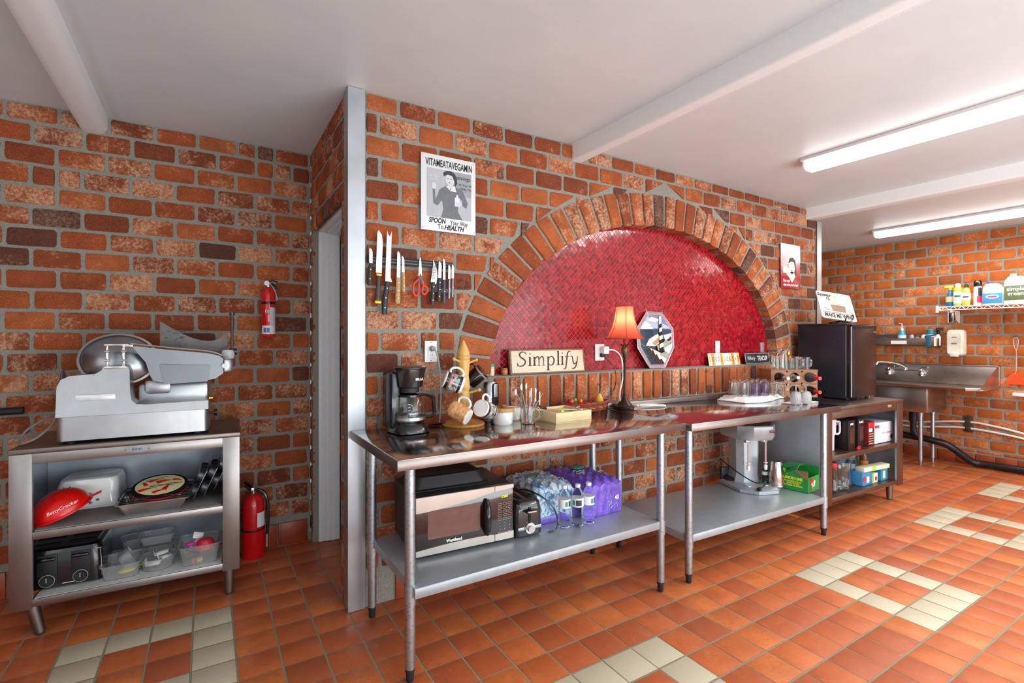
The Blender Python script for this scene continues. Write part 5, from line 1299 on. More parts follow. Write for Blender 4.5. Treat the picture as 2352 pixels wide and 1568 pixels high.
# lamp
t = thing('table_lamp', 'lit bronze table lamp with a red bell shade', 'lamp', (2.405, 2.465, T2+.0005))
BRZ = mat('bronze', '3a2a24', .32, metal=.6, var=.4, vs=40)
MB().lathe([(.0, 0), (.060, 0), (.064, .006), (.064, .020), (.056, .024), (.05, .03), (.045, .04), (.025, .055), (.014, .085), (.012, .09), (0, .09)], (0, 0, 0), 32).obj('base', BRZ, t)
MB().lathe([(.009, .09), (.0115, .095), (.0095, .105), (.0095, .345), (.013, .35), (.012, .36), (.0095, .365)], (0, 0, 0), 20).obj('column', BRZ, t)
MB().lathe([(.012, .36), (.022, .375), (.026, .395), (.022, .415), (.012, .425), (.009, .43), (.009, .50), (0, .502)], (0, 0, 0), 20).obj('pineapple_finial', mat('bronze_gold', '6a5236', .3, metal=.6, var=.5, vs=80), t)
for k in range(6): a = PI*k/3; MB().tube([(.010*math.cos(a), .010*math.sin(a), .42), (.024*math.cos(a), .024*math.sin(a), .432), (.034*math.cos(a), .034*math.sin(a), .442)], [.004, .0035, .001], seg=6).obj('leaf', BRZ, t)
SHM = NT('lamp_shade_cloth'); SHM.set(color=hx('dc5a48'), rough=.85, spec=.1); tr = SHM.n('ShaderNodeBsdfTranslucent'); tr.inputs[0].default_value = (*hx('ff9070'), 1)
mx = SHM.n('ShaderNodeMixShader'); mx.inputs[0].default_value = .6; SHM.l(SHM.p.outputs[0], mx.inputs[1]); SHM.l(tr.outputs[0], mx.inputs[2]); SHM.l(mx.outputs[0], SHM.out.inputs[0]); SHM.bump(SHM.noise(300, 2), .1, .001)
prf = [(.128, .475), (.112, .495), (.088, .54), (.070, .60), (.060, .66), (.058, .692)]
def scal(r, z, n=48): return [(r*(1-.03*abs(math.sin(3*a)))*math.cos(a), r*(1-.03*abs(math.sin(3*a)))*math.sin(a), z) for a in [2*PI*k/n for k in range(n)]]
MB().loft([scal(r, z) for r, z in prf], caps=False).obj('lamp_shade', SHM.m, t)
TRM = mat('shade_trim', 'b8321f', .8)
for r, z in ((.128, .475), (.058, .692)): MB().tube([p for p in scal(r, z)], .004, closed=True, seg=6).obj('shade_trim', TRM, t)
for k in range(6):
    a = PI*k/3+R(-8); MB().tube([((r+.001)*math.cos(a), (r+.001)*math.sin(a), z) for r, z in prf], .0018, seg=5).obj('shade_rib', TRM, t)
BUL = NT('bulb_glow'); BUL.set(color=(1, .9, .7), emc=(1, .84, .6), ems=BUL.math('MULTIPLY_ADD', BUL.noise(5), 5, 18)); MB().sph((0, 0, .60), .026, (1, 1, 1.3)).obj('bulb', BUL.m, t)
single(MB().tube([(2.52, 2.47, T2+.014), (2.60, 2.44, T2+.008), (2.70, 2.41, T2+.008), (2.715, 2.39, T2+.008), (2.62, 2.42, T2+.012), (2.54, 2.44, T2+.01), (2.62, 2.40, T2+.016), (2.70, 2.385, T2+.014), (2.60, 2.41, T2+.02), (2.52, 2.44, T2+.02)], .005, sub=4).obj('coiled_cable', WHT), 'bundle of folded white cable right of the lamp base', 'cable')
l_ = bpy.data.lights.new('lamp_bulb', 'POINT'); l_.energy = 2.2; l_.color = (1, .86, .7); l_.shadow_soft_size = .03
o_ = bpy.data.objects.new('lamp_bulb', l_); COL.objects.link(o_); o_.location = (2.405, 2.465, T1+.60)
# ================================================================== under the near table
t = thing('microwave', 'black and stainless microwave on the lower shelf', 'microwave', (.805, 2.150, S1+.0015), R(-3.5))
w, d, h = .500, .36, .285
BRW = mat('microwave_dark_glass', '2a1714', .12, coat=.6, var=.1); SSM = steel('brushed_warm', 'b9afa6', .3, (1, 1, 50), .1)
MB().bx(0, w, .012, d, .014, h, .006).obj('case', mat('case_black', '25282c', .4), t)
for x in (.04, w-.04):
    for y in (.05, d-.04): MB().cyl((x, y, 0), (x, y, .016), .014).obj('foot', RUB, t)
MB().bx(0, w, -.006, .014, .016, h, .003).obj('front_panel', BRW, t)
def curve_panel(pts, nm, x0, x1): MB().prism(pts, .004, .0105, XYZ).obj(nm, SSM, t)
ws = .395
curve_panel([(0, h-.002), (0, h-.072)]+[(ws*k/10, h-.072+.045*(k/10)**1.6) for k in range(1, 11)]+[(ws, h-.002)], 'upper_steel_trim', 0, 1)
curve_panel([(0, .016), (ws, .016), (ws, .048)]+[(ws*(10-k)/10, .042+.010*((10-k)/10)+.006*math.sin(PI*k/10)) for k in range(1, 11)], 'lower_steel_trim', 0, 1)
MB().prism([(ws+.003, h-.002), (ws+.003, h-.027), (w, h-.020), (w, h-.002)], .004, .0105, XYZ).obj('upper_steel_trim', SSM, t)
MB().prism([(ws+.003, .016), (w, .016), (w, .052), (ws+.003, .048)], .004, .0105, XYZ).obj('lower_steel_trim', SSM, t)
MB().loft([[(x, y, z) for x, z in rrect(.262, .130, .008, 3, .187, .150)] for y in (-.0085, -.006)]).obj('window_pane', mat('mw_window', '6b4a40', .2, coat=.3), t)
hd = MB(); hd.tube([(.352, -.010, .225), (.350, -.030, .19), (.346, -.038, .145), (.350, -.030, .095), (.356, -.010, .060)], [.012, .016, .017, .016, .012], sub=4, seg=12); hd.obj('door_handle', BLK, t)
text('WestBend.', .020, WHT, t, (.185, -.0115, .065), bold=.0005, sx=.9)
GRN = NT('green_clock'); GRN.set(color=hx('a8d030'), emc=hx('b8e020'), ems=GRN.math('MULTIPLY_ADD', GRN.noise(3), .2, 1.2)); text('0:00', .020, GRN.m, t, (.450, -.0075, .228), shear=.2)
PR = mat('panel_print', 'c9c2bd', .5)
for r_ in range(5):
    for c_ in range(3):
        MB().tube([(.425+.027*c_+x, -.0068, .190-.018*r_+z) for x, z in rrect(.020, .010, .003, 2)], .0006, closed=True, seg=4).obj('button_outline', PR, t)
for r_ in range(3):
    for c_ in range(3): text(str(r_*3+c_+1), .009, PR, t, (.425+.027*c_, -.0072, .098-.015*r_))
for c_, s_t in enumerate(('Stop', '0', 'Start')): text(s_t, .008, PR, t, (.425+.027*c_, -.0072, .047)); MB().tube([(.425+.027*c_+x, -.0068, .047+z) for x, z in rrect(.022, .014, .003, 2)], .0006, closed=True, seg=4).obj('button_outline', PR, t)
mb = MB()
VD = mat('vent_dark', '6c7176', .5)
for a in range(4):
    for b in range(7 if a in (1, 2) else 5): mb.bx(-.0012, .001, .06+.022*a, .073+.022*a, .06+.012*b+.01*a*.0, .066+.012*b)
mb.obj('vent_slots', VD, t)['kind'] = 'stuff'
t = thing('roasting_pan', 'black roasting pan upside down on the microwave', 'roasting pan', (1.02, 2.335, S1+.287), R(-4))
MB().loft([ring(.40, .27, .03, 0, 5), ring(.40, .27, .03, .004, 5), ring(.375, .245, .03, .008, 5), ring(.335, .205, .035, .058, 5), ring(.30, .175, .03, .062, 5), ring(.28, .16, .03, .056, 5)]).obj('pan_body', BLKM, t)
# toaster
t = thing('toaster', 'black two-slice toaster beside the microwave', 'toaster', (1.402, 2.235, S1+.0015), R(-4))
w, d, h = .160, .27, .185
MB().loft([ring(w, d, .03, .012, 5), ring(w, d, .035, h-.045, 5), ring(w-.01, d-.01, .035, h-.015, 5), ring(w-.04, d-.04, .03, h, 5)]).obj('body', mat('toaster_gloss', '1b1c1e', .2, coat=.5), t)
for x in (-.055, .055):
    for y in (-.1, .1): MB().box((x, y, .006), (.025, .03, .014), 0, .003).obj('foot', RUB, t)
for x in (-.028, .028): MB().box((x, .01, h+.0005), (.03, .20, .004), 0, .001).obj('slot', mat('slot_dark', '050505', .8), t)
MB().box((.0, -.1365, .110), (.014, .004, .085), 0, .001).obj('lever_slot', mat('slot_dark', '050505', .8), t)
MB().box((.0, -.152, .138), (.062, .03, .014), 0, .005).obj('lever', BLK, t); MB().box((.0, -.168, .138), (.05, .003, .007), 0, .001).obj('lever_trim', steel('copper_glow', 'c9a08a', .2), t)
for s in (-1, 1): MB().box((s*.042, -.1375, .050), (.050, .003, .015), 0, .004).obj('control_strip', mat('strip_grey', 'a9abad', .3, metal=.5), t)
MB().cyl((0, -.135, .050), (0, -.146, .050), .028, .027, 28).obj('dial_ring', CHR, t); MB().cyl((0, -.145, .050), (0, -.162, .050), .019, .018, 24).obj('dial', steel('dial', 'b9b2ae', .25), t)
MB().tube([(.03, .12, .15), (.05, .02, .195), (.105, -.07, .175), (.16, -.10, .12), (.185, -.11, .05), (.17, -.12, .008), (.12, -.13, .004)], .0042, sub=6).obj('power_cord', BLK, t)
# bottled water
WAT = glass('bottle_plastic', (.97, .99, 1.0), .0, 1.18)
LBW = mat('label_white', 'e4e8ea', .4); LBG = mat('label_green', '3a9a72', .4); LBB = mat('label_blue2', '3f6f9c', .4); LBK = mat('label_black', '3a3634', .5)
CAPW = mat('cap_clear', 'dfe6ea', .3)
def water_bottle(label, loc, group=None, rz=0):
    t = thing('water_bottle', label, 'bottle', loc, rz, group)
    pr = [(0, 0), (.022, 0), (.030, .006), (.0315, .02)]
    for k in range(6): z = .028+.0125*k; pr += [(.0300, z), (.0318, z+.005), (.0300, z+.0105)]
    pr += [(.0305, .108), (.0305, .155), (.0315, .160), (.027, .180), (.017, .198), (.012, .206), (.012, .212)]
    MB().lathe(pr, (0, 0, 0), 24).obj('bottle_body', WAT, t)
    MB().lathe([(.0135, .208), (.0145, .210), (.0145, .222), (.013, .225), (0, .225)], (0, 0, 0), 18).obj('cap', CAPW, t)
    lb = MB().lathe([(.0308, .108), (.0318, .109), (.0318, .154), (.0308, .155)], (0, 0, 0), 24).obj('label', LBW, t)
    MB().raw(*wrap(.0322, .116, .146, 272, 330), smooth=True).obj('label_text_block', LBK, lb); MB().raw(*wrap(.0322, .118, .144, 235, 265), smooth=True).obj('label_emblem', LBG, lb)
    return t
wb = water_bottle('loose water bottle standing left, next to the toaster cord', (1.625, 2.115, S1+.0015), None, .1)
dup(wb, 'middle one of the three loose water bottles, nearest the shelf edge', (1.700, 2.095, S1+.0015), -1.0)
dup(wb, 'right one of the three loose water bottles, touching the purple pack', (1.772, 2.09, S1+.0015), .3)
CLW = NT('shrink_wrap_blue'); nn = CLW.noise(26, 4, .6, None, 1.0); CLW.set(color=CLW.ramp(nn, [(.42, hx('dfe9f0')), (.52, hx('9cc4dc')), (.60, hx('3c78a8'))]), rough=.12, coat=.8, spec=.5); CLW.bump(CLW.noise(18, 4, .6, None, 1.5), .9, .012)
PUR = NT('shrink_wrap_purple'); nn = PUR.noise(20, 3); PUR.set(color=PUR.ramp(nn, [(.3, hx('5b3fb0')), (.6, hx('7a5ad0'))]), rough=.22, coat=.8); PUR.bump(PUR.noise(16, 4, .6, None, 1.5), .9, .012)
def pack(label, loc, rz, nx, ny, wrapm, wrapname):
    t = thing('water_bottle_pack', label, 'water pack', loc, rz)
    p = .0655
    for i in range(nx):
        for j in range(ny):
            if 0 < i < nx-1 and 0 < j < ny-1 and False: continue
            b = MB(); b.lathe([(0, 0), (.028, .002), (.0305, .02), (.0305, .135), (.026, .162), (.013, .182), (.013, .199), (0, .201)], ((i-(nx-1)/2)*p, (j-(ny-1)/2)*p, 0), 14)
            b.obj('bottle', WAT if j == 0 or i == 0 else CAPW, t)
    return t
p1 = pack('shrink-wrapped pack of clear water bottles with a blue printed label behind the toaster', (1.640, 2.385, S1+.0015), R(2), 4, 5, CLW, 'x')
def drape(t, w, d, h, m, nm, z0=.0, bumps=.010, top=.2, p=.0655, sides=True, xcut=None):
    nx, ny = 28, 24; vs = []; fs = []
    for j in range(ny+1):
        for i in range(nx+1):
            u, v = i/nx*2-1, j/ny*2-1
            ex = max(abs(u), abs(v)); x, y = u*w/2, v*d/2
            z = h-.030*max(0, (ex-.72)/.28)**2+bumps*(math.cos(2*PI*x/p+PI)*math.cos(2*PI*y/p+PI))
            z += .010*noise.noise(Vector((x*14, y*14, 2)))
            vs.append((x, y, z))
    for j in range(ny):
        for i in range(nx): a = j*(nx+1)+i; fs.append((a, a+1, a+nx+2, a+nx+1))
    mb = MB(); mb.raw(vs, fs, True)
    if sides:
        per = [i for i in range(nx+1)]+[j*(nx+1)+nx for j in range(1, ny+1)]+[ny*(nx+1)+i for i in range(nx-1, -1, -1)]+[j*(nx+1) for j in range(ny-1, 0, -1)]
        n = len(per); v2 = []; 
        zs = [1.0, .82, .5, .2, 0]
        for q in zs:
            for k, pi in enumerate(per):
                x, y, z = vs[pi]; bul = 1+.018*math.sin(k*1.1)*math.sin(q*PI)+.02*math.sin(q*PI); v2.append((x*bul, y*bul, z0+(z-z0)*q))
        f2 = []
        for r_ in range(len(zs)-1):
            for k in range(n): k2 = (k+1) % n; f2.append((r_*n+k, r_*n+k2, (r_+1)*n+k2, (r_+1)*n+k))
        mb.raw(v2, f2, True)
    return mb.obj(nm, m, t)
drape(p1, .262, .335, .200, CLW.m, 'printed_film')
q_ = MB().lathe([(0, 0), (.045, 0), (.046, .001), (0, .0015)], (0, 0, 0), 24, Matrix.Translation((-.02, .03, .212)) @ Matrix.Diagonal((1, .6, 1, 1))).obj('green_emblem', LBG, p1)
MB().bx(-.125, .10, -.1735, -.170, .0, .035, .001).obj('purple_strip', PUR.m, p1)
p2 = pack('purple-wrapped pack of water bottles marked 40', (1.930, 2.345, S1+.0015), R(1), 4, 6, PUR, 'x')
drape(p2, .266, .398, .200, PUR.m, 'purple_film')
text('40', .034, WHT, p2, (.092, -.2065, .088), bold=.001); MB().tube([(.07, -.2075, .045), (.09, -.2075, .06), (.10, -.2075, .03)], .001, seg=4).tube([(.03, -.2075, .05), (.05, -.2075, .075), (.045, -.2075, .03), (.06, -.2075, .045)], .0012, seg=4).obj('logo_scribble', WHT, p2)
text('PURE\nLIFE', .032, WHT, p2, (-.04, -.03, .212), rot=(R(8), 0, R(-20)), shear=.2)
text('40', .026, WHT, p2, (.09, -.08, .212), rot=(R(8), 0, 0))
MB().sph((.02, .06, .212), .035, (1.3, 1, .3)).obj('green_emblem', LBG, p2)

# ================================================================== far table, undershelf
Z2 = S2+.0025
MXG = mat('mixer_silver', 'a4acb1', .32, metal=.4, var=.04); MXD = mat('mixer_dark_side', '4e565c', .35, metal=.4)
t = thing('drink_mixer', 'silver milkshake mixer under the far table', 'drink mixer', (3.510, 2.245, Z2), R(-20))
def oct_(w, d, c, z, cx=0, cy=0): return [(cx+x, cy+y, z) for x, y in ((-w/2+c, -d/2), (w/2-c, -d/2), (w/2, -d/2+c), (w/2, d/2), (-w/2, d/2), (-w/2, -d/2+c))]
MB().loft([oct_(.34, .34, .09, 0), oct_(.34, .34, .09, .022), oct_(.31, .31, .085, .034)], smooth=False).obj('base', MXG, t)
MB().loft([oct_(.30, .10, .03, .03, 0, .12), oct_(.26, .09, .03, .06, 0, .12)], smooth=False).bx(-.155, .155, .16, .185, .0, .12, .004).obj('rear_base', BLKM, t)
MB().loft([oct_(.22, .14, .045, .03, 0, .09), oct_(.19, .13, .04, .10, 0, .09), oct_(.20, .13, .04, .385, 0, .09)], smooth=False).obj('column', MXG, t)
MB().loft([oct_(.30, .27, .075, .375, 0, .03), oct_(.32, .29, .08, .39, 0, .03), oct_(.32, .29, .08, .475, 0, .03), oct_(.30, .27, .075, .485, 0, .03)], smooth=False).obj('head', MXG, t)
MB().loft([oct_(.305, .275, .075, .483, 0, .03), oct_(.28, .25, .07, .502, 0, .03)], smooth=False).obj('head_lid', BLK, t)
MB().box((.075, -.118, .44), (.05, .003, .018), 0, .001).obj('badge', mat('red_badge', '6c2420', .3), t)
for x in (-.085, .06):
    MB().cyl((x, -.06, .375), (x, -.06, .16), .006).obj('spindle', CHR, t); MB().cyl((x, -.06, .15), (x, -.06, .185), .011, .013, 14).cyl((x, -.06, .20), (x, -.06, .203), .016).obj('agitator', WHT, t)
    MB().box((x, -.045, .362), (.035, .03, .022), 0, .003).obj('switch_bracket', CHR, t)
    MB().cyl((x+.0, -.06, .034), (x, -.06, .04), .024, .022, 24).obj('cup_rest', MXG, t)
MB().tube([(-.17, .16, .19), (-.15, .02, .14), (-.06, -.09, .07), (.01, -.12, .075), (.035, -.10, .10), (.0, -.12, .05), (-.06, -.155, .04)], .0045, sub=6).obj('power_cord', BLK, t)
MB().box((-.075, -.165, .043), (.04, .025, .022), .5, .004).obj('plug', BLK, t)
t = thing('malt_cup', 'upside-down stainless shake cup on the mixer base', 'cup', (3.606, 2.122, Z2+.0350))
MB().lathe([(.052, 0), (.056, .0), (.056, .012), (.052, .014), (.053, .022), (.040, .165), (.036, .178), (.030, .18), (0, .178)], (0, 0, 0), 28).obj('cup_body', steel('warm_chrome', 'd0c2bb', .10), t)
t = thing('green_bottle', 'small green bottle hanging behind the shake cup', 'bottle', (3.60, 2.205, Z2+.035))
MB().lathe([(0, 0), (.02, 0), (.022, .01), (.022, .10), (.01, .13), (.01, .15), (0, .152)], (0, 0, 0), 20).obj('bottle_body', glass('green_glass', (.05, .3, .12), .05), t); MB().lathe([(.0222, .06), (.0226, .061), (.0226, .085), (.0222, .086)], (0, 0, 0), 20).obj('label', WHT, t)
GRB = mat('soda_green', '1f8a3c', .35, var=.12, vs=14); YLW = mat('soda_yellow', 'e2e23a', .4)
t = thing('soda_box', 'open green LEMON LIME soda box', 'box', (3.698, 2.109, Z2), R(-84))
MB().bx(-.045, .16, 0, .003, 0, .155).bx(-.045, .16, .187, .19, 0, .165).bx(.157, .16, .003, .187, 0, .11).bx(-.045, -.042, .003, .187, 0, .165).bx(-.045, .16, 0, .19, 0, .003).bx(-.045, .06, 0, .19, .163, .166).obj('carton', GRB, t)
MB().prism([(.05, .155), (.157, .09), (.157, .156)], -.0005, .0005, XYZ).obj('torn_edge', mat('card_brown', '8a6a4c', .8), t)
text('LEMON LIME', .028, YLW, t, (.055, -.001, .088), bold=.0012, sx=.85); text('FLAVORED SODA\nWITH OTHER\nNATURAL FLAVORS', .015, YLW, t, (.055, -.001, .050), bold=.0004)
text('7UP', .05, WHT, t, (.161, .09, .05), rot=(PI/2, R(-20), PI/2), bold=.002, sx=.8); MB().lathe([(0, 0), (.03, 0), (.03, .001), (0, .001)], (0, 0, 0), 20, Matrix.Translation((.160, .07, .07)) @ Matrix.Rotation(PI/2, 4, 'Y')).obj('red_dot', mat('soda_red', 'd03020', .4), t)
MB().box((.10, .03, .178), (.10, .10, .004), 0, .0005, xf=Matrix.Translation((.06, -.01, -.04)) @ Matrix.Rotation(R(-28), 4, 'Y') @ Matrix.Rotation(R(18), 4, 'X')).obj('flap', GRB, t)
for k, (x, z) in enumerate(((-.03, .13), (-.01, .145), (.01, .125), (-.03, .10), (.03, .14))): MB().cyl((x, -.001, z), (x, .001, z), .008+.003*(k % 3), seg=16).obj('bubble_print', mat('lime_print', 'a8d83c', .4), t)
mb = MB(); mb.cyl((0, 0, .033), (.12, 0, .033), .032, seg=24); single(mb.obj('soda_can', mat('can_orange', 'c9502c', .3, metal=.4)), 'soda can lying in the open green box', 'can', (3.794, 2.143, Z2+.0045), R(-84))

# ================================================================== far table, top
# towel
TW = fabric('white_terry', 'f4f4f4', 'ffffff', 500, bump=.8)
nx, ny = 40, 22; vs = []; fs = []
P4 = [(3.400, 2.40), (3.430, 2.195), (3.95, 2.20), (4.0, 2.40)]
for j in range(ny+1):
    for i in range(nx+1):
        u, v = i/nx, j/ny; x = 3.365+.565*u; y = 2.215+.235*v+(-.035*math.sin(u*PI*1.5) if True else 0)*(1-v)+.012*noise.noise(Vector((u*6, v*4, 1)))
        edge = min(u, 1-u, v, 1-v); z = T2+.006+.030*min(1, edge*12)+.014*noise.noise(Vector((u*8, v*5, 4)))*min(1, edge*6)
        vs.append((x, y, z))
for j in range(ny):
    for i in range(nx): a = j*(nx+1)+i; fs.append((a, a+1, a+nx+2, a+nx+1))
per = [i for i in range(nx+1)]+[j*(nx+1)+nx for j in range(1, ny+1)]+[ny*(nx+1)+i for i in range(nx-1, -1, -1)]+[j*(nx+1) for j in range(ny-1, 0, -1)]
b0 = len(vs)
for k, p in enumerate(per): x, y, z = vs[p]; vs.append((x, y, T2+.001))
for k in range(len(per)): k2 = (k+1) % len(per); fs.append((per[k], b0+k, b0+k2, per[k2]))
single(MB().raw(vs, fs, True).obj('towel', TW), 'thick white towel under the glasses on the far table', 'towel')
ZT = T2+.034
def tumbler(name, label, loc, r0, r1, h, m=GL, up=False, handle=False, rz=0, group=None, fl=0):
    t = thing(name, label, 'glass', loc, rz, group)
    a = [(r0*.9, 0), (r0, .003), (r1, h), (r1-.0022, h), (r0-.003, .012), (0, .010)]
    if not up: a = [(r, h-z) for r, z in a]; a = [(0, h)]+a
    else: a = [(0, 0)]+a
    seg = 24
    MB().lathe(a, (0, 0, 0), seg).obj('glass_body', m, t)
    if handle:
        zz0 = h*.2; MB().tube([(r0*.96, 0, h*.82), (r0+.022, 0, h*.8), (r0+.028, 0, h*.5), (r0+.018, 0, h*.22), (r0*.98, 0, h*.2)], .0045, sub=4).obj('handle', m, t)
    return t
VIO = glass('violet_glass', (.72, .62, .82), .03)
def drink(label, x, y, kind, rz=0):
    if kind == 'mug': return tumbler('glass_mug', label, (x, y, ZT), .036, .040, .115, GL, handle=True, rz=rz, group=None)
    if kind == 'violet': return tumbler('drinking_glass', label, (x, y, ZT), .030, .037, .105, VIO)
    return tumbler('drinking_glass', label, (x, y, ZT), .030, .036, .120, GL)
drink('clear upturned glass at the left end of the towel', 3.420, 2.345, 'g')
drink('clear upturned glass second from the towel left end', 3.470, 2.275, 'g')
drink('violet upturned glass, left one of the front pair', 3.575, 2.270, 'violet')
drink('violet upturned glass, right one of the front pair', 3.665, 2.255, 'violet')
drink('clear upturned glass behind the left violet glass', 3.570, 2.365, 'g')
drink('clear upturned glass behind the right violet glass', 3.645, 2.355, 'g')
drink('clear glass mug upturned right of the violet glasses', 3.745, 2.262, 'mug', R(-40))
drink('clear upturned glass behind the clear mugs', 3.718, 2.365, 'g')
drink('clear glass mug upturned at the right end of the towel', 3.815, 2.222, 'mug', R(-60))
drink('clear upturned glass at the back right of the towel', 3.792, 2.345, 'g')
drink('clear upturned glass at the back of the towel, behind the two leftmost', 3.495, 2.37, 'g')
CUT = NT('cut_crystal'); CUT.set(color=(.97, .98, 1), trans=.85, rough=CUT.math('MULTIPLY', CUT.noise(60), .25), ior=1.5); vv = CUT.n('ShaderNodeTexVoronoi'); vv.inputs['Scale'].default_value = 110; CUT.l(CUT.oc(), vv.inputs[0]); CUT.bump(vv.outputs[0], 1.0, .004); CUT = CUT.m
single(MB().bx(-.12, .17, -.06, .05, 0, .004, .0015).obj('table_mat', mat('white_mat', 'f2f2f2', .6)), 'thin white mat under the crystal glasses at the far table end', 'mat', (3.72, 2.03, T2+.0005), R(-2))
def crystal(label, loc):
    t = thing('crystal_goblet', label, 'glass', loc)
    MB().lathe([(0.0315, 0), (.034, .0), (.037, .03), (.036, .065), (.026, .085), (.006, .092), (.0045, .105), (.0045, .125), (.012, .132), (.031, .136), (.031, .138), (0, .138), (0, .095), (.02, .082), (.033, .06), (.034, .03), (.0315, .001)], (0, 0, 0), 24).obj('goblet_body', CUT, t)
    return t
crystal('cut crystal goblet upturned, left of the two, front of the mat', (3.628, 1.990, T2+.004)); crystal('cut crystal goblet upturned, right of the two on the mat', (3.715, 1.965, T2+.004))
tumbler('drinking_glass', 'small clear straight tumbler right of the crystal goblets', (3.825, 2.035, T2+.004), .026, .034, .078, up=True)
# wine rack
RK = wood('rack_wood', '764624', '96622f', .4, (1, 12, 12), 5)
t = thing('wine_rack', 'wooden wine rack with bottle holes beside the fridge', 'wine rack', (4.070, 2.300, T2+.0005), R(-32))
RW, RD, RH = .36, .20, .215
def holed(y):
    mb = MB()
    n = 3; cw = RW/n
    for row in range(2):
        for k in range(n):
            cx, cz_, r = -RW/2+cw*(k+.5), RH*(.27+.5*row), .040
            x0, x1 = cx-cw/2, cx+cw/2; z0, z1 = RH*.5*row+.004, RH*.5*(row+1)
            sq = []; ci = []
            M2 = 24
            for q in range(M2):
                a = 2*PI*q/M2+PI/4; c_, s_ = math.cos(a), math.sin(a); f = min((cw/2)/abs(c_) if abs(c_) > 1e-6 else 9, ((z1-z0)/2)/abs(s_) if abs(s_) > 1e-6 else 9)
                sq.append((cx+c_*f, (z0+z1)/2+s_*f)); ci.append((cx+r*c_, (z0+z1)/2+r*s_))
            vs = [(x, y, z) for x, z in sq]+[(x, y, z) for x, z in ci]+[(x, y+.012, z) for x, z in sq]+[(x, y+.012, z) for x, z in ci]
            f_ = []
            for q in range(M2):
                q2 = (q+1) % M2; f_ += [(q, q2, M2+q2, M2+q), (2*M2+q, 3*M2+q, 3*M2+q2, 2*M2+q2), (M2+q, M2+q2, 3*M2+q2, 3*M2+q), (q, 2*M2+q, 2*M2+q2, q2)]
            mb.raw(vs, f_)
    return mb
holed(-RD/2).obj('front_panel', RK, t); holed(RD/2-.012).obj('rear_panel', RK, t)
MB().bx(-RW/2-.008, RW/2+.008, -RD/2-.004, RD/2+.004, RH, RH+.010, .002).obj('top_board', RK, t)
for s in (-1, 1): MB().bx(s*RW/2-.005, s*RW/2+.005, -RD/2, RD/2, .002, RH, .001).obj('side_board', RK, t)
rt = t
def wine(label, k, row, m, foil, out=.10, group=None):
    cw = RW/3; cx, cz_ = -RW/2+cw*(k+.5), RH*(.25+.5*row)+.004
    M4 = rt.matrix_basis @ Matrix.Translation((cx, RD/2-.02, cz_)) @ Matrix.Rotation(R(90), 4, 'X')
    b = thing('wine_bottle', label, 'bottle', M4.to_translation(), rot=M4.to_euler())
    MB().lathe([(0, 0), (.036, 0), (.0365, .005), (.0365, .165), (.030, .188), (.016, .205), (.0138, .212), (.0138, .225)], (0, 0, -.0+out-.1), 28).obj('bottle_body', m, b)
    MB().lathe([(.0146, .205), (.0150, .21), (.0150, .272), (.013, .276), (0, .276)], (0, 0, out-.1), 20).obj('foil_cap', foil, b)
    return b
GBK = mat('bottle_black_glass', '0e1012', .06, coat=.6); GGY = mat('bottle_grey', '3c4148', .3)
wine('dark wine bottle with a silver-grey foil neck, in the left rack hole', 0, 1, GBK, mat('foil_silver', 'a9aaac', .3, metal=.5), .135)
wine('smoky wine bottle with a bright red foil neck, upper right rack hole', 2, 1, GGY, mat('foil_red', 'd81f22', .35), .145)
wine('wine bottle with red cap in the lower right rack hole', 2, 0, GBK, mat('foil_red', 'd81f22', .35), .145)
wine('pale-necked bottle sunk in the middle rack hole', 1, 1, mat('pale_bottle', 'a9ad9c', .2), mat('foil_silver', 'a9aaac', .3, metal=.5), .06)
# glasses standing on the rack
def onr(x, y): v = rt.matrix_basis @ Vector((x, y, RH+.0105)); return (v.x, v.y, v.z)
tumbler('glass_mug', 'clear glass mug upturned at the front of the wine rack top', onr(.03, -.05), .034, .037, .105, handle=True, rz=R(-60))
tumbler('glass_mug', 'clear glass mug upturned at the right end of the wine rack top', onr(.125, -.03), .034, .037, .100, handle=True, rz=R(-20))
tumbler('drinking_glass', 'clear upturned glass at the left end of the wine rack top', onr(-.11, -.02), .030, .036, .110)
tumbler('drinking_glass', 'clear upturned glass at the back of the wine rack top', onr(-.03, .05), .030, .036, .120)
st_ = tumbler('drinking_glass', 'clear glass with a yellow dot stacked above the others on the rack', onr(-.05, -.045), .028, .036, .160)
MB().sph((0, -.036, .13), .014, (1, .3, 1)).obj('yellow_print', mat('yellow_print', 'e8c020', .4), st_)
# fridge
t = thing('mini_fridge', 'black mini fridge on the storage cabinet', 'fridge', (4.63, 2.07, .876))
FW, FD, FH = .435, .455, .655
FB = mat('fridge_side', '1b1f27', .30, var=.05); FD_ = mat('fridge_door', '241c1a', .25, var=.08)
MB().bx(.004, FW-.004, .055, FD, .012, FH-.012, .006).obj('case', FB, t)
MB().bx(0, FW, .05, FD+.003, FH-.018, FH, .004).obj('top_panel', BLKM, t)
dr_ = MB().bx(0, FW, 0, .045, .022, FH-.012, .006).obj('door', FD_, t)
MB().bx(.002, FW-.002, .044, .056, .026, FH-.02, .001).obj('door_gasket', mat('gasket', '4a4e55', .5), t)
MB().bx(.0, FW, -.003, .02, FH-.045, FH-.012, .004).obj('door_handle', BLK, dr_)
MB().cyl((-.001, .008, .03), (-.001, .008, FH-.03), .008, seg=12).obj('door_edge_trim', steel('edge_trim', '7d8590', .3), dr_)
MB().box((FW-.035, -.002, FH-.075), (.042, .003, .014), 0, .001).obj('badge', CHR, t)
for x in (.04, FW-.04):
    for y in (.06, FD-.04): MB().cyl((x, y, 0), (x, y, .022), .016).obj('foot', BLKM, t)
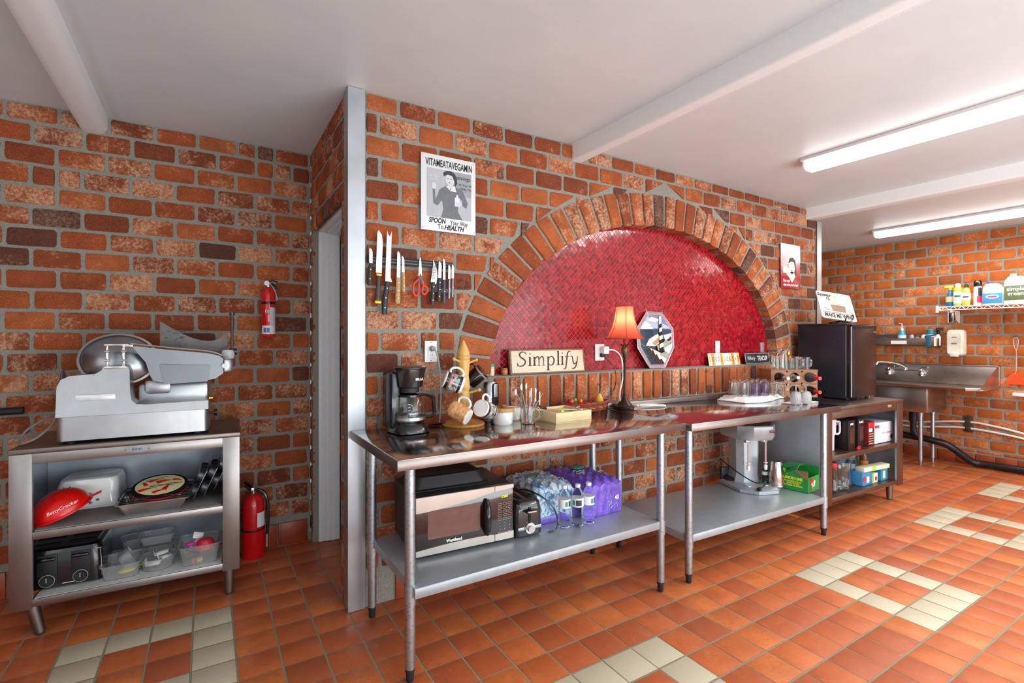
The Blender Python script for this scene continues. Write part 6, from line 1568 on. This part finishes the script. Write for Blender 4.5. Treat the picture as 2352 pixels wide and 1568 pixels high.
# tiny things on the cabinet top edge
for k, (x, y) in enumerate(((5.082, 2.12), (5.092, 2.21))):
    single(MB().lathe([(0, 0), (.018, 0), (.022, .012), (.018, .025), (.0, .026)], (0, 0, 0), 16).obj('glass_stopper', GL), ('nearer' if k == 0 else 'farther')+' small glass stopper on the cabinet top right of the fridge', 'stopper', (x, y, .8725))
# sign on the fridge
t = thing('plaque', 'hand-painted white plaque MAKE ME WINE leaning on the fridge top', 'plaque', (4.70, 2.20, .876+FH+.030), rot=(R(-24), R(7), R(-20)))
MB().loft([[(x, y, z) for x, z in rrect(.36, .27, .02, 4, 0, .135)] for y in (-.006, 0)]).obj('board', mat('plaque_white', 'd8d6ce', .6), t)
text('Squeeze', .042, INK, t, (-.105, -.007, .235), shear=.2, bold=.001); text('Me', .040, INK, t, (-.07, -.007, .198), shear=.2); text('MAKE ME WINE', .056, INK, t, (.0, -.007, .035), sx=.75, bold=.0012)
MB().bx(-.16, .16, -.0075, -.006, .063, .066).obj('drawn_line', INK, t)
flat([(-.05, .08), (.09, .08), (.09, .145), (-.06, .145)], -.0075, -.006, mat('crate_brown', '9a7d68', .6), t, 'painted_crate')
flat(blob(-.0, .20, .05, .045), -.0075, -.006, mat('wash_yellow', 'e8e0b4', .6), t, 'painted_sun'); flat(blob(.03, .19, .022, .045), -.009, -.0075, mat('wash_grey', 'c4c8cc', .6), t, 'painted_bottle')
MB().tube([(-.13, -.0075, .085), (-.11, -.0075, .10), (-.13, -.0075, .11), (-.10, -.0075, .085), (-.08, -.0075, .09)], .0015, seg=4).tube([(.10, -.0075, .085), (.13, -.0075, .11), (.15, -.0075, .08), (.12, -.0075, .09)], .0015, seg=4).obj('painted_leaves', mat('leaf_green', '6c8c78', .6), t)
t = thing('easel_stand', 'small black wrought stand holding the wine plaque', 'stand', (4.70, 2.17, .876+FH))
MB().tube([(-.06, .09, .005), (-.04, .02, .02), (-.045, -.03, .015), (-.05, -.045, .05), (-.035, -.05, .06)], .005, sub=5).tube([(.03, .09, .005), (.04, .02, .02), (.05, -.03, .012), (.07, -.045, .045), (.085, -.04, .06), (.075, -.04, .075), (.06, -.04, .065)], .005, sub=5).tube([(-.06, .09, .005), (.03, .09, .005)], .004).tube([(-.045, -.01, .01), (.045, -.01, .01)], .004).obj('stand_frame', BLK, t)

# ================================================================== cabinet contents
def onrc(x, y, z): v = RC.matrix_basis @ Vector((x, y, z)); return (v.x, v.y, v.z)
U, LO = .5055, .1855
t = thing('travel_tumbler', 'pale pink tumbler with handle at the left of the cabinet shelf', 'tumbler', onrc(.30, .13, U), R(-10))
PKT = mat('pale_lilac', 'ddd3de', .3)
MB().lathe([(0, 0), (.034, 0), (.036, .004), (.037, .12), (.048, .135), (.050, .235), (.052, .24), (.05, .25), (0, .252)], (0, 0, 0), 28).obj('tumbler_body', PKT, t)
MB().tube([(.045, -.01, .225), (.09, -.02, .225), (.095, -.02, .20), (.094, -.02, .14), (.07, -.015, .125), (.045, -.01, .135)], .008, sub=4).obj('handle', PKT, t)
def carton(name, label, x, y, z, w, d, h, m, rz=0, cat='box'):
    t = thing(name, label, cat, onrc(x, y, z), RC.rotation_euler.z+rz)
    MB().bx(0, w, 0, d, 0, h, .0015).obj('carton', m, t); return t
BXK = mat('box_black', '1c1718', .35, var=.2)
for k, (x, s) in enumerate(((.420, 'box of stemware with a white X mark, behind the pink tumbler'), (.605, 'BLACK BOX stemware carton, middle of the shelf'))):
    c = carton('stemware_box', 'black '+s, x, .045+.02*k, U, .10, .16, .235, BXK)
    text('BLACK' if k else 'BOX', .022, WHT, c, (.05, -.001, .205), bold=.001, sx=.95)
    MB().bx(.022, .080, -.0015, 0, .05, .17).obj('picture_panel', mat('wine_panel', '4a2a24', .4, var=.3), c)
    text('X', .04, WHT, c, (-.001, .08, .20), rot=(PI/2, 0, -PI/2), bold=.001)
single(MB().tube([(0, 0, 0), (.03, 0, .012), (.05, 0, .0), (.02, 0, -.008), (0, 0, 0)], .006, sub=3).obj('red_clip', mat('foil_red', 'd81f22', .35)), 'small red clip in front of the black boxes', 'clip', onrc(.52, .03, U+.008))
c = carton('snack_box', 'dark red carton with a bright red band', .735, .05, U, .10, .15, .20, mat('box_maroon', '6a1c1a', .4, var=.2))
MB().bx(-.001, .096, -.002, .0, .15, .19).obj('red_band', mat('box_red', 'd02030', .4), c); MB().bx(.01, .06, -.0025, .0, .115, .145).obj('white_panel', WHT, c)
for k in range(5): MB().bx(.012, .084, -.0015, 0, .015+.02*k, .020+.02*k).obj('printed_line', mat('print_pale', 'c9b8a4', .5), c)
c = carton('storage_box', 'wide white carton with a red mark and round black dot', .850, .06, U, .335, .22, .175, mat('box_white', 'e9e6ea', .45))
MB().bx(.012, .085, -.002, 0, .135, .155).obj('red_mark', mat('box_red', 'd02030', .4), c); MB().bx(.13, .20, -.0015, 0, .078, .088).obj('printed_line', mat('soft_grey', 'b4b0b6', .5), c); MB().bx(.215, .29, -.0015, 0, .078, .090).obj('printed_line', mat('soft_red', 'c08088', .5), c); MB().cyl((.295, -.002, .045), (.295, 0, .045), .022, seg=20).obj('black_dot', mat('dot_navy', '30343e', .4), c)
MB().bx(-.0, .335, -.0015, .0, .0, .003).obj('painted_shadow_strip', BLKM, c)  # black strip painted as shade along the carton's foot
# lower shelf
def jug(name, label, x, y, prof, m, cat='bottle', z=LO, group=None, cap=None, lab=None):
    t = thing(name, label, cat, onrc(x, y, z), 0, group); MB().lathe(prof, (0, 0, 0), 24).obj(name.split('_')[-1]+'_body', m, t)
    if cap: MB().lathe(cap[0], (0, 0, 0), 18).obj('cap', cap[1], t)
    for q in (lab or []): MB().lathe([(q[0], q[1]), (q[0]+.0008, q[1]+.001), (q[0]+.0008, q[2]-.001), (q[0], q[2])], (0, 0, 0), 24).obj('label', q[3], t)
    return t
jug('glass_bottle', 'clear bottle with a red stopper at the left of the low shelf', .30, .10, [(0, 0), (.036, 0), (.038, .01), (.032, .09), (.026, .14), (.028, .185), (.0285, .19), (.0265, .19), (.026, .185), (.024, .14), (.030, .09), (.036, .012), (0, .008)], GL, cap=([(.0, .19), (.030, .19), (.032, .20), (.03, .225), (0, .228)], mat('box_red', 'd02030', .4)))
jug('glass_carafe', 'tall clear wavy carafe second on the low shelf', .435, .10, [(0, 0), (.046, 0), (.048, .01), (.036, .10), (.044, .16), (.046, .205), (.044, .205), (.042, .16), (.034, .10), (.046, .012), (0, .008)], GL)
jug('glass_carafe', 'clear carafe third on the low shelf, near the blue box', .565, .14, [(0, 0), (.042, 0), (.044, .01), (.034, .10), (.040, .15), (.042, .19), (.040, .19), (.038, .15), (.032, .10), (.042, .012), (0, .008)], GL)
jug('glass_bottle', 'dark green bottle at the back behind the carafes', .42, .32, [(0, 0), (.045, 0), (.045, .2), (.02, .25), (0, .252)], mat('dark_teal', '1c3c38', .2))
c = carton('food_box', 'blue box with a red oval, front of the low shelf', .635, .045, LO, .150, .10, .115, mat('box_blue', '3f87bd', .35, var=.1)); MB().cyl((.028, -.002, .055), (.028, 0, .055), .022, seg=20).obj('red_oval', mat('box_red', 'd02030', .4), c); MB().bx(.065, .105, -.0015, 0, .02, .07).obj('white_panel', WHT, c)
c = carton('wrap_box', 'long thin cream box resting on the blue box', .64, .035, LO+.1155, .36, .07, .035, mat('box_cream', 'ddd8bf', .4), R(-4)); MB().bx(.11, .16, -.0015, .0, .0, .035).obj('lime_label', mat('lime_label', 'a6d63c', .4), c)
c = carton('food_box', 'small white box with green stripe right of the blue box', .805, .05, LO, .085, .07, .08, mat('box_white2', 'e2e4de', .4)); MB().bx(.0, .02, -.0015, .0, .0, .08).obj('green_stripe', mat('lime_label', 'a6d63c', .4), c); MB().bx(.04, .07, -.0015, .0, .02, .05).obj('red_patch', mat('box_red', 'd02030', .4), c)
c = carton('food_box', 'teal box at the right end of the low shelf front', .945, .05, LO, .11, .07, .10, mat('box_teal', '2f8fae', .4, var=.3, vs=30)); MB().bx(.03, .07, -.0015, .0, .02, .08).obj('pale_stripe', mat('box_cream', 'ddd8bf', .4), c)
def can(label, x, y, r, h, m, labs=(), z=LO, lid=None): return jug('food_can', label, x, y, [(0, 0), (r, 0), (r, h-.003), (r*.97, h), (0, h)], m, 'can', z, None, lid, labs)
NV = mat('can_navy', '1f3a5c', .35); 
can('navy can under the teal-labelled one at the back', .99, .33, .050, .125, NV, [(.0502, .03, .09, mat('can_pale', 'b9cfd8', .4))])
can('green-grey can stacked on the navy can', .99, .33, .050, .125, mat('can_sage', '7f9a8c', .35), [(.0502, .03, .09, WHT)], LO+.1255)
jug('spice_bottle', 'amber bottle with orange label beside the cans', 1.085, .25, [(0, 0), (.033, 0), (.034, .15), (.015, .19), (.014, .22)], mat('amber', '7a4a2c', .15), cap=([(0, .22), (.016, .22), (.016, .24), (0, .242)], BLKM), lab=[(.0345, .03, .12, mat('label_orange', 'd8823c', .4))])
can('lower white and lime canister near the right end', 1.13, .36, .046, .14, mat('can_lime_pale', 'dfe8b4', .35), [(.0462, .02, .06, WHT)])
can('tall canister with lime lid stacked at the right end', 1.13, .36, .046, .14, mat('can_blue', '1f5f9c', .35), [(.0462, .02, .05, mat('can_wht', 'e4e6e8', .4)), (.0462, .095, .138, mat('lime_lid', '8fd41c', .35))], LO+.1405)
jug('green_jar', 'small green jar at the far right of the low shelf', 1.115, .13, [(0, 0), (.036, 0), (.038, .07), (.03, .095), (0, .10)], mat('jar_green', '4c8c50', .3, var=.3))
single(MB().sph((0, 0, 0), .085, (1.1, .8, .9), 20, 14).obj('plastic_bag', (lambda m: m)(mat('bag_blue', '5f7f96', .25, coat=.5, bump=.9, bs=22))), 'crumpled blue-grey plastic bag behind the cream box', 'bag', onrc(.80, .33, LO+.165))
single(MB().bx(0, .14, 0, .16, 0, .085, .003).obj('cardboard_box', mat('card_brown', '8a6a4c', .8)), 'brown cardboard box under the plastic bag', 'box', onrc(.72, .25, LO), RC.rotation_euler.z)
# ================================================================== right wall
WX = XR-.014
SK = steel('sink_steel', 'b9aea6', .24, (1, 1, 30), .12)
t = thing('commercial_sink', 'stainless commercial sink with drainboard on the far brick wall', 'sink', (0, 0, 0))
MB().bx(WX-.03, WX-.001, 1.80, 4.2, .885, 1.105, .003).bx(WX-.055, WX-.001, 1.80, 4.2, 1.098, 1.110, .003).obj('backsplash', SK, t)
mb = MB(); mb.prism([(6.585, 1.90), (6.585, 2.30), (6.585, 4.2), (WX-.028, 4.2), (WX-.028, 1.80), (6.70, 1.80)], .868, .882); mb.obj('drainboard', SK, t)
mb = MB(); mb.tube([(6.585, 4.2, .888), (6.585, 1.90, .888), (6.66, 1.815, .888), (WX-.03, 1.805, .888)], .013); mb.obj('rolled_rim', SK, t)
mb = MB(); mb.prism([(6.62, .878), (WX-.03, .878), (WX-.03, 1.10), (WX-.07, 1.10)], -.003, .0, Matrix.Translation((0, 1.803, 0)) @ XYZ); mb.obj('end_splash', SK, t)
mb = MB(); mb.bx(6.66, WX-.06, 2.235, 2.9, .585, .868, .02); mb.obj('basin', SK, t)
mb = MB(); mb.bx(6.66, WX-.06, 2.95, 3.6, .585, .868, .02); mb.obj('basin', SK, t)
for x, y in ((6.743, 2.33), (7.015, 2.31), (6.743, 3.5)):
    l = MB().cyl((x, y, .05), (x, y, .59), .021).cyl((x, y, .54), (x, y, .60), .026, .030).obj('leg', GALP, t); MB().cyl((x, y, 0), (x, y, .055), .014, .017).obj('foot', GALP, l)
f = MB().cyl((WX-.03, 2.85, 1.02), (WX-.03, 2.42, 1.02), .011).obj('faucet_bar', CHR, t)
for y in (2.80, 2.47):
    MB().sph((WX-.06, y, .985), .038, (.9, 1, .9)).cyl((WX-.03, y, 1.02), (WX-.07, y, 1.02), .018).obj('valve', CHR, f); MB().tube([(WX-.07, y, 1.03), (WX-.09, y, 1.05), (WX-.10, y-.075, 1.065)], .009).obj('lever', CHR, f)
MB().tube([(WX-.04, 2.64, 1.02), (WX-.05, 2.64, 1.06), (WX-.10, 2.72, 1.10), (WX-.20, 2.84, 1.115), (WX-.24, 2.86, 1.08)], .011, sub=4).obj('spout', CHR, f)
PVC = mat('drain_black', '141517', .35)
single(MB().cyl((6.84, 2.43, .46), (6.84, 2.43, .583), .04).tube([(6.84, 2.43, .50), (6.84, 2.43, .36), (6.86, 2.40, .30), (6.93, 2.40, .275)], .030, sub=4, seg=14).tube([(6.92, 3.6, .30), (6.92, 2.75, .285), (6.92, 2.40, .275), (6.92, 2.28, .26), (6.95, 2.16, .23), (7.03, 2.06, .13), (7.10, 1.98, .055), (7.13, 1.85, .048), (7.14, 1.2, .045), (7.14, .2, .045), (7.14, -.9, .045)], .037, sub=5, seg=16).obj('drain_pipe', PVC), 'black drain pipe bending from the sink down along the wall', 'pipe')
WPX = mat('pex_white', 'e6dfd8', .4)
for k, (pts, lb) in enumerate((([(WX-.02, 3.4, .40), (WX-.02, 2.6, .405), (WX-.02, 2.4, .43), (WX-.022, 2.06, .475), (WX-.02, 1.8, .45), (WX-.02, 1.2, .36), (WX-.02, -.5, .30)], 'upper white water pipe clamped to the far wall'), ([(WX-.02, 3.4, .34), (WX-.02, 2.6, .35), (WX-.022, 2.3, .385), (WX-.022, 2.06, .405), (WX-.02, 1.7, .375), (WX-.02, 1.2, .30), (WX-.02, -.5, .24)], 'lower white water pipe clamped to the far wall'))):
    single(MB().tube(pts, .0115, sub=5, seg=10).obj('water_pipe', WPX), lb, 'pipe')
single(MB().bx(WX-.01, WX, 2.02, 2.10, .36, .54, .002).cyl((WX-.012, 2.06, .515), (WX-.018, 2.06, .515), .01).bx(WX-.036, WX-.009, 2.035, 2.085, .46, .492, .003).bx(WX-.036, WX-.009, 2.035, 2.085, .39, .422, .003).obj('pipe_clamp', mat('clamp_dark', '5c5248', .4, metal=.6)), 'metal clamp holding both white pipes', 'clamp')
single(MB().tube([(7.08, 2.62, .576), (7.10, 2.52, .47), (7.12, 2.44, .38)], .005, sub=4).obj('thin_hose', mat('hose_tan', 'a89a84', .5)), 'thin tan hose hanging beside the drain', 'hose')
# shallow rail shelf with bits
t = thing('rail_shelf', 'narrow steel ledge above the sink', 'shelf', (0, 0, 0))
MB().bx(WX-.105, WX-.001, 2.30, 3.6, 1.315, 1.319).bx(WX-.105, WX-.102, 2.30, 3.6, 1.315, 1.405, .001).bx(WX-.004, WX-.001, 2.30, 3.6, 1.315, 1.45).bx(WX-.105, WX-.001, 2.30, 2.303, 1.315, 1.405).obj('ledge', steel('ledge_steel', 'b39d8c', .3, (1, 1, 30), .1), t)
MB().bx(WX-.1065, WX-.105, 2.60, 2.76, 1.335, 1.375).obj('label_strip', WHT, t)
def rb(name, label, cat, y, prof, m, cap=None, z=1.3195, x=WX-.055, lab=None, sx=1):
    t = thing(name, label, cat, (x, y, z)); MB().lathe(prof, (0, 0, 0), 20, sx=sx).obj('body', m, t)
    if cap: MB().lathe(cap[0], (0, 0, 0), 16).obj('cap', cap[1], t)
    for q in (lab or []): MB().lathe([(q[0], q[1]), (q[0]+.0008, q[1]+.001), (q[0]+.0008, q[2]-.001), (q[0], q[2])], (0, 0, 0), 20, sx=sx).obj('label', q[3], t)
    return t
AQ = mat('soap_blue', '2f9fd0', .12, coat=.6, var=.15)
b = rb('dish_soap_bottle', 'blue dish soap bottle with a pale pump on the ledge', 'bottle', 2.665, [(0, 0), (.040, 0), (.042, .08), (.040, .13), (.022, .165), (.018, .18)], AQ, ([(0, .18), (.018, .18), (.016, .20), (.006, .21), (.006, .25), (0, .25)], mat('pump_grey', 'd4dadd', .4)), lab=[(.0422, .06, .12, mat('label_pale', 'cfe6ee', .4))])
MB().tube([(0, 0, .25), (0, .0, .262), (-.0, .03, .266)], .005).obj('pump_spout', mat('pump_grey', 'd4dadd', .4), b)
rb('small_jar', 'small lilac jar second on the ledge', 'jar', 2.565, [(0, 0), (.022, 0), (.022, .11), (.015, .125), (0, .13)], mat('jar_lilac', 'b4a6bc', .3))
rb('small_jar', 'small clear jar beside the lilac one on the ledge', 'jar', 2.515, [(0, 0), (.02, 0), (.02, .10), (0, .105)], mat('jar_dim', '9a9488', .3))
rb('small_jar', 'low yellow-lidded tub on the ledge', 'jar', 2.485, [(0, 0), (.02, 0), (.02, .085), (0, .09)], mat('tub_tan', 'b59a6c', .4))
rb('small_jar', 'white round jar on the ledge left of the cleanser can', 'jar', 2.445, [(0, 0), (.028, 0), (.03, .10), (.02, .125), (0, .13)], WHT)
c = rb('cleanser_can', 'blue and red cleanser can with a yellow brush across it', 'can', 2.385, [(0, 0), (.037, 0), (.037, .185), (0, .187)], mat('can_wht', 'e4e6e8', .4), lab=[(.0373, .13, .184, mat('can_teal', '1f7f94', .35)), (.0373, .05, .10, mat('can_redd', 'd04040', .35))])
rb('small_bottle', 'dark little bottle just left of the cleanser can', 'bottle', 2.418, [(0, 0), (.013, 0), (.013, .11), (0, .12)], BLKM, x=WX-.085)
rb('spray_bottle', 'white bottle with black trigger at the right end of the ledge', 'bottle', 2.318, [(0, 0), (.026, 0), (.027, .10), (.014, .12), (.014, .13)], WHT, ([(0, .13), (.015, .13), (.015, .17), (0, .175)], BLKM), x=WX-.05)
single(MB().box((0, 0, 0), (.03, .07, .035), .3, .006).obj('spray_trigger', BLKM), 'black spray trigger head above the white bottle', 'spray head', (WX-.06, 2.30, 1.508), 0)
single(MB().tube([(0, .05, .03), (0, 0, .035), (0, -.04, .045)], .008).box((0, .03, -.03), (.02, .05, .13), 0, .008).obj('scrub_brush', mat('brush_blue', '24607c', .4)), 'blue scrub brush hooked over the ledge front', 'brush', (WX-.118, 2.355, 1.40))
single(MB().bx(-.003, 0, -.012, .012, -.09, .03).obj('white_strap', WHT), 'narrow white strap hanging at the ledge end', 'strap', (WX-.107, 2.325, 1.405))
single(MB().box((0, 0, .02), (.05, .05, .09), 0, .008).obj('sponge', mat('sponge_blue', '2f6fbc', .9, bump=.5)), 'blue sponge at the left end of the ledge beside the fridge', 'sponge', (WX-.055, 2.845, 1.345))
# soap dispenser
t = thing('soap_dispenser', 'cream wall soap dispenser above the sink', 'soap dispenser', (WX, 2.155, 1.21))
CRM = mat('dispenser_cream', 'e4dfcc', .35, var=.03)
MB().loft([[(-d_, y, z) for y, z in rrect(.150*q, .290*q2, .03, 5, 0, .145)] for d_, q, q2 in ((.0, 1, 1), (.06, 1, 1), (.10, .93, .96), (.112, .8, .9))]).obj('housing', CRM, t)
MB().bx(-.118, -.09, -.038, .038, -.012, .035, .006).obj('push_bar', mat('push_grey', 'cfd0cc', .4), t)
MB().box((-.1135, 0, .135), (.004, .05, .014), 0, .002).obj('sight_window', mat('sight_grey', '8a8478', .4), t); MB().box((-.1125, 0, .205), (.002, .045, .008), 0, .001).obj('printed_mark', G2, t)
# wire shelf
t = thing('wire_shelf', 'white wire wall shelf of cleaning bottles', 'shelf', (0, 0, 0))
SX0, SX1, SY1, SZh = 6.92, WX-.01, 2.24, 1.748
WW = mat('wire_white', 'ece6de', .35)
WR = []
for z in (SZh, SZh-.035): WR.append(MB().tube([(SX0, -.6, z), (SX0, SY1, z), (SX1, SY1, z)], .005, seg=6))
for m_ in WR: m_.obj('edge_wire', WW, t)
mb = MB(); pts = []
for k in range(60): pts.append((SX0, SY1-.035*k, SZh-(.035 if k % 2 else 0)))
mb.tube(pts, .0035, seg=5); pts = []
for k in range(8): pts.append((SX0+.04*k if SX0+.04*k < SX1 else SX1, SY1, SZh-(.035 if k % 2 else 0)))
mb.tube(pts, .0035, seg=5); mb.obj('zigzag_truss', WW, t)
mb = MB()
for k in range(100): y = SY1-.012-.029*k; mb.tube([(SX0, y, SZh+.002), (SX1, y, SZh+.002)], .0022, seg=4)
mb.obj('shelf_wires', WW, t)['kind'] = 'stuff'
for y in (2.14, .8): MB().prism([(SX0+.03, SZh-.04), (SX1, SZh-.04), (SX1, SZh-.17), (SX1-.03, SZh-.17), (SX0+.03, SZh-.06)], 0, .006, Matrix.Translation((0, y, 0)) @ XYZ).obj('bracket', WW, t)
MB().cyl((SX0, SY1, SZh-.06), (SX0, SY1, SZh+.015), .014).obj('corner_post', WW, t)
t = thing('hook_cluster', 'chrome clip hanging under the left end of the wire shelf', 'clip', (6.965, 2.13, SZh-.04))
MB().cyl((0, .03, 0), (0, .03, -.13), .008).box((0, 0, -.075), (.02, .045, .11), 0, .008).obj('clip_body', CHR, t); MB().box((0, -.03, -.065), (.015, .02, .10), 0, .004).obj('clip_arm', CHR, t)
ZC = SZh+.0045
def sb(name, label, y, prof, m, cap=None, lab=None, x=7.02, sx=1, cat='bottle', extra=None):
    t = thing(name, label, cat, (x, y, ZC)); MB().lathe(prof, (0, 0, 0), 22, sx=sx).obj('body', m, t)
    if cap: MB().lathe(cap[0], (0, 0, 0), 18).obj('cap', cap[1], t)
    for q in (lab or []): MB().lathe([(q[0], q[1]), (q[0]+.0008, q[1]+.001), (q[0]+.0008, q[2]-.001), (q[0], q[2])], (0, 0, 0), 22, sx=sx).obj('label', q[3], t)
    return t
b = sb('trigger_spray_bottle', 'spray bottle with yellow trigger head, leftmost on the wire shelf', 2.175, [(0, 0), (.04, 0), (.042, .05), (.040, .11), (.022, .16), (.014, .20)], mat('spray_blue', '2f6fa8', .3), lab=[(.0425, .055, .115, mat('label_tan', 'd8c890', .4))], x=7.09)
MB().box((-.0, .012, .225), (.03, .085, .035), 0, .012).cyl((0, 0, .19), (0, 0, .215), .016).obj('trigger_head', mat('trigger_yellow', 'e8d040', .35), b)
b = sb('disinfectant_bottle', 'green and white aerosol with a white domed cap', 2.090, [(0, 0), (.036, 0), (.038, .01), (.038, .19), (.034, .205)], mat('can_grn', '8fce4c', .3), ([(0, .205), (.022, .205), (.024, .225), (.018, .25), (0, .255)], WHT), [(.0384, .03, .16, mat('label_pale2', 'e2ead6', .4)), (.0384, .175, .20, mat('trigger_yellow', 'e8d040', .35))])
MB().raw(*wrap(.0398, .10, .12, 150, 230), smooth=True).obj('printed_name', mat('dark_grn', '2f5c2c', .4), b)
b = sb('cleaner_bottle', 'white and amber bottle with a black flip cap', 2.02, [(0, 0), (.034, 0), (.036, .08), (.032, .10), (.036, .14), (.03, .18), (.018, .2)], mat('bottle_amber', 'e0b050', .3), ([(0, .2), (.020, .2), (.018, .225), (.008, .24), (0, .24)], BLKM), [(.0362, .065, .145, WHT)])
MB().raw(*wrap(.0378, .09, .105, 150, 225), smooth=True).obj('printed_name', INK, b)
b = sb('aerosol_can', 'tall white aerosol can with glossy black cap and red side', 1.925, [(0, 0), (.034, 0), (.034, .195), (.030, .205)], mat('can_wht', 'e4e6e8', .4), ([(.031, .20), (.035, .205), (.034, .25), (.025, .268), (0, .27)], BLK)); MB().raw(*wrap(.0345, .03, .10, 185, 260), smooth=True).obj('red_panel', mat('panel_red', 'd82440', .35), b)
MB().raw(*wrap(.0345, .10, .19, 200, 260), smooth=True).obj('black_panel', BLKM, b)
def gallon(name, label, y, w, d, h, m, lid, lab, txt=None):
    t = thing(name, label, 'jug', (7.03, y, ZC))
    MB().loft([ring(d*.96, w*.96, .02, 0, 5), ring(d, w, .025, .01, 5), ring(d, w, .025, h*.62, 5), ring(d*.9, w*.86, .03, h*.78, 5, 0, .01), ring(d*.55, w*.45, .03, h*.9, 5, 0, .03), ring(d*.3, w*.22, .012, h*.93, 5, 0, .035)]).obj('body', m, t)
    MB().cyl((0, .035, h*.92), (0, .035, h), w*.13, seg=18).obj('cap', lid, t)
    MB().tube([(0, .02, h*.86), (-.01, -.03, h*.88), (-.01, -w*.40, h*.72), (-.005, -w*.42, h*.55)], w*.055, sub=4).obj('handle', m, t)
    MB().bx(-d/2-.0015, -d/2+.001, -w*.46, w*.46, h*lab[0], h*lab[1], .0005).obj('label', lab[2], t)
    if txt: 
        for k, s_t in enumerate(txt[0]): text(s_t, txt[1], WHT, t, (-d/2-.003, 0, h*(txt[2]-k*.15)), rot=(PI/2, 0, -PI/2), bold=.001)
    return t
g = gallon('bleach_jug', 'white bleach jug with a blue cap and blue label', 1.80, .165, .10, .245, WHT, mat('cap_blue', '3c5c9c', .4), (.06, .50, mat('label_blue3', '3f86c4', .4)), None)
MB().lathe([(0, 0), (.04, 0), (.04, .001), (0, .001)], (0, 0, 0), 24, Matrix.Translation((-.052, 0, .085)) @ Matrix.Rotation(R(-90), 4, 'Y') @ Matrix.Diagonal((.5, 1.3, 1, 1))).obj('oval_emblem', WHT, g); MB().bx(-.0545, -.0525, -.035, .035, .077, .093).obj('brand_bar', mat('brand_pale_red', 'c84858', .4), g)
gallon('cleaner_jug', 'big white cleaner jug with a dark green label', 1.62, .19, .13, .31, mat('jug_translucent', 'edf0ee', .3), WHT, (.12, .60, mat('label_dkgreen', '5c6a48', .4)), (['simple', 'green'], .052, .48))
single(MB().sph((0, 0, .07), .10, (.8, .9, .9), 20, 14).obj('plastic_bag', mat('bag_pale', 'c9d4ea', .25, coat=.5, bump=.9, bs=22)), 'crumpled pale blue plastic bag at the right edge of the wire shelf', 'bag', (7.0, 1.44, ZC+.03))
# hanging fly swatter and bracket
t = thing('fly_swatter', 'orange fly swatter hanging from a nail by its wire', 'fly swatter', (WX-.022, 1.675, 1.42))
MB().tube([(0, 0, 0), (0, .022, -.04), (0, .012, -.12), (0, .0, -.15), (0, .0, -.36), (0, .015, -.385)], .0032, sub=4).tube([(0, 0, 0), (0, -.018, -.05), (0, .0, -.15)], .0032, sub=4).obj('wire_handle', mat('pink_wire', 'd8a898', .4), t)
MB().prism([(-.06, -.50), (.07, -.50), (.065, -.43), (.03, -.385), (-.02, -.38), (-.055, -.42)], -.002, .002, Matrix.Rotation(R(90), 4, 'Z') @ XYZ).obj('paddle', mat('swatter_orange', 'f04a18', .5), t)
single(MB().cyl((0, 0, 0), (-.03, 0, 0), .004).cyl((-.03, 0, 0), (-.032, 0, 0), .008).obj('nail', G3), 'nail holding the orange fly swatter', 'nail', (WX, 1.675, 1.425))
single(MB().bx(-.06, 0, -.25, 0, 0, .035, .003).obj('bracket_arm', WHT), 'white bracket arm at the right edge below the fly swatter', 'bracket', (WX, 1.695, .80))
